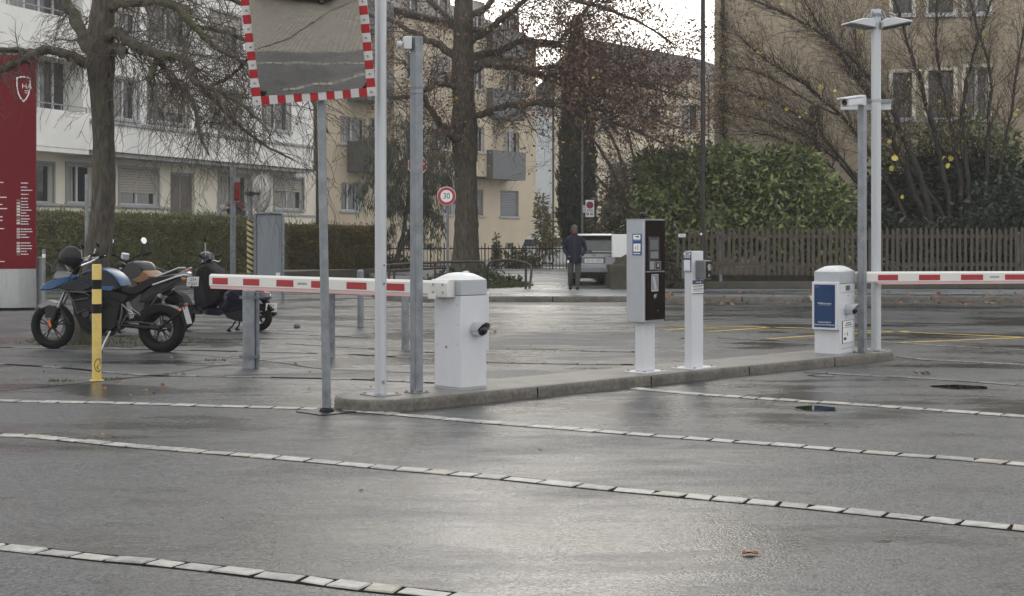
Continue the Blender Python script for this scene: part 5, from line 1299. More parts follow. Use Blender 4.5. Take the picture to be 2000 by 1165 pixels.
# pay machine
PM = Post(1256, 728.5, 1240.3, 1279.5, 47)
tm = thing('pay_machine', 'tall grey parking pay machine with dark brown front panel on a white pedestal', 'pay machine', (PM.mid.x, PM.mid.y, IZ))
mb = MB(); PM.body(mb, [(IZ+.012, 0), (PM.z(630), 0)]); mb.build('pedestal', M['white'], parent=tm, world=True, bevel=.006)
mb = MB(); PM.body(mb, [(IZ, .085), (IZ+.012, .085)]); bp_o = mb.build('base_plate', M['white'], parent=tm, world=True, bevel=.003)
mb = MB(); bolts(mb, [Vector(q_)+(Vector((PM.mid.x, PM.mid.y, 0))-Vector((q_[0], q_[1], 0))).normalized()*.05 for q_ in PM.ring(IZ+.012, .085)]); mb.build('bolts', M['steel'], parent=bp_o, world=True)
PH = Post(1258.7, 0, 1223.5, 1297.5, 47) if False else None
class Head(Post):
    def __init__(s, px, Yc, pl, pr, th):
        s.C = Vector(((px-1000)*Yc/K, Yc)); th = R(th); s.u = Vector((math.cos(th), math.sin(th))); s.v = Vector((-math.sin(th), math.cos(th)))
        def ln(d, q): r = (q-1000)/K; return (r*s.C.y-s.C.x)/(d.x-r*d.y)
        s.a = ln(s.u, pr); s.b = ln(s.v, pl); s.R = face(s.C, s.u); s.L = face(s.C+s.v*s.b, -s.v); s.R2 = face(s.C+s.u*s.a, s.v)
        s.mid = s.C+s.u*s.a/2+s.v*s.b/2; s.Y = Yc
PH = Head(1258.7, PM.Y-.10, 1223.5, 1296.5, 47)
zb_, zt_ = PH.z(631.5), PH.z(429.5)
mb = MB(); PH.body(mb, [(zb_, -.012), (zb_+.006, 0), (zt_, 0)]); hd = mb.build('housing', M['cabgrey'], parent=tm, world=True, bevel=.005)
mb = MB(); PH.body(mb, [(zt_+.001, .004), (zt_+.008, .004)]); mb.v = [tuple(Vector(v_)+Vector((PH.u.x, PH.u.y, 0))*(.28 if (Vector(v_[:2])-PH.C).dot(PH.u) > .1 and (Vector(v_[:2])-PH.C).dot(PH.v) > .1 else 0)) for v_ in mb.v]
mb.build('roof_plate', M['cabgrey'], parent=tm, world=True, smooth=0)
RF, LF = PH.R, PH.L
a0, a1, z0, z1 = RF.rect(1261, 431, 1296.5, 624.5, .0); mb = MB(); RF.box(mb, .012, PH.a-.004, z0, z1, .001, .022); fp = mb.build('front_panel', M['brown'], parent=tm, world=True, bevel=.004)
def fpan(rect, m, name, o0=.021, o1=.0235, par=None):
    mb = MB(); RF.box(mb, *RF.rect(*rect, .022), o0, o1); return mb.build(name, M[m], parent=par or fp, world=True, smooth=0)
fpan((1266.5, 463, 1287.5, 510), 'gloss', 'screen_bezel'); fpan((1269, 468.5, 1285.5, 488), 'screen', 'screen', .0235, .025); fpan((1270, 491.5, 1285.5, 505), 'bluegrey', 'key_panel', .0235, .025)
fpan((1268.5, 510.5, 1277.5, 527), 'greyink', 'card_slot', .0235, .026); o = fpan((1279, 511, 1290.5, 527.5), 'greyink', 'contactless_reader', .0225, .0250); fpan((1280, 512.3, 1289.5, 526.3), 'gloss', 'reader_face', .0251, .027); fpan((1282.5, 515, 1287, 522), 'greyink', 'reader_icon', .0271, .028)
fpan((1261, 529.5, 1297, 532), 'grey', 'divider', .021, .03)
o = fpan((1272, 536, 1285.5, 569.5), 'cabgrey', 'ticket_tray', .021, .0245); fpan((1273.2, 537.5, 1284.3, 566), 'grey', 'tray_opening', .0246, .026); 
mb = MB(); q_ = RF.rect(1274, 540, 1283, 565, .026); mb.add([RF.w(q_[0], q_[3], .027), RF.w(lerp(q_[0], q_[1], .5), q_[3], .027), RF.w(q_[1], q_[2], .027), RF.w(lerp(q_[0], q_[1], .4), q_[2], .027)], [(3, 2, 1, 0)]); mb.build('ticket_flap', M['cabgrey'], parent=fp, world=True, smooth=0)
mb = MB(); A = axes((RF.n.x, RF.n.y, 0)); a, z = RF.pt(1279, 579.5, .022); mb.lathe([(.022, 0), (.022, .004), (.012, .006), (.010, .012), (.0005, .012)], RF.w(a, z, .022), 16, M=A); mb.box(RF.w(a+.02, z+.02, .026), (.012, .012, .008), M=A); mb.build('lock', M['steel'], parent=fp, world=True)
mb = MB(); a, z = RF.pt(1285, 607, .022); mb.lathe([(.006, 0), (.006, .003), (.0005, .003)], RF.w(a, z, .022), 10, M=A); mb.build('small_lock', M['steel'], parent=fp, world=True)
mb = MB(); a0 = PH.L.pt(1256, 500)[0]; LF.box(mb, PH.b-.018, PH.b-.006, zb_+.02, zt_-.01, .0005, .004); mb.build('door_edge', M['alu'], parent=hd, world=True, smooth=0)
lo, lq = label(LF, tm, (1235.6, 457, 1253, 499), .002, 'blue_label', name='notice')
patch(LF, lo, lq, .10, .90, .05, .26, .0052, 'paper'); patch(LF, lo, lq, .32, .62, .11, .15, .007, 'ink'); patch(LF, lo, lq, .55, .72, .10, .18, .007, 'ink'); patch(LF, lo, lq, .14, .86, .275, .295, .0052, 'paper'); patch(LF, lo, lq, .12, .9, .46, .83, .0052, 'paper')
patch(LF, lo, lq, .32, .42, .62, .70, .007, 'ink'); patch(LF, lo, lq, .50, .66, .54, .58, .007, 'greyink'); patch(LF, lo, lq, .60, .66, .58, .76, .007, 'greyink'); patch(LF, lo, lq, .12, .86, .90, .94, .0052, 'paper')
mb = MB(); mb.lathe([(.045, 0), (.045, .012), (.034, .018), (.038, .035), (.032, .055), (.015, .066), (.0005, .068)], (PH.mid.x-.03, PH.mid.y-.02, zt_+.008), 18); mb.build('antenna_dome', M['black'], parent=tm, world=True)

# ticket reader post
PT = Post(1351, 721, 1337, 1373.5, 50)
tt = thing('reader_post', 'short white column with grey intercom box, right of the pay machine', 'reader post', (PT.mid.x, PT.mid.y, IZ))
zt_ = PT.z(491)
mb = MB(); PT.body(mb, [(IZ+.012, 0), (zt_-.003, 0), (zt_, -.003)]); mb.build('column', M['white'], parent=tt, world=True, bevel=.006)
mb = MB(); PT.body(mb, [(IZ, .10), (IZ+.012, .10)]); bo = mb.build('base_plate', M['white'], parent=tt, world=True, bevel=.003)
mb = MB(); bolts(mb, [Vector(q_)+(Vector((PT.mid.x, PT.mid.y, 0))-Vector((q_[0], q_[1], 0))).normalized()*.05 for q_ in PT.ring(IZ+.012, .10)]); mb.build('bolts', M['steel'], parent=bo, world=True)
RF, LF = PT.R, PT.L
a_, z_ = RF.pt(1363, 527); zb2, zt2 = PT.z(546), PT.z(509)
mb = MB(); RF.box(mb, PT.a*.30, PT.a*.30+.125, zb2, zt2, .004, .125); ib = mb.build('intercom', M['grey'], parent=tt, world=True, bevel=.012, seg=3)
mb = MB(); RF.box(mb, PT.a*.30+.010, PT.a*.30+.115, zb2+.010, zt2-.010, .1245, .128); mb.build('intercom_front', M['black'], parent=ib, world=True, smooth=0)
mb = MB(); A = axes((RF.n.x, RF.n.y, 0)); c = RF.w(PT.a*.30+.0625, lerp(zb2, zt2, .62), .128); mb.lathe([(.036, 0), (.036, .008), (.027, .010), (.025, .004), (.0005, .004)], c, 24, M=A); mb.build('camera_ring', M['steel'], parent=ib, world=True)
mb = MB(); c = RF.w(PT.a*.30+.0625, lerp(zb2, zt2, .2), .128); mb.lathe([(.013, 0), (.013, .004), (.0005, .005)], c, 14, M=A); mb.build('button', M['steel'], parent=ib, world=True)
LB = face(PT.C+PT.v*PT.b+PT.u*PT.a, -PT.u); mb = MB(); LB.box(mb, PT.a*.25, PT.a*.25+.12, zb2, zt2, .003, .07); mb.build('rear_reader', M['grey'], parent=tt, world=True, bevel=.008)
lo, lq = label(LF, tt, (1334.5, 492, 1350, 531.5), .006, 'navylab', name='notice')
patch(LF, lo, lq, .08, .92, .04, .18, .0092, 'paper'); patch(LF, lo, lq, .3, .75, .08, .14, .011, 'ink'); patch(LF, lo, lq, .08, .92, .20, .32, .0092, 'cabgrey'); patch(LF, lo, lq, .10, .90, .41, .97, .0092, 'paper'); patch(LF, lo, lq, .2, .8, .90, .925, .011, 'greyink')
lo, lq = label(RF, tt, (1351.8, 547.5, 1373.4, 574.5), .003, 'paper', name='notice')
patch(RF, lo, lq, 0, 1, 0, .30, .0062, 'navylab'); patch(RF, lo, lq, .30, .62, .12, .18, .008, 'paper'); patch(RF, lo, lq, .66, .75, .09, .22, .008, 'paper')
for v0 in (.40, .62): patch(RF, lo, lq, .05, .95, v0, v0+.05, .0062, 'ink')
for v0 in (.50, .72, .80): patch(RF, lo, lq, .05, .9, v0, v0+.03, .0062, 'greyink')
patch(RF, lo, lq, 0, 1, .94, 1, .0062, 'navylab')

# lamp posts
def floodlight(parent, c, yaw, tilt, sgn):
    # wedge shaped lamp head, long axis along local x, glass below
    Mx = Matrix.Rotation(yaw, 3, 'Z') @ Matrix.Rotation(tilt, 3, 'Y')
    prof = [(0, -.05), (0, .030), (.06, .062), (.19, .050), (.36, -.012), (.36, -.03)]
    mb = MB(); w_ = .13
    mb.prism(prof, [(-w_, .82), (-w_*.8, 1), (w_*.8, 1), (w_, .82)], lambda a, b_, q: c+Mx @ Vector((a, q, b_)))
    o = mb.build('floodlight', M['lamp'], parent=parent, world=True, smooth=30, bevel=.004)
    mb = MB(); gl = [(0.02, -w_*.72), (.34, -w_*.72), (.34, w_*.72), (.02, w_*.72)]
    mb.add([c+Mx @ Vector((a, q, lerp(-.052, -.034, a/.36))) for a, q in gl], [(3, 2, 1, 0)]); mb.build('lamp_glass', M['pane'], parent=o, world=True, smooth=0)
    return o
def lamp_post(lab, px, py, r, top, loc_label=None):
    g0 = G(px, py, IZ); Y = g0.y
    t_ = thing('lamp_post', lab, 'lamp post', g0, group='lamp posts at both island ends')
    zt_ = H+(HY-top)*Y/K
    mb = MB(); mb.tube([(g0.x, g0.y, IZ+.012), (g0.x, g0.y, IZ+.05), (g0.x, g0.y, zt_)], [r*1.02, r, r*.97], 28); mb.build('pole', M['alu'], parent=t_, world=True)
    mb = MB(); mb.box((g0.x, g0.y, IZ+.006), (.26, .26, .012), R(44)); bo = mb.build('base_plate', M['galv'], parent=t_, world=True, bevel=.003)
    mb = MB(); bolts(mb, [Vector((g0.x, g0.y, IZ+.012))+Matrix.Rotation(R(44), 3, 'Z') @ Vector((a*.1, b_*.1, 0)) for a in (-1, 1) for b_ in (-1, 1)]); mb.build('bolts', M['steel'], parent=bo, world=True)
    mb = MB(); mb.cyl((g0.x, g0.y, zt_-.09), (g0.x, g0.y, zt_-.05), r*1.12, n=20)
    for sx in (-1, 1):
        mb.tube([(g0.x, g0.y-.02, zt_-.07), (g0.x+sx*.09, g0.y-.06, zt_-.07)], .012, 8)
        mb.tube([(g0.x+sx*.06, g0.y-.09, zt_-.04), (g0.x+sx*.12, g0.y-.10, zt_-.19)], .014, 6)
        mb.tube([(g0.x+sx*.06, g0.y+.06, zt_-.04), (g0.x+sx*.12, g0.y+.07, zt_-.17)], .014, 6)
    mb.build('lamp_bracket', M['galv'], parent=t_, world=True)
    floodlight(t_, Vector((g0.x+.06, g0.y, zt_-.19)), R(-14), R(-7), 1); floodlight(t_, Vector((g0.x-.045, g0.y, zt_-.19)), R(196), R(-4), -1)
    return t_, g0
lp, g0 = lamp_post('silver lamp post with twin floodlights beside the right barrier', 1711, 685.5, 9.6*17.2/K, 19)
lp2, g1 = lamp_post('pale grey lamp post at the near island end, left of the square camera post', 743.5, 772, 11.5*12.48/K, -360)
mb = MB(); z0, z1 = H+(HY-557)*g1.y/K, H+(HY-515)*g1.y/K; rr = 11.5*12.48/K
A = axes((.62, -.78, 0)); c = Vector((g1.x, g1.y, (z0+z1)/2))+Vector((.62, -.78, 0))*rr*.97
mb.box(c, (.032, z1-z0, .008), M=A); hq = mb.build('service_hatch', M['alu'], parent=lp2, world=True, bevel=.006)
mb = MB()
for s_ in (-1, 1): mb.lathe([(.007, 0), (.007, .004), (.0005, .005)], c+Vector((.62, -.78, 0))*.004+Vector((0, 0, s_*(z1-z0)*.42)), 10, M=A)
mb.build('hatch_screws', M['black'], parent=hq, world=True)
mb = MB(); mb.box(Vector((g1.x, g1.y, H+(HY-746)*g1.y/K))+Vector((.5, -.86, 0))*rr, (.02, .02, .03), R(-30)); mb.build('earth_lug', M['steel'], parent=lp2, world=True, smooth=0)
# bracket with a flat white sign box between the post and lamp
sb = thing('bracket_box', 'flat white junction box on a bar clamped to the right lamp post', 'junction box', g0)
mb = MB(); Yb_ = g0.y+.08; a = P(1642, 198, Yb_); b_ = P(1741, 198, Yb_); mb.box(((a.x+b_.x)/2, Yb_, a.z), (b_.x-a.x, .03, .045)); mb.build('bar', M['galv'], parent=sb, world=True, bevel=.003)
mb = MB(); c = P(1691, 208, Yb_+.05); mb.box(c, (.60, .05, .09)); mb.build('box', M['cablid'], parent=sb, world=True, bevel=.006)
mb = MB(); mb.cyl((g0.x, g0.y, a.z-.016), (g0.x, g0.y, a.z+.016), 9.6*17.2/K*1.1, n=20); mb.build('clamp', M['steel'], parent=sb, world=True)

def square_post(lab, px, py, top, w_, rz, m):
    g0 = G(px, py, IZ); zt_ = H+(HY-top)*g0.y/K
    t_ = thing('camera_post', lab, 'post', g0, group='square camera posts beside the lamp posts')
    mb = MB(); Mz = Matrix.Rotation(rz, 3, 'Z'); h_ = w_/2; c0 = .008
    sec = [(-h_, -h_), (h_, -h_), (h_, h_), (-h_, h_)]
    for z in (IZ+.012, zt_):
        for a, b_ in sec: mb.v.append(tuple(Vector((g0.x, g0.y, z))+Mz @ Vector((a, b_, 0))))
    for k in range(4): mb.f.append((k, (k+1) % 4, 4+(k+1) % 4, 4+k)); mb.m.append(0)
    mb.f.append((3, 2, 1, 0)); mb.f.append((4, 5, 6, 7)); mb.m += [0, 0]
    mb.build('tube', M[m], parent=t_, world=True, bevel=.006)
    mb = MB(); mb.box((g0.x, g0.y, IZ+.006), (w_*1.9, w_*1.9, .012), rz); bo = mb.build('base_plate', M['galvd'], parent=t_, world=True, bevel=.002)
    mb = MB(); bolts(mb, [Vector((g0.x, g0.y, IZ+.012))+Mz @ Vector((a*w_*.75, b_*w_*.75, 0)) for a in (-1, 1) for b_ in (-1, 1)]); mb.build('bolts', M['steel'], parent=bo, world=True)
    return t_, g0, zt_, Mz
sp, g0, zt_, Mz = square_post('galvanised square post with white camera on top, left of the left barrier cabinet', 813.5, 768, 72, 18.5*12.65/K, R(41), 'galv')
mb = MB(); c = P(791, 85, g0.y-.02); mb.box(c+Vector((.02, 0, 0)), (.075, .09, .115), R(10)); cm = mb.build('camera_housing', M['cablid'], parent=sp, world=True, bevel=.01)
mb = MB(); mb.ball(P(781, 87, g0.y-.04), (.03, .03, .032), 16, 10); mb.build('camera_dome', M['white'], parent=cm, world=True)
mb = MB(); c = P(809, 179, g0.y); mb.box((g0.x, g0.y, c.z+.03), (18.5*12.65/K+.008,)*2+(.012,), R(41)); mb.box((g0.x, g0.y, c.z-.02), (18.5*12.65/K+.008,)*2+(.008,), R(41)); mb.build('strap', M['galvd'], parent=sp, world=True, smooth=0)
sp2, g0, zt_, Mz = square_post('galvanised square post with bullet camera beside the right lamp post', 1684, 690, 190, 13.6*16.9/K, R(50), 'galv')
mb = MB(); c0 = P(1680, 197, g0.y-.06); c1 = P(1638, 203, g0.y-.32); dd = (c1-c0).normalized(); A = axes(dd)
mb.prism([(-.055, -.045), (.055, -.045), (.06, .02), (.045, .055), (-.045, .055), (-.06, .02)], [(0.02, 1), (.30, 1)], lambda a, b_, w_: c0+A @ Vector((a, b_, w_))); cm = mb.build('camera', M['white'], parent=sp2, world=True, bevel=.008)
mb = MB(); mb.prism([(-.07, .045), (.07, .045), (.06, .065), (-.06, .065)], [(0.0, 1), (.36, 1)], lambda a, b_, w_: c0+A @ Vector((a, b_, w_))); mb.build('sun_shield', M['white'], parent=cm, world=True, bevel=.004)
mb = MB(); mb.lathe([(.036, .29), (.036, .306), (.03, .310), (.0005, .306)], c0, 20, M=A); mb.build('lens', M['glassblk'], parent=cm, world=True)
mb = MB(); mb.box(P(1684, 196, g0.y-.05), (.07, .05, .12), R(20)); mb.tube([P(1684, 192, g0.y-.05), P(1676, 188, g0.y-.12), c0+Vector((0, 0, .03))], .018, 8); mb.build('camera_mount', M['white'], parent=cm, world=True)

# traffic mirror
gm = G(638, 805.5)
tmr = thing('traffic_mirror', 'convex traffic mirror with red and white striped frame on a galvanised pole', 'traffic mirror', gm)
topm = P(627.5, 190, gm.y); pdir = (topm-Vector((gm.x, gm.y, 0)))
mb = MB(); e = Vector((gm.x, gm.y, 0)); mb.tube([e+pdir*(-.01), e+pdir*.5, e+pdir*1.45], 8.6*gm.y/K, 24); mb.build('pole', M['galv'], parent=tmr, world=True)
mb = MB(); mb.lathe([(.062, .0), (.062, .02), (.05, .035), (.038, .04)], e, 20); mb.build('pole_collar', M['black'], parent=tmr, world=True)
mb = MB(); mb.box((gm.x, gm.y, .0045), (.37, .37, .009), R(45)); tag(mb.build('ground_plate', M['ironlid'], loc=(gm.x, gm.y, 0), world=True, bevel=.002), 'dark square iron plate in the road at the mirror pole foot', 'ground plate')
MW, MH = 240*12.0/K, 1.20; ROLL = R(4.8); TILT = R(13.0); YAW = R(2.0)
bc = P(615, 196.5, gm.y-.10)                        # middle of the frame's lower edge
Mm = Matrix.Rotation(YAW, 3, 'Z') @ Matrix.Rotation(TILT, 3, 'X') @ Matrix.Rotation(-ROLL, 3, 'Y')
def mf(x, y, w_=0): return bc+Mm @ Vector((x, -w_, y))
fw = .072
mb = MB(); nseg = 14; 
def strip(mb, a, b_, n_, mi0, horizontal, cross):
    for k in range(n_):
        s0_, s1_ = lerp(a, b_, k/n_), lerp(a, b_, (k+1)/n_)
        x0, x1, y0, y1 = (s0_, s1_, *cross) if horizontal else (*cross, s0_, s1_)
        vs = [mf(x, y, w_) for w_ in (-.015, .02) for x, y in ((x0, y0), (x1, y0), (x1, y1), (x0, y1))]
        mb.add(vs, [(3, 2, 1, 0), (4, 5, 6, 7), (0, 1, 5, 4), (1, 2, 6, 5), (2, 3, 7, 6), (3, 0, 4, 7)], (k+mi0) % 2)
hw = MW/2
strip(mb, -hw+fw, hw-fw, 13, 0, True, (0, fw)); strip(mb, -hw+fw, hw-fw, 13, 0, True, (MH-fw, MH))
strip(mb, 0, MH, 16, 1, False, (-hw, -hw+fw)); strip(mb, 0, MH, 16, 1, False, (hw-fw, hw))
mred = mat('frame_red', (.40, .022, .028), .35, var=.06); mwh = mat('frame_white', (.62, .62, .62), .4, var=.05, stain=(.45, .45, .43), stain_amt=.3, sscale=8)
fr_ = mb.build('frame', [mred, mwh], parent=tmr, world=True, smooth=0)
mb = MB(); A = Mm @ Matrix(((1, 0, 0), (0, 0, -1), (0, 1, 0)))
for k in range(16):
    if k % 2 == 0:
        for sx in (-1, 1): mb.lathe([(.010, 0), (.010, .004), (.005, .009), (.0005, .009)], mf(sx*(hw-fw/2), lerp(0, MH, (k+.5)/16), .02), 10, M=A)
mb.build('rivets', M['steel'], parent=fr_, world=True)
mb = MB(); gx, gy = hw-fw+.004, MH-2*fw+.01; nx, ny = 48, 52; RC = 7.0
def glass(i, j):
    x = lerp(-gx, gx, i/nx); y = lerp(fw-.004, fw-.004+gy, j/ny)
    return mf(x, y, .012+(math.sqrt(RC*RC-x*x-(y-MH/2)**2)-math.sqrt(RC*RC-gx*gx-(gy/2)**2)))
for j in range(ny+1):
    for i in range(nx+1): mb.v.append(tuple(glass(i, j)))
for j in range(ny):
    for i in range(nx):
        # rounded corners
        x = abs(lerp(-gx, gx, (i+.5)/nx)); y = abs(lerp(-gy/2, gy/2, (j+.5)/ny)); rc_ = .07
        if x > gx-rc_ and y > gy/2-rc_ and math.hypot(x-(gx-rc_), y-(gy/2-rc_)) > rc_: continue
        o_ = j*(nx+1)+i; mb.f.append((o_, o_+1, o_+nx+2, o_+nx+1)); mb.m.append(0)
mb.build('mirror_glass', M['mirror'], parent=tmr, world=True, smooth=80)
mb = MB(); vs = [mf(x, y, w_) for w_ in (-.05, -.016) for x, y in ((-hw+.02, .02), (hw-.02, .02), (hw-.02, MH-.02), (-hw+.02, MH-.02))]
mb.add(vs, [(3, 2, 1, 0), (4, 5, 6, 7), (0, 1, 5, 4), (1, 2, 6, 5), (2, 3, 7, 6), (3, 0, 4, 7)]); mb.build('back_shell', M['darkgrey'], parent=tmr, world=True, smooth=0)
mb = MB(); vs = [mf(x, y, .011) for x, y in ((-hw+fw*.5, fw*.5), (hw-fw*.5, fw*.5), (hw-fw*.5, MH-fw*.5), (-hw+fw*.5, MH-fw*.5))]; mb.add(vs, [(0, 1, 2, 3)]); mb.build('seal', M['darkgrey'], parent=tmr, world=True, smooth=0)
mb = MB(); c = e+pdir*1.2; mb.box(c+Vector((0, -.045, 0)), (.16, .05, .06)); mb.cyl(c-Vector((0, 0, .03)), c+Vector((0, 0, .03)), .045, n=16); mb.build('clamp', M['galv'], parent=tmr, world=True)

# yellow bollard
gy_ = G(189, 744); Y = gy_.y; r = 9.1*Y/K
ty = thing('bollard', 'yellow steel bollard with two black bands in front of the blue motorcycle', 'bollard', gy_)
zz = lambda py: H+(HY-py)*Y/K
mb = MB(); zt_ = zz(516.5); mb.lathe([(r, .008), (r, zt_-.012), (r*.95, zt_-.003), (r*.8, zt_), (.0005, zt_)], gy_, 28); mb.build('tube', M['yellow'], parent=ty, world=True)
for y0, y1 in ((546.5, 565), (594, 612.5)):
    mb = MB(); mb.lathe([(r*.9, zz(y1)), (r*1.012, zz(y1)), (r*1.012, zz(y0)), (r*.9, zz(y0))], gy_, 28); mb.build('black_band', M['black'], parent=ty, world=True)
mb = MB(); mb.box((gy_.x, gy_.y, .004), (r*2.9, r*2.9, .008), R(20)); mb.build('base_plate', M['yellow'], parent=ty, world=True, bevel=.002)
mb = MB()   # the round sprayed mark near the foot
def wrap(x, y): 
    a = R(-48)+x/r; return Vector((gy_.x+math.sin(a+R(90))*r*1.012*1.0 if False else gy_.x+math.cos(a)*r*1.012, gy_.y+math.sin(a)*r*1.012, zz(713)+y))
for k in range(28):
    a0, a1 = 6.2832*k/28, 6.2832*(k+1)/28; mb.add([wrap(math.cos(a)*q, math.sin(a)*q*1.5) for a, q in ((a0, .040), (a1, .040), (a1, .047), (a0, .047))], [(0, 1, 2, 3)])
for k in range(14):
    t0, t1 = k/14, (k+1)/14; f = lambda t: (.018*math.sin(t*6.5), .05-.1*t)
    (x0_, y0_), (x1_, y1_) = f(t0), f(t1); mb.add([wrap(x0_-.005, y0_), wrap(x1_-.005, y1_), wrap(x1_+.006, y1_), wrap(x0_+.006, y0_)], [(0, 1, 2, 3)])
mb.build('sprayed_mark', M['ink'], parent=ty, world=True, smooth=0)

# steel bollards
def steel_bollard(lab, px, py, top, rpx, m='galv', grp='steel bollards between the lane and the bikes', dome=True):
    g0 = G(px, py); r = rpx*g0.y/K; zt_ = H+(HY-top)*g0.y/K
    t_ = thing('steel_bollard', lab, 'bollard', g0, group=grp)
    mb = MB(); mb.lathe([(r, -.01), (r, zt_-.04), (r*1.03, zt_-.038), (r*1.03, zt_-.02), (r*.8, zt_-.006), (r*.4, zt_), (.0005, zt_)], g0, 22); mb.build('tube', M[m], parent=t_, world=True)
    return t_, g0, r, zt_
t_, g0, r, zt_ = steel_bollard('stout steel bollard with two clamp collars and a second tube strapped on', 486, 719.5, 565, 12.2)
mb = MB(); mb.tube([(g0.x+r*1.28, g0.y+.02, 0), (g0.x+r*1.28, g0.y+.02, H+(HY-572)*g0.y/K)], r*.36, 14); mb.build('strapped_tube', M['galvd'], parent=t_, world=True)
for py in (581, 697):
    z = H+(HY-py)*g0.y/K; mb = MB(); mb.lathe([(r*1.0, z-.02), (r*1.1, z-.02), (r*1.1, z+.02), (r*1.0, z+.02)], g0, 22); mb.box((g0.x+r*1.25, g0.y, z), (r*.9, r*1.2, .035)); mb.box((g0.x-r*1.25, g0.y, z), (r*.5, .02, .03)); mb.build('clamp', M['galvd'], parent=t_, world=True)
steel_bollard('thin steel bollard just behind the leaning mirror pole', 647.5, 697.5, 566, 7.2)
steel_bollard('steel bollard standing alone in the lane, left of the lamp post', 704, 639, 527.5, 6.3)
steel_bollard('steel bollard behind the square camera post under the arm', 791.5, 682, 566, 7.6)
t_, ga, r, za = steel_bollard('grey bollard with chain behind the orange motorcycle', 288.5, 610, 511, 6.6, 'grey', 'grey bollards carrying chains behind the bikes')
t_, gb, r, zb_ = steel_bollard('grey bollard with chain beside the red totem', 77, 604, 502, 6.2, 'grey', 'grey bollards carrying chains behind the bikes')
def chain(lab, a, b_, sag):
    mb = MB(); n_ = 26; pts = [a.lerp(b_, i/n_)-Vector((0, 0, sag*(1-(2*i/n_-1)**2))) for i in range(n_+1)]
    for i in range(n_):
        d_ = (pts[i+1]-pts[i]); c = (pts[i]+pts[i+1])/2; A = axes(d_); S_ = Matrix.Diagonal((.55, 1, 1)) 
        Mq = Matrix((A.col[0]*(1 if i % 2 else 0)+A.col[1]*(0 if i % 2 else 1), A.col[2], A.col[1]*(1 if i % 2 else 0)+A.col[0]*(0 if i % 2 else 1))).transposed()
        mb.torus(c, d_.length*.55, .008, 10, 5, Mq @ Matrix.Diagonal((.55, 1, 1)))
    tag(mb.build('chain', M['galvd'], loc=a, world=True), lab, 'chain')
chain('slack chain from the grey bollard towards the scooter', Vector((ga.x+.05, ga.y, za-.05)), P(420, 545, ga.y+.6), .10)
chain('slack chain hanging beside the red totem and the helmet', Vector((gb.x+.05, gb.y, zb_-.03)), P(130, 530, gb.y+.3), .05)

# ------------------------------------------------------------ motorcycles, scooter, helmet
RX = Matrix.Rotation(R(90), 3, 'X')      # turns a lathe axis into the local y axis
PUFF = lambda h, e=.86: [(-h, e), (-h*.8, (1+e)/2+.03), (-h*.45, 1.0), (h*.45, 1.0), (h*.8, (1+e)/2+.03), (h, e)]
fxz = lambda a, b_, w_: (a, w_, b_)
def wheel(par, x, z, Rr, r, nsp=5, disc=True, sq=1.0, rim='engine', name='wheel'):
    c = (x, 0, z); ro = Rr
    mb = MB(); mb.torus(c, Rr-r, r, 44, 12, RX, squash=sq); o = mb.build('tyre', M['rubber'], parent=par)
    mb = MB(); ri = Rr-r*1.75
    mb.lathe([(ri, -r*.62), (ri+.014, -r*.66), (ri+.014, r*.66), (ri, r*.62), (ri-.010, r*.25), (ri-.010, -r*.25), (ri, -r*.62)], c, 44, M=RX)
    mb.lathe([(.045, -r*.8), (.05, -r*.5), (.05, r*.5), (.045, r*.8)], c, 20, M=RX)
    for k in range(nsp):
        for da in (-.14, .14):
            a = 2*math.pi*k/nsp+.3; p0 = Vector(c)+Vector((math.cos(a+da*.6)*.045, 0, math.sin(a+da*.6)*.045)); p1 = Vector(c)+Vector((math.cos(a+da)*(ri-.005), 0, math.sin(a+da)*(ri-.005)))
            mb.tube([p0+Vector((0, -.012, 0)), p1], [.011, .008], 6); 
    mb.build('rim', M[rim], parent=o)
    mb = MB(); mb.lathe([(ri+.003, -r*.72), (ri+.013, -r*.72)], c, 44, M=RX, caps=False); mb.build('rim_tape', M['alu'], parent=o)
    if disc:
        mb = MB(); mb.lathe([(.105, -.072), (.15, -.072), (.15, -.068), (.105, -.068), (.105, -.072)], c, 32, M=RX)
        for k in range(6): a = k*1.047; mb.tube([Vector(c)+Vector((math.cos(a)*.05, -.07, math.sin(a)*.05)), Vector(c)+Vector((math.cos(a)*.108, -.07, math.sin(a)*.108))], .007, 5)
        mb.build('brake_disc', M['steel'], parent=o)
    return o
# blue adventure motorcycle
f0, r0 = G(93, 683.5), G(326, 688); md = (f0+r0)/2; rz = math.atan2(r0.y-f0.y, r0.x-f0.x)
m1 = thing('motorcycle', 'blue and grey adventure motorcycle parked side-on, helmet on its handlebar', 'motorcycle', md, rz)
SC = K/md.y
def bk(px, py): return ((px-209.5)/SC, (685.5-py)/SC)
def bp3(px, py, w_=0.0): a, b_ = bk(px, py); return Vector((a+w_*(px-1000)/K, w_, b_+w_*(HY-py)/K))
def bpr(name, out, h, m, par=m1, e=.86, w0=0.0, bevel=0, smooth=40):
    mb = MB(); mb.prism([bk(*q_) for q_ in out], [(w_+w0, k) for w_, k in PUFF(h, e)], fxz); return mb.build(name, M[m], parent=par, smooth=smooth, bevel=bevel)
def btube(name, pts, r, m, par=m1, n=8):
    mb = MB(); mb.tube([bp3(*q_) for q_ in pts], r, n); return mb.build(name, M[m], parent=par)
M['barsteel'] = mat('dark_bar', (.075, .078, .082), .35, .7, var=.15)
M['bracket'] = mat('grey_bracket', (.16, .165, .17), .35, .6, var=.1)
wheel(m1, *bk(93.5, 637.5), .306, .058); wheel(m1, *bk(326, 639.5), .318, .074, sq=1.05)
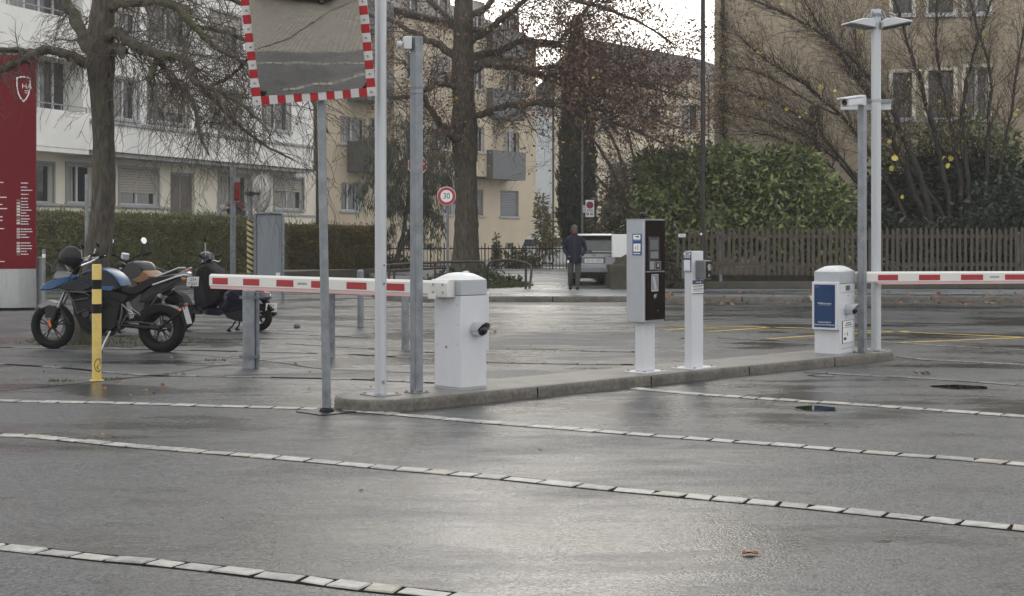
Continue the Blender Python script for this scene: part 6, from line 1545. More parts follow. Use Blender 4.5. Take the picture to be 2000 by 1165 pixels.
tank = bpr('tank', [(150, 553), (158, 542), (172, 533), (188, 526), (203, 523.5), (220, 527), (233, 534), (244, 543.5), (250, 554), (250, 564), (244, 568), (224, 564), (201, 561), (180, 557), (160, 556)], .15, 'bikegrey')
mb = MB(); top = [(168, 534.5), (184, 527.2), (203, 523.0), (220, 526.3), (233, 533.3), (245, 544.3), (251, 557), (247.5, 552), (236.5, 538.8), (222, 530), (204, 526), (186, 529.5)]
mb.prism([bk(*q_) for q_ in top], [(-.152, .98), (-.14, 1.02), (.14, 1.02), (.152, .98)], fxz); mb.build('tank_trim', M['bikeblue'], parent=tank)
mb = MB(); mb.prism([bk(*q_) for q_ in [(201, 562), (214, 557.5), (238, 558), (240, 561), (231, 568), (216, 566)]], [(-.158, .92), (-.12, 1), (.12, 1), (.158, .92)], fxz); mb.build('tank_side_panel', M['bikeblue'], parent=tank, bevel=.003)
bpr('tank_shroud', [(124, 561), (134, 551), (150, 546), (165, 545), (184, 550), (196, 557), (190, 564), (170, 568), (146, 568), (130, 566)], .175, 'bikegrey')
bpr('beak', [(68, 567.5), (70.5, 561), (83, 553), (98, 546.5), (118, 541), (146, 537), (147.5, 541), (143, 549), (121, 556), (108, 561), (98, 567), (80, 569)], .075, 'bikeblue', e=.8)
bpr('nose_panel', [(104, 561), (122, 553), (143, 549), (150, 556), (140, 565), (120, 567)], .085, 'bikegrey', e=.85)
hl = bpr('headlight', [(98, 545), (101, 536), (106, 530), (122, 531), (140, 536), (143, 540), (124, 543), (108, 546)], .075, 'silver', e=.8)
bpr('headlight_lens', [(97.5, 544), (100.5, 536), (105, 531), (108, 534), (104, 544)], .062, 'gloss', par=hl, e=.8)
mb = MB(); o_ = [(99, 526), (109, 508), (113, 509), (124, 524), (128, 531), (104, 531)]; mb.prism([bk(*q_) for q_ in o_], [(-.12, .9), (-.11, 1), (.11, 1), (.12, .9)], fxz); mb.build('windscreen', M['smoke'], parent=m1)
btube('windscreen_edge', [(98.5, 527, -.115), (104, 518, -.12), (110, 508, -.11), (110, 508, .11)], .006, 'black')
st = bpr('seat', [(244, 566), (249, 560), (258, 560.5), (270, 560), (281, 556.5), (292, 549), (304, 543), (322, 539), (342, 536), (356, 535.5), (364, 538), (362, 543), (345, 548), (322, 553.5), (303, 562), (290, 571), (276, 576), (258, 575), (248, 571)], .13, 'seat', e=.84)
bpr('tail_section', [(290, 572), (304, 562), (322, 554), (345, 548.5), (364, 543), (366, 547), (352, 557), (330, 567), (308, 577), (292, 590), (282, 590)], .10, 'bikegrey')
btube('grab_rail', [(312, 556, -.13), (340, 547, -.14), (360, 540, -.135), (378, 536, -.12), (384, 537, -.08), (384, 537, .08), (378, 536, .12), (350, 543, .135)], .012, 'alu')
bpr('luggage_rack', [(345, 536), (382, 530), (386, 533), (384, 537), (350, 541)], .07, 'silver', e=.9)
bpr('side_panel', [(196, 563), (222, 565), (250, 570), (271, 576), (262, 584), (252, 592), (247, 600), (241, 612), (232, 600), (218, 586), (204, 577)], .125, 'darkgrey')
bpr('belly_panel', [(222, 592), (238, 596), (247, 601), (243, 618), (238, 640), (226, 648), (214, 642), (219, 620)], .13, 'darkgrey')
bpr('engine', [(150, 574), (175, 570), (205, 575), (228, 585), (232, 612), (226, 640), (205, 648), (180, 648), (160, 640), (150, 615), (146, 590)], .115, 'black', e=.9)
for i, (px, py, r) in enumerate(((196, 620, .075), (206, 596, .05), (176, 612, .055))):
    mb = MB(); mb.lathe([(r*.9, -.155), (r, -.15), (r, .15), (r*.9, .155)], bp3(px, py), 24, M=RX); mb.lathe([(r*.5, -.163), (r*.55, -.155)], bp3(px, py), 20, M=RX); mb.build('engine_cover', M['engine' if i != 1 else 'darkgrey'], parent=m1)
mb = MB()
for k in range(6): mb.prism([bk(155, 586+k*4.4), bk(190, 584+k*4.4), bk(190, 586+k*4.4), bk(155, 588+k*4.4)], [(-.128, 1), (.128, 1)], fxz)
mb.build('cooling_fins', M['engine'], parent=m1, smooth=0)
bpr('radiator', [(140, 572), (150, 572), (162, 618), (152, 620)], .12, 'black', e=.96)
bpr('skid_plate', [(156, 626), (168, 640), (205, 650), (228, 650), (220, 656), (178, 655), (160, 645)], .09, 'darkgrey')
for sg in (-1, 1):
    btube('crash_bar', [(99, 568, sg*.10), (112, 567, sg*.19), (130, 569, sg*.215), (146, 588, sg*.22), (154, 613, sg*.20), (173, 604, sg*.16)], .011, 'barsteel')
    btube('crash_bar', [(128, 570, sg*.215), (150, 571, sg*.22), (172, 573, sg*.20), (179, 578, sg*.17), (176, 583, sg*.16), (146, 588, sg*.21)], .011, 'barsteel')
    btube('foot_peg_bracket', [(248, 594, sg*.14), (262, 607, sg*.15), (274, 613, sg*.14), (258, 616, sg*.15), (240, 643, sg*.14), (247, 610, sg*.14), (248, 594, sg*.14)], .011, 'bracket', n=6)
    btube('foot_peg', [(232, 648, sg*.10), (230, 650, sg*.24)], .014, 'black')
    btube('fork_tube', [(124, 571, sg*.095), (107, 606, sg*.095)], .021, 'steel'); btube('fork_lower', [(109, 602, sg*.095), (92, 639, sg*.095)], .028, 'darkgrey')
    btube('frame_rail', [(160, 552, sg*.12), (200, 572, sg*.13), (250, 592, sg*.13), (240, 640, sg*.12)], .018, 'black')
    btube('swingarm', [(236, 634, sg*.10), (280, 637, sg*.11), (326, 640, sg*.115)], .027, 'darkgrey')
mb = MB(); mb.box(bp3(91.5, 634, -.13), (.035, .012, .09), M=Matrix.Rotation(R(-25), 3, 'Y')); mb.build('fork_reflector', M['reflector'], parent=m1, bevel=.003)
bpr('front_fender', [(63, 601), (68, 595.5), (80, 590.5), (93, 587), (110, 592), (112, 597), (108, 600), (92, 597), (80, 601), (74, 604)], .065, 'silver', e=.9)
bpr('fender_side', [(81, 603), (93, 598), (108, 598), (121, 607), (131, 620), (139, 634), (134, 634), (126, 622), (116, 613), (104, 618), (94, 622), (82, 622)], .075, 'bikegrey', e=.95)
bpr('rear_hugger', [(286, 607), (298, 598), (314, 593), (332, 593), (352, 597), (366, 604), (376, 614), (382, 628), (378, 628), (368, 612), (352, 604), (330, 600), (308, 602), (292, 612)], .075, 'black', e=.98)
btube('plate_arm', [(326, 640, -.12), (345, 626, -.12), (366, 610, -.10), (374, 600, -.03)], .014, 'black')
pl_ = bpr('plate_bracket', [(366, 592), (372, 590), (384, 630), (379, 634)], .085, 'darkgrey', e=1)
bpr('number_plate', [(373.6, 598), (374.5, 598), (384.3, 630), (383.4, 630)], .075, 'cabgrey', par=pl_, e=1)
btube('taillight', [(376, 594, -.03), (377, 594, .03)], .02, 'tail')
for sg in (-1, 1): btube('turn_signal', [(368, 603, sg*.05), (370, 603, sg*.16)], .020, 'reflector')
btube('chain_guard', [(236, 628, -.12), (280, 628, -.125), (318, 632, -.125)], .012, 'engine')
mb = MB(); mb.tube([bp3(243, 622, .14), bp3(300, 622, .17), bp3(345, 606, .18)], [.03, .055, .055], 14); mb.build('exhaust', M['engine'], parent=m1)
mb = MB(); mb.tube([bp3(252, 590, 0), bp3(262, 622, 0)], .035, 10)
for k in range(7): mb.torus(bp3(253+k*1.2, 593+k*3.8, 0), .038, .007, 16, 6, Matrix.Rotation(R(17), 3, 'Y'))
mb.build('shock_absorber', M['steel'], parent=m1)
hb = btube('handlebar', [(205, 497, -.40), (188, 500, -.33), (170, 509, -.20), (152, 518, -.08), (150, 520, .08), (168, 512, .20), (180, 503, .32), (192, 500, .38)], .013, 'chrome')
btube('grip', [(206, 496.5, -.42), (190, 499.5, -.33)], .019, 'rubber', par=hb); btube('grip', [(193, 500, .40), (182, 503, .31)], .019, 'rubber', par=hb)
btube('triple_clamp', [(150, 520, 0), (140, 536, 0), (124, 571, 0)], .032, 'black')
btube('brake_lever', [(184, 504, -.30), (176, 508, -.36), (186, 508, -.42)], .008, 'alu', par=hb)
mb = MB(); mb.ball(bp3(142, 520, 0), (.05, .09, .05), 14, 8); mb.build('instrument', M['black'], parent=m1)
for sg, (a, b_) in ((-1, (172, 481)), (1, (176, 478))):
    btube('mirror_stem', [(182, 502, sg*.26), (168, 505, sg*.28), (a-3, b_+8, sg*.33)], .007, 'alu')
    mb = MB(); c = bp3(a, b_, sg*.36); mb.ball(c, (.018, .065, .042), 14, 8, M=Matrix.Rotation(R(-35), 3, 'Y') @ Matrix.Rotation(R(35), 3, 'Z')); mb.build('rear_mirror', M['darkgrey'], parent=m1)
btube('kickstand', [(222, 647, -.12), (213, 668, -.20), (207, 687, -.27)], .012, 'alu'); btube('kickstand_foot', [(203, 687.5, -.28), (211, 687.5, -.27)], .016, 'black')
btube('brake_hose', [(150, 522, -.1), (136, 540, -.12), (120, 580, -.11), (98, 628, -.10)], .006, 'black')
bpr('brake_caliper', [(97, 632), (106, 626), (110, 634), (103, 642)], .02, 'black', w0=-.085)
# helmet
hc = bp3(134, 503, -.02); hw_ = Matrix.Rotation(rz, 3, 'Z') @ hc+md
mb = MB(); nu, nv = 28, 18
for j in range(nv+1):
    ph = math.pi*j/nv
    for k in range(nu):
        a = 6.2832*k/nu; x, y, z = math.sin(ph)*math.cos(a)*.155, math.sin(ph)*math.sin(a)*.125, -math.cos(ph)*.145
        if z < -.02: x *= 1+.10*(-z-.02)/.12*(1 if x > 0 else .2)
        if z < -.10: z = -.10-(-.10-z)*.4
        mb.v.append((x, y, z))
for j in range(nv):
    for k in range(nu): mb.f.append((j*nu+k, j*nu+(k+1) % nu, (j+1)*nu+(k+1) % nu, (j+1)*nu+k)); mb.m.append(0)
mb.v = [tuple(hw_+Matrix.Rotation(R(28), 3, 'Y') @ Vector(q_)) for q_ in mb.v]
mhel = mat('helmet_shell', (.009, .009, .012), .42, var=.15, spec=.35)
hel = mb.build('helmet', mhel, loc=hw_, world=True, smooth=60); tag(hel, 'dark matt helmet hung on the blue motorcycle handlebar', 'helmet')
mb = MB(); Mh = Matrix.Rotation(R(28), 3, 'Y')
for j in range(9):
    for k in range(13):
        ph = lerp(R(72), R(112), j/8); a = lerp(R(-62), R(62), k/12); s_ = 1.025
        mb.v.append(tuple(Mh @ Vector((math.sin(ph)*math.cos(a)*.158*s_, math.sin(ph)*math.sin(a)*.128*s_, -math.cos(ph)*-.145*s_))))
for j in range(8):
    for k in range(12): o_ = j*13+k; mb.f.append((o_, o_+1, o_+14, o_+13)); mb.m.append(0)
mb.build('visor', M['black'], parent=hel)
mb = MB(); mb.tube([Mh @ Vector((-.13, -.02, .08)), Mh @ Vector((-.155, -.02, .02)), Mh @ Vector((-.145, -.02, -.05))], [.012, .016, .012], 8); mb.tube([Mh @ Vector((.02, -.118, -.02)), Mh @ Vector((.02, -.134, -.02))], .03, 14); mb.build('vent', M['black'], parent=hel)

# orange and black motorcycle behind it
yaw2 = R(-38); c2 = gp(285, 21.9)
m2 = thing('motorcycle', 'black and orange motorcycle parked at an angle behind the blue one', 'motorcycle', c2, yaw2)
def mp_(name, out, h, m, par=m2, e=.86, w0=0.0): mb = MB(); mb.prism(out, [(w_+w0, k) for w_, k in PUFF(h, e)], fxz); return mb.build(name, M[m], parent=par)
def mt_(name, pts, r, m, par=m2, n=8): mb = MB(); mb.tube(pts, r, n); return mb.build(name, M[m], parent=par)
wheel(m2, .72, .31, .31, .082, sq=1.05); wheel(m2, -.70, .30, .30, .06)
tk = mp_('tank', [(-.42, .86), (-.38, .98), (-.26, 1.07), (-.10, 1.10), (.02, 1.06), (.10, .96), (.13, .86), (.05, .80), (-.25, .78)], .15, 'gloss')
mp_('knee_panel', [(-.18, .80), (.02, .86), (.12, .95), (.20, .92), (.30, .86), (.22, .80), (0, .76)], .155, 'orange', e=.9)
mp_('seat', [(.12, .84), (.22, .85), (.36, .83), (.50, .87), (.66, .93), (.86, .97), (.90, .94), (.62, .86), (.42, .78), (.20, .78)], .12, 'seat')
mp_('tail_section', [(.36, .80), (.66, .86), (.90, .93), (.99, .97), (1.0, .92), (.80, .82), (.55, .74)], .09, 'silver')
for sg in (-1, 1): mt_('grab_rail', [(.40, sg*.13, .86), (.65, sg*.14, .92), (.92, sg*.12, 1.0), (1.0, sg*.05, 1.0)], .014, 'alu')
mp_('taillight', [(.96, .96), (1.01, .97), (1.02, .91), (.97, .89)], .06, 'tail', e=.9)
mt_('plate_holder', [(.95, 0, .90), (1.05, 0, .80), (1.08, 0, .70)], .02, 'black')
Pm = Matrix.Translation((1.095, 0, .80)) @ Matrix.Rotation(R(14), 4, 'Y')
def plate(par, c, rot, l1, l2, w_=.18, h_=.145, yaw=0):
    # number plate facing local +x
    Mx = Matrix.Translation(c) @ Matrix.Rotation(yaw, 4, 'Z') @ Matrix.Rotation(rot, 4, 'Y')
    mb = MB(); mb.box((0, 0, 0), (.006, w_, h_)); mb.v = [tuple(Mx @ Vector(q_)) for q_ in mb.v]; o = mb.build('number_plate', M['paper'], parent=par, bevel=.001)
    mb = MB(); put_text(mb, l1, h_*.44, lambda x, y: Mx @ Vector((.0042, x, y+h_*.21)), bold=.0); put_text(mb, l2, h_*.40, lambda x, y: Mx @ Vector((.0042, x, y-h_*.23)), bold=.0); mb.build('plate_lettering', M['ink'], parent=o, smooth=0)
    return o
plate(m2, (1.10, 0, .80), R(14), 'ZH', '73261', yaw=R(-22))
for sg in (-1, 1): mt_('turn_signal', [(1.0, sg*.06, .84), (1.01, sg*.18, .84)], .022, 'reflector')
mp_('engine', [(-.35, .70), (.10, .74), (.22, .55), (.15, .28), (-.30, .26), (-.42, .5)], .15, 'engine')
mp_('rear_fender', [(.50, .62), (.72, .67), (.92, .58), (1.02, .45), (.98, .42), (.88, .54), (.72, .62), (.55, .57)], .08, 'black', e=.96)
mt_('frame_rail', [(-.45, 0, .92), (-.05, -.13, .76), (.25, -.12, .55), (.22, -.1, .35)], .022, 'black'); mt_('frame_rail', [(-.45, 0, .92), (-.05, .13, .76), (.25, .12, .55), (.22, .1, .35)], .022, 'black')
mt_('exhaust', [(.0, -.16, .28), (.4, -.19, .40), (.62, -.20, .60), (.88, -.20, .76)], .05, 'darkgrey', n=12); mt_('exhaust_cap', [(.60, -.20, .585), (.66, -.20, .63)], .056, 'alu', n=12)
for sg in (-1, 1):
    mt_('swingarm', [(.2, sg*.11, .38), (.72, sg*.12, .31)], .026, 'black'); mt_('fork_tube', [(-.48, sg*.10, .98), (-.70, sg*.10, .30)], .024, 'steel')
    mt_('shock_absorber', [(.42, sg*.13, .74), (.62, sg*.13, .42)], .03, 'steel')
mt_('handlebar', [(-.40, -.36, 1.20), (-.46, -.18, 1.16), (-.50, 0, 1.06), (-.46, .18, 1.16), (-.40, .36, 1.20)], .013, 'black')
for sg in (-1, 1):
    mt_('grip', [(-.42, sg*.27, 1.185), (-.385, sg*.40, 1.21)], .02, 'rubber')
    mt_('mirror_stem', [(-.44, sg*.24, 1.18), (-.46, sg*.30, 1.34)], .007, 'black')
    mb = MB(); c = Vector((-.46, sg*.31, 1.40)); mb.lathe([(.0005, -.02), (.04, -.015), (.052, .006), (.050, .012), (.0005, .012)], c, 20, M=Matrix.Rotation(R(80), 3, 'Y')); mb.build('rear_mirror', M['chrome'], parent=m2)
mb = MB(); mb.lathe([(.0005, -.10), (.06, -.085), (.09, -.03), (.095, .02), (.085, .03), (.0005, .05)], (-.62, 0, .98), 22, M=Matrix.Rotation(R(-90), 3, 'Y')); mb.build('headlight', M['black'], parent=m2)
mt_('instrument', [(-.52, 0, 1.12), (-.50, 0, 1.20)], .06, 'alu', n=16); mp_('front_fender', [(-.98, .40), (-.86, .56), (-.70, .62), (-.52, .55), (-.54, .52), (-.70, .585), (-.84, .53), (-.95, .39)], .06, 'black', e=.95)

# dark scooter
yaw3 = R(-14); rc3 = G(506, 647)
cs, sn = math.cos(yaw3), math.sin(yaw3)
c3_ = rc3-Vector((cs, sn, 0))*.66
m3 = thing('scooter', 'dark navy scooter with black apron cover, behind the left barrier arm tip', 'scooter', c3_, yaw3)
KS = K/rc3.y
def sk(px, py): return ((px-506)/(KS*cs)+.66, (647-py)/KS)
def sp_(name, out, h, m, e=.86, w0=0.0, par=m3): mb = MB(); mb.prism([sk(*q_) for q_ in out], [(w_+w0, k) for w_, k in PUFF(h, e)], fxz); return mb.build(name, M[m], parent=par)
wheel(m3, .66, .215, .215, .055, disc=False); wheel(m3, -.64, .215, .215, .055)
sp_('rear_body', [(432, 572), (450, 561), (478, 557), (508, 562), (522, 571), (528, 580), (526, 586), (512, 586), (498, 590), (486, 606), (466, 612), (440, 612), (428, 604)], .19, 'navy', e=.72)
sp_('floorboard', [(398, 604), (440, 600), (448, 612), (432, 618), (402, 616)], .17, 'navy', e=.9)
sp_('saddle', [(428, 566), (432, 556), (452, 549), (480, 547), (508, 553), (514, 560), (490, 561), (456, 562)], .14, 'seat', e=.82)
sp_('leg_shield', [(380, 556), (388, 524), (396, 520), (402, 526), (404, 560), (408, 604), (396, 612), (384, 600)], .20, 'navy', e=.9)
sp_('apron', [(384, 545), (389, 522), (407, 514), (427, 529), (437, 545), (438, 572), (430, 590), (412, 602), (400, 609), (386, 606), (380, 585)], .20, 'cloth', e=.90)
sp_('front_fender', [(352, 607), (362, 596), (378, 594), (392, 604), (390, 616), (360, 616)], .085, 'navy', e=.8)
sp_('headset', [(385, 502), (388, 494), (396, 491.5), (405, 494), (409, 500), (411, 507), (404, 514), (398, 518), (389, 518)], .09, 'navy', e=.75)
mb = MB(); a, b_ = sk(403, 505)
mb.tube([(a, -.33, b_+.03), (a-.03, -.18, b_+.01), (a-.05, 0, b_), (a-.03, .18, b_+.01), (a, .33, b_+.03)], .014, 8); mb.build('handlebar', M['chrome'], parent=m3)
for sg in (-1, 1):
    mb = MB(); mb.tube([(a-.01, sg*.22, b_+.02), (a+.02, sg*.36, b_+.04)], .019, 8); mb.build('grip', M['rubber'], parent=m3)
    if sg < 0:
        mb = MB(); mb.tube([(a+.02, sg*.16, b_+.05), (a+.03, sg*.20, b_+.24)], .009, 6); mb.build('mirror_stem', M['lamp'], parent=m3)
        mb = MB(); mb.ball((a+.03, sg*.205, b_+.31), (.018, .040, .070), 14, 10); mb.build('rear_mirror', M['darkgrey'], parent=m3)
    mb = MB(); mb.tube([(a, sg*.10, b_-.03), (a+.05, sg*.22, b_-.06), (a+.04, sg*.32, b_-.04)], .008, 6); mb.build('brake_lever', M['chrome'], parent=m3)
sp_('taillight', [(511, 565), (518, 566), (525, 573), (522, 577), (513, 574)], .085, 'tail', e=.8)
sp_('plate_bracket', [(510, 585), (524, 587), (536, 606), (530, 609), (516, 594)], .05, 'black')
a, b_ = sk(531, 601); plate(m3, (a, 0, b_), R(12), 'ZH', '50177', yaw=R(-48))
sp_('engine', [(440, 612), (458, 606), (480, 604), (500, 612), (506, 622), (496, 628), (470, 628), (448, 622)], .12, 'engine', w0=-.05)
mb = MB(); x0_, z0_ = sk(470, 612); mb.lathe([(.07, -.20), (.075, -.19), (.075, -.1), (.06, -.1)], (x0_, 0, z0_), 20, M=RX); mb.build('engine_cover', M['darkgrey'], parent=m3)
mb = MB(); mb.tube([(.40, .15, .22), (.70, .17, .25), (.86, .17, .28)], [.03, .055, .05], 12); mb.build('exhaust', M['darkgrey'], parent=m3)
for sg in (-1, 1):
    mb = MB(); a, b_ = sk(462, 628); mb.tube([(a, sg*.08, b_), (a-.03, sg*.12, .08), (a-.10, sg*.15, .012)], .013, 8); mb.tube([(a-.10, sg*.15, .012), (a-.04, sg*.16, .012)], .014, 8); mb.build('stand_leg', M['black'], parent=m3)

# ------------------------------------------------------------ person
pg = G(1122, 566, PZ)
def skinned(name, verts, edges, rad, m, parent=None, loc=(0, 0, 0), sub=2, root=0):
    me = bpy.data.meshes.new(name); me.from_pydata(verts, edges, []); o = bpy.data.objects.new(name, me); COL.objects.link(o); o.location = loc
    md_ = o.modifiers.new('skin', 'SKIN'); md_.use_smooth_shade = True
    if not me.skin_vertices: 
        raise RuntimeError('no skin layer')
    for i, r in enumerate(rad):
        sv = me.skin_vertices[0].data[i]; sv.radius = r if hasattr(r, '__len__') else (r, r); sv.use_root = (i == root)
    s_ = o.modifiers.new('sub', 'SUBSURF'); s_.levels = sub; s_.render_levels = sub
    dg = bpy.context.evaluated_depsgraph_get(); me2 = bpy.data.meshes.new_from_object(o.evaluated_get(dg)); o.modifiers.clear(); o.data = me2; bpy.data.meshes.remove(me)
    me2.materials.clear(); me2.materials.append(m); me2.polygons.foreach_set('use_smooth', [True]*len(me2.polygons))
    if parent: o.parent = parent
    return o
V = [(0, 0, .76), (0, .01, .95), (0, .01, 1.15), (0, .0, 1.30), (0, -.015, 1.385), (0, -.03, 1.43), (0, -.035, 1.50), (0, -.025, 1.56),      # 0-7 pelvis..crown
     (-.10, 0, 1.30), (-.195, .01, 1.27), (-.255, .03, 1.00), (-.15, -.13, .84), (-.115, -.135, .80),                                      # 8-12 left arm
     (.10, 0, 1.30), (.20, .01, 1.27), (.27, .03, 1.01), (.165, -.13, .85), (.125, -.135, .81),                                             # 13-17 right arm
     (-.085, 0, .73), (-.10, -.03, .41), (-.105, .05, .06), (-.11, -.08, .03), (.085, 0, .73), (.085, -.05, .41), (.065, -.10, .06), (.07, -.21, .03),   # 18-25 legs
     (0, -.122, 1.487), (-.015, -.11, 1.45)]
E = [(0, 1), (1, 2), (2, 3), (3, 4), (4, 5), (5, 6), (6, 7), (3, 8), (8, 9), (9, 10), (10, 11), (11, 12), (3, 13), (13, 14), (14, 15), (15, 16), (16, 17), (0, 18), (18, 19), (19, 20), (20, 21), (0, 22), (22, 23), (23, 24), (24, 25)]
V = V[:26]
rad = [(.12, .10), (.12, .095), (.14, .10), (.10, .085), .055, .068, (.078, .092), (.055, .065), .05, .042, .034, .03, .03, .05, .042, .034, .03, .03, .085, .055, .042, (.04, .03), .085, .055, .042, (.04, .03)]
per = skinned('person', V, E, rad, M['skin'], loc=pg)
tag(per, 'person in dark navy jacket and olive trousers walking with hands in pockets', 'person')
# face: brow, nose, lips, ears on the front of the head
mb = MB(); mb.ball((0, -.125, 1.482), (.014, .018, .022), 10, 8); mb.ball((0, -.108, 1.445), (.026, .012, .006), 10, 6); mb.ball((-.082, -.02, 1.487), (.012, .02, .03), 8, 8); mb.ball((.082, -.02, 1.487), (.012, .02, .03), 8, 8); mb.build('facial_features', M['skin'], parent=per)
mb = MB(); mb.ball((-.032, -.118, 1.505), (.013, .007, .006), 8, 6); mb.ball((.032, -.118, 1.505), (.013, .007, .006), 8, 6); mb.build('eyes', M['ink'], parent=per)
mb = MB(); nu, nv = 20, 8
for j in range(nv+1):
    for k in range(nu):
        a = 6.2832*k/nu; top_ = j/nv; lowz = 1.455 if math.sin(a) > -.35 else 1.535
        ph = lerp(math.acos(max(-1, min(1, (lowz-1.50)/.115))), 0, top_); mb.v.append((math.sin(ph)*math.cos(a)*.092, -.022+math.sin(ph)*math.sin(a)*.105, 1.50+math.cos(ph)*.122))
for j in range(nv):
    for k in range(nu): mb.f.append((j*nu+k, j*nu+(k+1) % nu, (j+1)*nu+(k+1) % nu, (j+1)*nu+k)); mb.m.append(0)
mb.build('hair', M['hair'], parent=per, smooth=60)
JV = [(0, .005, .685), (0, .01, .88), (0, .01, 1.12), (0, .0, 1.28), (0, -.01, 1.385), (-.10, .005, 1.275), (-.20, .01, 1.245), (-.262, .03, 1.0), (-.17, -.105, .86), (-.125, -.13, .83), (.10, .005, 1.275), (.205, .01, 1.245), (.278, .03, 1.01), (.185, -.105, .87), (.135, -.13, .84)]
JE = [(0, 1), (1, 2), (2, 3), (3, 4), (3, 5), (5, 6), (6, 7), (7, 8), (8, 9), (3, 10), (10, 11), (11, 12), (12, 13), (13, 14)]
JR = [(.175, .14), (.18, .14), (.18, .135), (.14, .11), (.06, .064), .085, .068, .056, .050, .042, .085, .068, .056, .050, .042]
skinned('jacket', JV, JE, JR, M['jacket'], parent=per, root=1)
mb = MB(); pj_ = [(.178, .135, .665), (.186, .142, .68), (.184, .142, .80), (.182, .140, .95), (.19, .142, 1.08), (.205, .14, 1.20), (.195, .125, 1.285), (.14, .105, 1.335), (.082, .085, 1.365), (.074, .080, 1.41), (.066, .072, 1.412)]
nn = 28
for j, (rx_, ry_, z_) in enumerate(pj_):
    for k in range(nn):
        a = 6.2832*k/nn; f_ = 1+.035*math.sin(5*a+z_*31)*math.sin(z_*23) if j < 6 else 1; mb.v.append((math.cos(a)*rx_*f_, .0+math.sin(a)*ry_*f_, z_+(.012*math.sin(2*a) if j < 2 else 0)))
for j in range(len(pj_)-1):
    for k in range(nn): mb.f.append((j*nn+k, j*nn+(k+1) % nn, (j+1)*nn+(k+1) % nn, (j+1)*nn+k)); mb.m.append(0)
mb.f.append(tuple(nn-1-k for k in range(nn))); mb.m.append(0); mb.build('jacket_body', M['jacket'], parent=per, smooth=60)
mb = MB(); mb.box((0, -.143, 1.02), (.012, .012, .66)); mb.build('zip', M['ink'], parent=per, smooth=0)
TV = [(0, 0, .84), (-.09, 0, .70), (-.102, -.03, .41), (-.107, .05, .07), (.09, 0, .70), (.087, -.05, .41), (.067, -.10, .07)]
skinned('trousers', TV, [(0, 1), (1, 2), (2, 3), (0, 4), (4, 5), (5, 6)], [(.13, .11), .098, .072, .062, .098, .072, .062], M['trousers'], parent=per)
for x, y in ((-.107, .05), (.067, -.10)):
    mb = MB(); mb.ball((x, y-.07, .045), (.047, .135, .048), 14, 8); mb.build('shoe', M['shoe'], parent=per)
mb = MB(); mb.box((-.165, -.165, .70), (.045, .02, .065)); mb.build('pocket_tag', M['paper'], parent=per, bevel=.003)

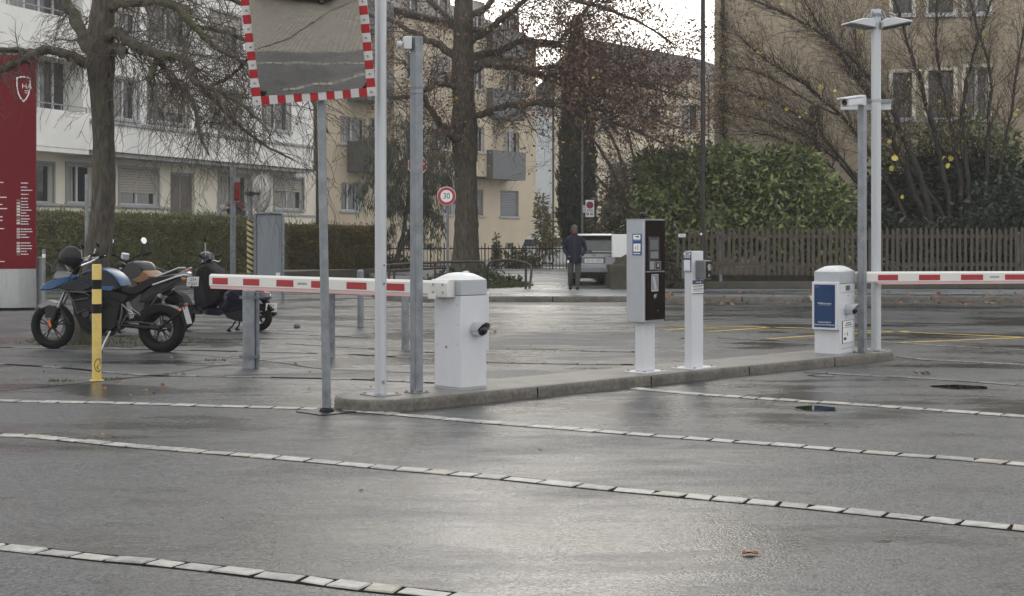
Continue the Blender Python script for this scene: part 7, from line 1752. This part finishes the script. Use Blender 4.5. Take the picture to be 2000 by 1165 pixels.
# ------------------------------------------------------------ cars
def car(lab, cat, loc, rz, paint, Wd, Ht, Ln, logo=False, plates=None, detail=True):
    # local +y is forwards from the rear bumper at y = 0
    t_ = thing('parked_car', lab, cat, loc, rz); hw = Wd/2; g = Ht/1.42
    fyz = lambda a, b_, w_: (w_, a, b_)
    low = [(0, .27*g), (-.02, .50*g), (.02, .62*g), (.05, .88*g), (Ln*.30, .90*g), (Ln*.70, .88*g), (Ln*.93, .74*g), (Ln, .58*g), (Ln, .28*g), (Ln*.9, .20*g), (.12, .20*g)]
    mb = MB(); mb.prism(low, [(-hw, .965), (-hw*.95, .995), (-hw*.85, 1), (hw*.85, 1), (hw*.95, .995), (hw, .965)], fyz); mb.build('body', M[paint], parent=t_, smooth=50, bevel=.02)
    top = [(.06, .885*g), (.10, 1.02*g), (.17, 1.28*g), (.24, 1.36*g), (.5, 1.405*g), (Ln*.38, 1.42*g), (Ln*.52, 1.38*g), (Ln*.62, 1.20*g), (Ln*.70, .895*g)]
    def cab(a, b_, w_): k = 1-.17*max(0, (b_-.885*g)/(.535*g))**1.3; return (w_*k, a, b_)
    mb = MB(); mb.prism(top, [(-hw*.95, 1), (-hw*.88, 1.0), (hw*.88, 1.0), (hw*.95, 1)], cab); mb.build('cabin', M[paint], parent=t_, smooth=50, bevel=.03)
    def quad(name, m, pts, par=t_): mb = MB(); n_ = len(pts); mb.add([Vector(p) for p in pts], [tuple(range(n_))]); o = mb.build(name, M[m], parent=par, smooth=0); so = o.modifiers.new('thick', 'SOLIDIFY'); so.thickness = .012; so.offset = 0; return o
    rear = lambda b_: lerp(.095, .175, (b_-1.0)/.28)-.012   # y of the rear screen plane at height b_ (per g)
    def rq(x, b_): k = 1-.17*max(0, (b_-.885)/.535)**1.3; return (x*k, lerp(.06, .17, (b_-.885)/.395)-.012, b_*g)
    quad('rear_window', 'carglass', [rq(-hw*.84, .955), rq(hw*.84, .955), rq(hw*.82, 1.26), rq(-hw*.82, 1.26)])
    for sg in (-1, 1):
        def sq_(y, b_): k = 1-.17*max(0, (b_-.885)/.535)**1.3; return (sg*(hw*.95*k+.006), y, b_*g)
        quad('side_window', 'carglass', [sq_(.32, .95), sq_(Ln*.34, .95), sq_(Ln*.34, 1.31), sq_(.40, 1.29)]); quad('side_window', 'carglass', [sq_(Ln*.36, .95), sq_(Ln*.63, .95), sq_(Ln*.55, 1.28), sq_(Ln*.36, 1.31)])
        mb = MB(); mb.prism([(-.03, .62*g), (.06, .62*g), (.10, .86*g), (.035, .87*g)], [(-.06, 1), (.06, 1)], lambda a, b_, w_: (sg*(hw-.075)+w_*1.1, a-.005, b_)); mb.build('tail_light', M['tail'], parent=t_, bevel=.015)
        for y in (.62, Ln-.72):
            mb = MB(); mb.lathe([(.15, -.09), (.27, -.09), (.30, -.06), (.30, .06), (.27, .09), (.15, .09), (.15, -.09)], (sg*(hw-.13), y, .30), 28, M=Matrix.Rotation(R(90), 3, 'Y')); w_ = mb.build('wheel', M['rubber'], parent=t_)
            mb = MB(); mb.lathe([(.0005, -.07), (.06, -.085), (.17, -.07), (.17, .07), (.06, .085), (.0005, .07)], (sg*(hw-.13), y, .30), 20, M=Matrix.Rotation(R(90), 3, 'Y')); mb.build('rim', M['alu'], parent=w_)
    mb = MB(); mb.box((0, -.035, .43*g), (Wd*.97, .13, .16*g)); mb.build('bumper', M[paint], parent=t_, bevel=.03, seg=3)
    mb = MB(); mb.box((0, -.02, .30*g), (Wd*.9, .10, .10*g)); mb.build('bumper_lip', M['darkgrey'], parent=t_, bevel=.02)
    if detail:
        mb = MB(); mb.box((0, .10, 1.335*g), (hw*1.55, .20, .05)); mb.build('spoiler', M['darkgrey'], parent=t_, bevel=.015)
        for sg in (-1, 1):
            mb = MB(); mb.tube([(sg*hw*.70, .45, 1.40*g), (sg*hw*.72, .6, 1.455*g), (sg*hw*.72, Ln*.45, 1.47*g), (sg*hw*.70, Ln*.5, 1.43*g)], .018, 8); mb.build('roof_rail', M['darkgrey'], parent=t_)
        mb = MB(); mb.tube([(-.05, .03, .93*g), (-.30, .035, .965*g)], [.014, .008], 6); mb.build('wiper', M['black'], parent=t_)
        mb = MB(); mb.box((0, .015, .69*g), (.62, .02, .17*g)); pr_ = mb.build('plate_recess', M['grey'], parent=t_, bevel=.01)
        mb = MB(); mb.box((0, -.002, .675*g), (.50, .012, .11)); np_ = mb.build('number_plate', M['paper'], parent=t_, bevel=.002)
        mb = MB(); put_text(mb, 'ZH 511 875', .085, lambda x, y: (x, -.0095, .675*g+y), bold=.0); mb.build('plate_lettering', M['ink'], parent=np_, smooth=0)
        mb = MB(); mb.torus((0, .035, .835*g), .05, .008, 24, 6, Matrix.Rotation(R(90), 3, 'X') @ Matrix.Diagonal((1, .62, 1))); mb.tube([(-.022, .03, .81*g), (-.015, .03, .86*g)], .006, 5); mb.tube([(.015, .03, .81*g), (.022, .03, .86*g)], .006, 5); mb.tube([(-.02, .03, .832*g), (.02, .03, .838*g)], .006, 5); mb.build('badge', M['chrome'], parent=t_)
        mb = MB(); mb.box((.42, .03, .80*g), (.09, .01, .014)); mb.box((.46, -.105, .40*g), (.07, .01, .016)); mb.build('model_print', M['grey'], parent=t_, smooth=0)
    return t_
car('silver estate car seen from behind, half hidden by the walking person', 'car', (gp(1160, 38.6).x, 38.6, PZ), R(-3), 'silver', 1.42, 1.40, 3.9)
car('white parked car far behind the iron fence, mostly hidden', 'car', (gp(1032, 66).x, 66, 0), R(-62), 'white_car', 1.6, 1.42, 3.9, detail=False)

# ------------------------------------------------------------ street furniture on the far side
pw = G(1222, 566, PZ); Y = pw.y
tq = thing('stone_planter', 'old mossy stone trough planter behind the pay machine, beside the silver car', 'planter', pw)
zz = lambda py: H+(HY-py)*Y/K
mb = MB(); wx = lambda px: (px-1000)*Y/K; w0 = (wx(1256)-wx(1191))
def sec(z, e): return [(wx(1191)+w0/2+sx*(w0/2+e), Y+.35+sy*(.35+e), z) for sx, sy in ((-1, -1), (1, -1), (1, 1), (-1, 1))]
rg = [sec(PZ, -.03), sec(zz(540), -.04), sec(zz(533), .0), sec(zz(524), .03), sec(zz(518), .035), sec(zz(517.5), .0), sec(zz(520), -.08)]
for r_ in rg: mb.v += r_
for i in range(len(rg)-1):
    for k in range(4): mb.f.append((i*4+k, i*4+(k+1) % 4, i*4+4+(k+1) % 4, i*4+4+k)); mb.m.append(0)
mb.f.append(tuple(len(mb.v)-4+k for k in range(4))); mb.m.append(0)
mb.build('trough', M['planter'], parent=tq, world=True, bevel=.01)
mb = MB(); c = Vector((wx(1226), Y+.35, zz(520))); 
for j in range(7):
    for k in range(18):
        a = 6.2832*k/18; r_ = j/6; mb.v.append((c.x+math.cos(a)*r_*w0*.46, c.y+math.sin(a)*r_*.27, c.z+.24*(1-r_**2)*(1+.2*math.sin(3*a+j))))
for j in range(6):
    for k in range(18): mb.f.append((j*18+k, j*18+(k+1) % 18, (j+1)*18+(k+1) % 18, (j+1)*18+k)); mb.m.append(0)
mb.build('soil', M['moundsoil'], parent=tq, world=True)
bx = thing('utility_box', 'plain white cabinet box above the stone planter, behind the pay machine', 'utility box', (wx(1224), Y+1.0, PZ))
Yq = Y+1.0; a, b_ = P(1195, 458, Yq), P(1252, 503, Yq); mb = MB(); mb.box(((a.x+b_.x)/2, Yq, (a.z+b_.z)/2), (b_.x-a.x, .30, a.z-b_.z)); mb.build('box', M['paper'], parent=bx, world=True, bevel=.012)
mb = MB(); mb.box(((a.x+b_.x)/2, Yq+.03, (b_.z+PZ)/2), ((b_.x-a.x)*.7, .2, b_.z-PZ)); mb.build('plinth', M['concrete'], parent=bx, world=True, smooth=0)
mb = MB(); mb.box(((a.x+b_.x)/2+.05, Yq-.152, (a.z+b_.z)/2), (.012, .006, (a.z-b_.z)*.9)); mb.build('door_gap', M['greyink'], parent=bx, world=True, smooth=0)

# red totem
gt = G(70, 606); Yt_ = gt.y; Rt = 2.6; Wt = 2.2
tot = thing('totem_sign', 'tall curved dark red direction totem on a stainless base at the left edge', 'sign', (gt.x-Wt/2, Yt_, 0))
zr0, zr1 = H+(HY-525)*Yt_/K, H+(HY-110)*Yt_/K
ha = math.asin(Wt/2/Rt)
def tpt(s_, z, off=0):      # s_ from the right edge (0) to the left (1)
    a = lerp(ha, -ha, s_); rr = Rt+off; cx, cy = gt.x-Wt/2, Yt_+Rt*math.cos(ha)
    return Vector((cx+math.sin(a)*rr, cy-math.cos(a)*rr, z))
def shell(mb, z0, z1, off, n_=30):
    o_ = len(mb.v)
    for z in (z0, z1):
        for k in range(n_+1): mb.v.append(tuple(tpt(k/n_, z, off)))
        for k in range(n_+1):
            f_ = tpt(1-k/n_, z, off); cy = Yt_; mb.v.append((f_.x, 2*cy-f_.y+.04, z))
    m_ = 2*(n_+1)
    for k in range(m_): mb.f.append((o_+k, o_+m_+k, o_+m_+(k+1) % m_, o_+(k+1) % m_)); mb.m.append(0)
    mb.f.append(tuple(o_+k for k in range(m_))); mb.f.append(tuple(o_+m_+m_-1-k for k in range(m_))); mb.m += [0, 0]
mb = MB(); shell(mb, zr0, zr1, 0); mb.build('panel', M['totemred'], parent=tot, world=True)
mb = MB(); shell(mb, .05, zr0-.004, -.015); mb.build('steel_base', M['steelbase'], parent=tot, world=True)
mb = MB(); shell(mb, 0, .048, -.09); mb.build('plinth', M['black'], parent=tot, world=True)
def tz(py): return H+(HY-py)*(Yt_-.1)/K
def ts(px):
    lo, hi = 0.0, 1.0
    for _ in range(30):
        m_ = (lo+hi)/2; q_ = tpt(m_, 2)
        if 1000+q_.x*K/q_.y > px: lo = m_
        else: hi = m_
    return lo
def tband(mb, x0, x1, y0, y1, off=.004, mi=0):
    s0_, s1_ = ts(x1), ts(x0); n_ = 3
    for k in range(n_):
        a, b_ = lerp(s0_, s1_, k/n_), lerp(s0_, s1_, (k+1)/n_); mb.add([tpt(b_, tz(y1), off), tpt(a, tz(y1), off), tpt(a, tz(y0), off), tpt(b_, tz(y0), off)], [(0, 1, 2, 3)], mi)
mb = MB(); sh = [(32, 152), (40, 149.5), (46, 149), (52, 149.5), (60, 152), (60, 168), (57, 184), (52, 194), (46, 200), (40, 194), (35, 184), (32, 168)]
ci = (46, 170)
for k in range(len(sh)):
    a, b_ = sh[k], sh[(k+1) % len(sh)]; ins = lambda q_: (ci[0]+(q_[0]-ci[0])*.84, ci[1]+(q_[1]-ci[1])*.88)
    qs = [a, b_, ins(b_), ins(a)]; mb.add([tpt(ts(x), tz(y), .005) for x, y in qs], [(0, 1, 2, 3)])
s52 = ts(52.5)
put_text(mb, 'HA', .135, lambda x, y: tpt(s52-x/Wt, tz(169)+y, .006), bold=.0)
tband(mb, 48, 56.5, 177, 178.2); tband(mb, 48.5, 55, 181, 182); mb.build('shield_emblem', M['paper'], parent=tot, world=True, smooth=0)
mb = MB()
rows_ = [358, None, 366, 372, None, 380, 388, 394, 400, 405.5, 411, 416.5, 422, 428, 433, 438, None, 448, 453, 458.5, 464, None, 475, 480.5, 486, 491.5, 497]
for r_ in rows_:
    if r_ is None: continue
    x = 41; e = 41+rnd(10, 23)
    while x < e: w_ = rnd(2, 6); tband(mb, x, min(x+w_, e), r_-.9, r_+.8); x += w_+.8
for y, x0, x1 in ((357, 0, 7), (386, 0, 13), (400, -2, 4.5), (408, -2, 14), (424, -2, 5), (431, -2, 5), (447, -2, 8), (511, -2, 9)):
    tband(mb, x0, x1, y-.9, y+.9)
mb.build('direction_lettering', M['paper'], parent=tot, world=True, smooth=0)
pal = [(.62, .62, .62), (.55, .5, .35), (.30, .12, .12), (.5, .42, .38)]
pm_ = [mat('pictogram_tile', c, .5, var=.03) for c in pal]
mb = MB()
for i, y in enumerate((392, 397.5, 403.5, 409, 414, 420, 425.5, 431, 436.5, 448, 453, 458.5, 464, 475, 480.5, 486, 491.5, 497)): tband(mb, 32.5, 39.5, y-2, y+2, .005, (2, 3, 0, 0, 1, 0, 2, 3, 0, 3, 3, 3, 3, 3, 3, 0, 0, 2)[i])
mb.build('pictogram_tiles', pm_, parent=tot, world=True, smooth=0)

def pole(name, lab, px, Y, y0z, top, r, m, cat='pole', n=14, tilt=0.0):
    g0 = Vector(((px-1000)*Y/K, Y, y0z)); t_ = thing(name, lab, cat, g0); zt_ = H+(HY-top)*Y/K
    mb = MB(); mb.tube([g0, (g0.x+tilt, g0.y, zt_)], [r, r*.92], n); mb.build('pole', M[m], parent=t_, world=True); return t_, g0, zt_
# round mirror seen from behind, hazard tape and billboard frame
Ym = 31.5
t_, g0, zt_ = pole('round_traffic_mirror', 'round convex mirror seen from behind on a pole with hazard tape', 488.5, Ym, 0, 355, 5.0*Ym/K, 'galvd', 'traffic mirror')
mb = MB(); c = P(506, 378, Ym); A = axes((-.86, .5, .05)); mb.lathe([(.0005, -.02), (.30, -.015), (.40, .01), (.43, .05), (.415, .055), (.395, .03), (.28, .0), (.0005, -.005)], c, 40, M=axes((.80, .60, -.04))); dm = mb.build('mirror_dish', M['mirrorback'], parent=t_, world=True)
mb = MB(); mb.torus(c+Vector((.80, .60, 0))*.05, .425, .022, 44, 8, axes((.80, .60, -.04))); mb.build('mirror_rim', M['galv'], parent=dm, world=True)
mb = MB(); p0 = P(482, 379, Ym-.05); mb.box((p0+c)/2+Vector((.05, -.03, .0)), ((c-p0).x+.15, .05, .05), R(0)); mb.cyl(Vector((g0.x, g0.y, p0.z-.05)), Vector((g0.x, g0.y, p0.z+.05)), 7*Ym/K, n=14); mb.build('bracket', M['darkgrey'], parent=t_, world=True)
mb = MB(); mb.box(c+Vector((.07, -.12, .13)), (.06, .01, .11), R(35)); mb.build('sticker', M['paper'], parent=dm, world=True, smooth=0)
mtape = bpy.data.materials.new('hazard_tape'); mtape.use_nodes = True; tq_ = mtape.node_tree; b = tq_.nodes['Principled BSDF']; tcn = N(tq_, 'ShaderNodeTexCoord'); sx = N(tq_, 'ShaderNodeSeparateXYZ'); tq_.links.new(tcn.outputs['Object'], sx.inputs[0])
ma = N(tq_, 'ShaderNodeMath', operation='MULTIPLY_ADD'); ma.inputs[1].default_value = .55; tq_.links.new(sx.outputs[0], ma.inputs[0]); tq_.links.new(sx.outputs[2], ma.inputs[2])
mo = N(tq_, 'ShaderNodeMath', operation='PINGPONG'); mo.inputs[1].default_value = .06; tq_.links.new(ma.outputs[0], mo.inputs[0])
gt_ = N(tq_, 'ShaderNodeMath', operation='GREATER_THAN'); gt_.inputs[1].default_value = .026; tq_.links.new(mo.outputs[0], gt_.inputs[0])
mxx = N(tq_, 'ShaderNodeMix', data_type='RGBA'); tq_.links.new(gt_.outputs[0], mxx.inputs[0]); mxx.inputs[6].default_value = (.02, .02, .02, 1); mxx.inputs[7].default_value = (.50, .40, .20, 1); tq_.links.new(mxx.outputs[2], b.inputs['Base Color']); b.inputs['Roughness'].default_value = .5
mb = MB(); mb.tube([(g0.x, g0.y, H+(HY-533)*Ym/K), (g0.x, g0.y, H+(HY-430)*Ym/K)], 6.4*Ym/K, 16); mb.build('hazard_tape', mtape, parent=t_, world=True)
bo_ = thing('billboard', 'grey steel poster board seen from behind, between the hazard pole and the yellow hedge', 'board', gp(526, Ym-.2))
Yq = Ym-.2; a, b_ = P(499, 417, Yq), P(553, 551, Yq); mb = MB(); mb.box(((a.x+b_.x)/2, Yq, (a.z+b_.z)/2), (b_.x-a.x-.06, .03, a.z-b_.z-.06)); mb.build('panel', M['board'], parent=bo_, world=True, bevel=.005)
mb = MB(); rr = .032; mb.tube([(a.x, Yq-.03, 0), (a.x, Yq-.03, a.z-.06), (a.x+.02, Yq-.03, a.z-.015), (a.x+.07, Yq-.03, a.z), (b_.x-.07, Yq-.03, a.z), (b_.x-.02, Yq-.03, a.z-.015), (b_.x, Yq-.03, a.z-.06), (b_.x, Yq-.03, 0)], rr, 10); mb.build('tube_frame', M['galvd'], parent=bo_, world=True)
mb = MB(); mb.box(P(543, 537, Yq-.02), (.09, .006, .09)); mb.build('sticker', M['cablid'], parent=bo_, world=True, smooth=0)
t_, g0, zt_ = pole('tall_pole', 'grey pole with a red box, between the scooter and the round mirror', 455, 33, 0, 325, 5.6*33/K, 'galvd')
mb = MB(); c = P(463, 374, 32.8); mb.box(c, (.13, .10, .44)); mb.build('red_box', M['totemred'], parent=t_, world=True, bevel=.03, seg=3)
pole('thin_post', 'thin grey post in the hedge, left of the mossy tree trunk', 169.5, 36, 0, 341, 4.0*36/K, 'galv', 'post')
t_, g0, zt_ = pole('thin_post', 'thin steel post with a white tag beside the red totem', 85.5, 24, 0, 487, 3.4*24/K, 'galv', 'post')
mb = MB(); mb.box(P(85.5, 500, 23.9), (.055, .01, .06)); mb.build('tag', M['paper'], parent=t_, world=True, smooth=0)

def ring_disc(mb, F, r0, r1, w_, n_=32, mi=0):
    for k in range(n_):
        a0, a1 = 6.2832*k/n_, 6.2832*(k+1)/n_; mb.add([F(math.cos(a)*q_, math.sin(a)*q_, w_) for a, q_ in ((a0, r0), (a0, r1), (a1, r1), (a1, r0))], [(0, 1, 2, 3)] if r0 > 0 else [(0, 1, 2)], mi)
def disc_sign(par, c, r, yaw):
    Mz = Matrix.Rotation(yaw, 3, 'Z'); F = lambda x, y, w_: c+Mz @ Vector((x, -w_, y))
    mb = MB(); mb.lathe([(r*.99, -.012), (r, -.01), (r, .008), (r*.985, .01), (.0005, .01)], c, 36, M=Mz @ RX); o = mb.build('sign_plate', M['alu'], parent=par, world=True)
    return F, o
# 30 sign
Ys = 36.9
t_, g0, zt_ = pole('speed_sign', 'round thirty speed limit sign on a thin pole, left of the big tree trunk', 874.5, Ys, PZ, 398, 2.9*Ys/K, 'galvd', 'sign')
F, o = disc_sign(t_, P(872, 383.5, Ys-.08), 18.5*Ys/K, R(6)); rs = 18.5*Ys/K
mb = MB(); ring_disc(mb, F, rs*.64, rs*.93, .012); mb.build('red_ring', M['red'], parent=o, world=True, smooth=0)
mb = MB(); ring_disc(mb, F, 0, rs*.64, .012); mb.build('white_field', M['paper'], parent=o, world=True, smooth=0)
mb = MB(); put_text(mb, '30', rs*.86, lambda x, y: F(x, y+.0, .014), bold=.0, sx=.9); mb.build('lettering', M['ink'], parent=o, world=True, smooth=0)
# stop sign half hidden behind the square post
Yo = 44
t_, g0, zt_ = pole('stop_sign', 'red octagonal stop sign half hidden behind the square camera post', 815, Yo, PZ, 320, 2.6*Yo/K, 'galvd', 'sign')
c = P(815.5, 323, Yo-.08); ro = 20*Yo/K; Mz = Matrix.Rotation(R(8), 3, 'Z'); F = lambda x, y, w_: c+Mz @ Vector((x, -w_, y))
oc = lambda r: [(math.cos(R(22.5+45*k))*r, math.sin(R(22.5+45*k))*r) for k in range(8)]
mb = MB(); mb.prism(oc(ro), [(-.012, 1), (.0, 1)], lambda a, b_, w_: F(a, b_, w_)); so_ = mb.build('sign_plate', M['paper'], parent=t_, world=True, smooth=0)
mb = MB(); mb.prism(oc(ro*.92), [(.0005, 1), (.004, 1)], lambda a, b_, w_: F(a, b_, w_)); mb.build('red_field', M['red'], parent=so_, world=True, smooth=0)
mb = MB(); put_text(mb, 'STOP', ro*.62, lambda x, y: F(x, y, .007), bold=.008, sx=.95); mb.build('lettering', M['paper'], parent=so_, world=True, smooth=0)
# no parking sign
Yn = 50
t_, g0, zt_ = pole('parking_sign', 'white no parking sign with round symbol on a tall thin pole by the cypress', 1137.5, Yn, PZ, 228, 2.2*Yn/K, 'galvd', 'sign')
a, b_ = P(1143.5, 391, Yn-.05), P(1160.5, 424.5, Yn-.05); c = (a+b_)/2; mb = MB(); mb.box(c, (b_.x-a.x, .02, a.z-b_.z)); o = mb.build('sign_plate', M['paper'], parent=t_, world=True, bevel=.004)
F = lambda x, y, w_: c+Vector((x, -.0105-w_, y+.12)); mb = MB(); ring_disc(mb, F, .085, .125, .002); mb.build('red_ring', M['red'], parent=o, world=True, smooth=0)
mb = MB(); ring_disc(mb, F, 0, .085, .002); mb.build('blue_field', M['blue_label'], parent=o, world=True, smooth=0)
mb = MB()
for s_ in (1, -1): mb.add([F(x, y, .004) for x, y in ((-.075*s_, -.085), (-.055*s_, -.1), (.095*s_, .075), (.075*s_, .09))], [(0, 1, 2, 3) if s_ > 0 else (3, 2, 1, 0)])
mb.build('cross_bar', M['red'], parent=o, world=True, smooth=0)
mb = MB(); f2 = lambda x, y: c+Vector((x, -.0125, y))
for x0_, x1_, y0_, h_ in ((-.10, .10, -.055, .016), (-.11, .11, -.095, .016)): mb.add([f2(x0_, y0_), f2(x1_, y0_), f2(x1_, y0_+h_), f2(x0_, y0_+h_)], [(0, 1, 2, 3)])
for k in range(16): a0_, a1_ = 6.2832*k/16, 6.2832*(k+1)/16; mb.add([f2(-.075+math.cos(q_)*r_, -.19+math.sin(q_)*r_) for q_, r_ in ((a0_, .022), (a0_, .048), (a1_, .048), (a1_, .022))], [(0, 1, 2, 3)])
for x0_ in (.02, .05, .08): mb.add([f2(x0_, -.23), f2(x0_+.018, -.23), f2(x0_+.018, -.16), f2(x0_, -.16)], [(0, 1, 2, 3)])
mb.build('small_print', M['ink'], parent=o, world=True, smooth=0)
mb = MB(); c2_ = P(1140.6, 408.5, Yn-.07); mb.box(c2_, (.075, .015, .25)); o2 = mb.build('arrow_plate', M['paper'], parent=t_, world=True, bevel=.004)
mb = MB(); f3 = lambda x, y: c2_+Vector((x, -.0095, y)); mb.add([f3(-.008, -.06), f3(.008, -.06), f3(.008, .06), f3(-.008, .06)], [(0, 1, 2, 3)])
for s_ in (1, -1): mb.add([f3(-.024, .055*s_), f3(.024, .055*s_), f3(0, .10*s_)], [(0, 1, 2) if s_ > 0 else (2, 1, 0)])
mb.build('arrow', M['ink'], parent=o2, world=True, smooth=0)
# dark street light pole
Yp = 35.6
t_, g0, zt_ = pole('street_lamp', 'tall dark brown street lamp pole in front of the laurel hedge', 1373, Yp, PZ, -420, 4.6*Yp/K, 'iron', 'street lamp')
mb = MB(); mb.tube([(g0.x, g0.y, PZ), (g0.x, g0.y, 1.3)], 5.6*Yp/K, 14); mb.build('pole_foot', M['iron'], parent=t_, world=True)
mb = MB(); mb.box(P(1369.5, 457.5, Yp-.075), (.05, .012, .055)); mb.build('sticker', M['paper'], parent=t_, world=True, smooth=0)
mb = MB(); mb.tube([(g0.x, g0.y, zt_-.05), (g0.x-.3, g0.y-.5, zt_+.25), (g0.x-.5, g0.y-1.0, zt_+.3)], .04, 10); mb.ball((g0.x-.55, g0.y-1.15, zt_+.28), (.14, .32, .08), 16, 8); mb.build('lamp_head', M['grey'], parent=t_, world=True)
# small wall lamp seen beside it
Yl = 62
t_, g0, zt_ = pole('street_lamp', 'thin far street lamp with small white head left of the dark pole', 1384, Yl, PZ, 152, 2.2*Yl/K, 'galvd', 'street lamp')
mb = MB(); a = P(1366, 146, Yl); b_ = P(1384, 153, Yl); mb.tube([b_, (a+b_)/2, a], [.05, .06, .08], 8); mb.build('lamp_head', M['paper'], parent=t_, world=True)

# ------------------------------------------------------------ small things on the road
g0 = G(1465, 1085); mb = MB(); n_ = 9; L0, W0 = .075, .030
for i in range(n_+1):
    t_ = i/n_; w_ = W0*math.sin(math.pi*min(1, t_*.93+.06))**.8
    for s_ in (-1, -.5, 0, .5, 1): mb.v.append((g0.x-L0/2+L0*t_, g0.y+w_*s_*.9+.006*math.sin(t_*3), .003+.009*abs(s_)**1.6*(1+.5*math.sin(7*t_+s_))+.005*math.sin(3.1*t_)))
for i in range(n_):
    for k in range(4): o_ = i*5+k; mb.f.append((o_, o_+5, o_+6, o_+1)); mb.m.append(0)
mb.tube([(g0.x+L0/2, g0.y, .010), (g0.x+L0/2+.018, g0.y+.004, .006)], .0018, 6)
tag(mb.build('dead_leaf', M['deadleaf'], loc=g0, world=True), 'single curled orange brown leaf lying on the front asphalt', 'leaf')
g0 = G(580, 641); mb = MB(); mb.ball((g0.x, g0.y, .03), (.055, .05, .04), 14, 8); mb.v = [(x+rnd(-.004, .004), y+rnd(-.004, .004), z) for x, y, z in mb.v]; tag(mb.build('stone', M['concrete'], loc=g0, world=True), 'small grey stone on the asphalt behind the barrier arm', 'stone')
g0 = G(1806, 734); mb = MB()
for k in range(5): mb.leaf(g0+Vector((rnd(-.07, .07), rnd(-.03, .03), .01)), rnd(.05, .09), .035, 0, d=Vector((rnd(-1, 1), rnd(-.4, .4), rnd(0, .5))))
tag(mb.build('dead_leaf', M['bark'], loc=g0, world=True, smooth=0), 'dark crumpled leaf clump right of the island end', 'leaf')
mb = MB()
def litter(px, py, z, s_):
    g_ = G(px, py, z); mb.leaf(g_+Vector((0, 0, .006+rnd(0, .012))), s_, s_*.6, random.choice((0, 0, 1, 1, 2)), d=Vector((rnd(-1, 1), rnd(-1, 1), rnd(-.05, .35))))
for i in range(90): litter(rnd(1300, 2000), rnd(590, 597), 0, rnd(.06, .15))
for i in range(60): litter(rnd(1300, 2000), rnd(570, 582), PZ, rnd(.06, .14))
for i in range(26): litter(rnd(0, 840), rnd(690, 780), 0, rnd(.03, .07))
for i in range(14): litter(rnd(100, 1990), rnd(800, 1120), 0, rnd(.012, .03))
for i in range(20): litter(rnd(950, 1500), rnd(600, 690), 0, rnd(.03, .08))
for i in range(16): litter(rnd(130, 260), rnd(852, 866), 0, rnd(.015, .03))
tag(mb.build('leaf_litter', [M['deadleaf'], M['deadleaf2'], M['seed']], smooth=0), 'scattered small fallen leaves along the far kerb and over the road', 'leaf litter', kind='stuff')
mb = MB()
for px, py in ((1057, 881), (1740, 1060), (1612, 829), (700, 960)):
    g_ = G(px, py); a = rnd(0, 3); mb.tube([g_+Vector((0, 0, .004)), g_+Vector((.04*math.cos(a), .04*math.sin(a), .006)), g_+Vector((.075*math.cos(a+.3), .075*math.sin(a+.3), .004))], [.002, .003, .001], 5)
tag(mb.build('twig_litter', M['twig2'], smooth=0), 'few tiny dark twig bits lying on the asphalt', 'twig litter', kind='stuff')

# ------------------------------------------------------------ behind the camera: what the traffic mirror shows
car('dark parked car behind the camera, seen only in the traffic mirror', 'car', (-5.4, -3.9, 0), R(-86), 'gloss', 1.75, 1.45, 4.3, detail=False)
mb = MB(); mb.box((-6, -7.5, .9), (40, .3, 1.8), R(4)); tag(mb.build('garden_wall', M['mosswall'], loc=(-6, -7.5, 0), world=True), 'low wall behind the dark car, seen only in the traffic mirror', 'wall')

# ------------------------------------------------------------ the moist air of the street
mb = MB(); mb.box((0, 115, 11.5), (560, 600, 25.2))
mh = bpy.data.materials.new('haze_air'); mh.use_nodes = True; t = mh.node_tree; t.nodes.clear()
pv = N(t, 'ShaderNodeVolumePrincipled'); pv.inputs['Color'].default_value = (.95, .94, .92, 1); pv.inputs['Density'].default_value = .0009; pv.inputs['Anisotropy'].default_value = .3
ou = N(t, 'ShaderNodeOutputMaterial'); t.links.new(pv.outputs[0], ou.inputs['Volume'])
hz = mb.build('haze', mh, smooth=0); tag(hz, 'thin pale damp haze lying over the whole street', 'haze', kind='stuff')
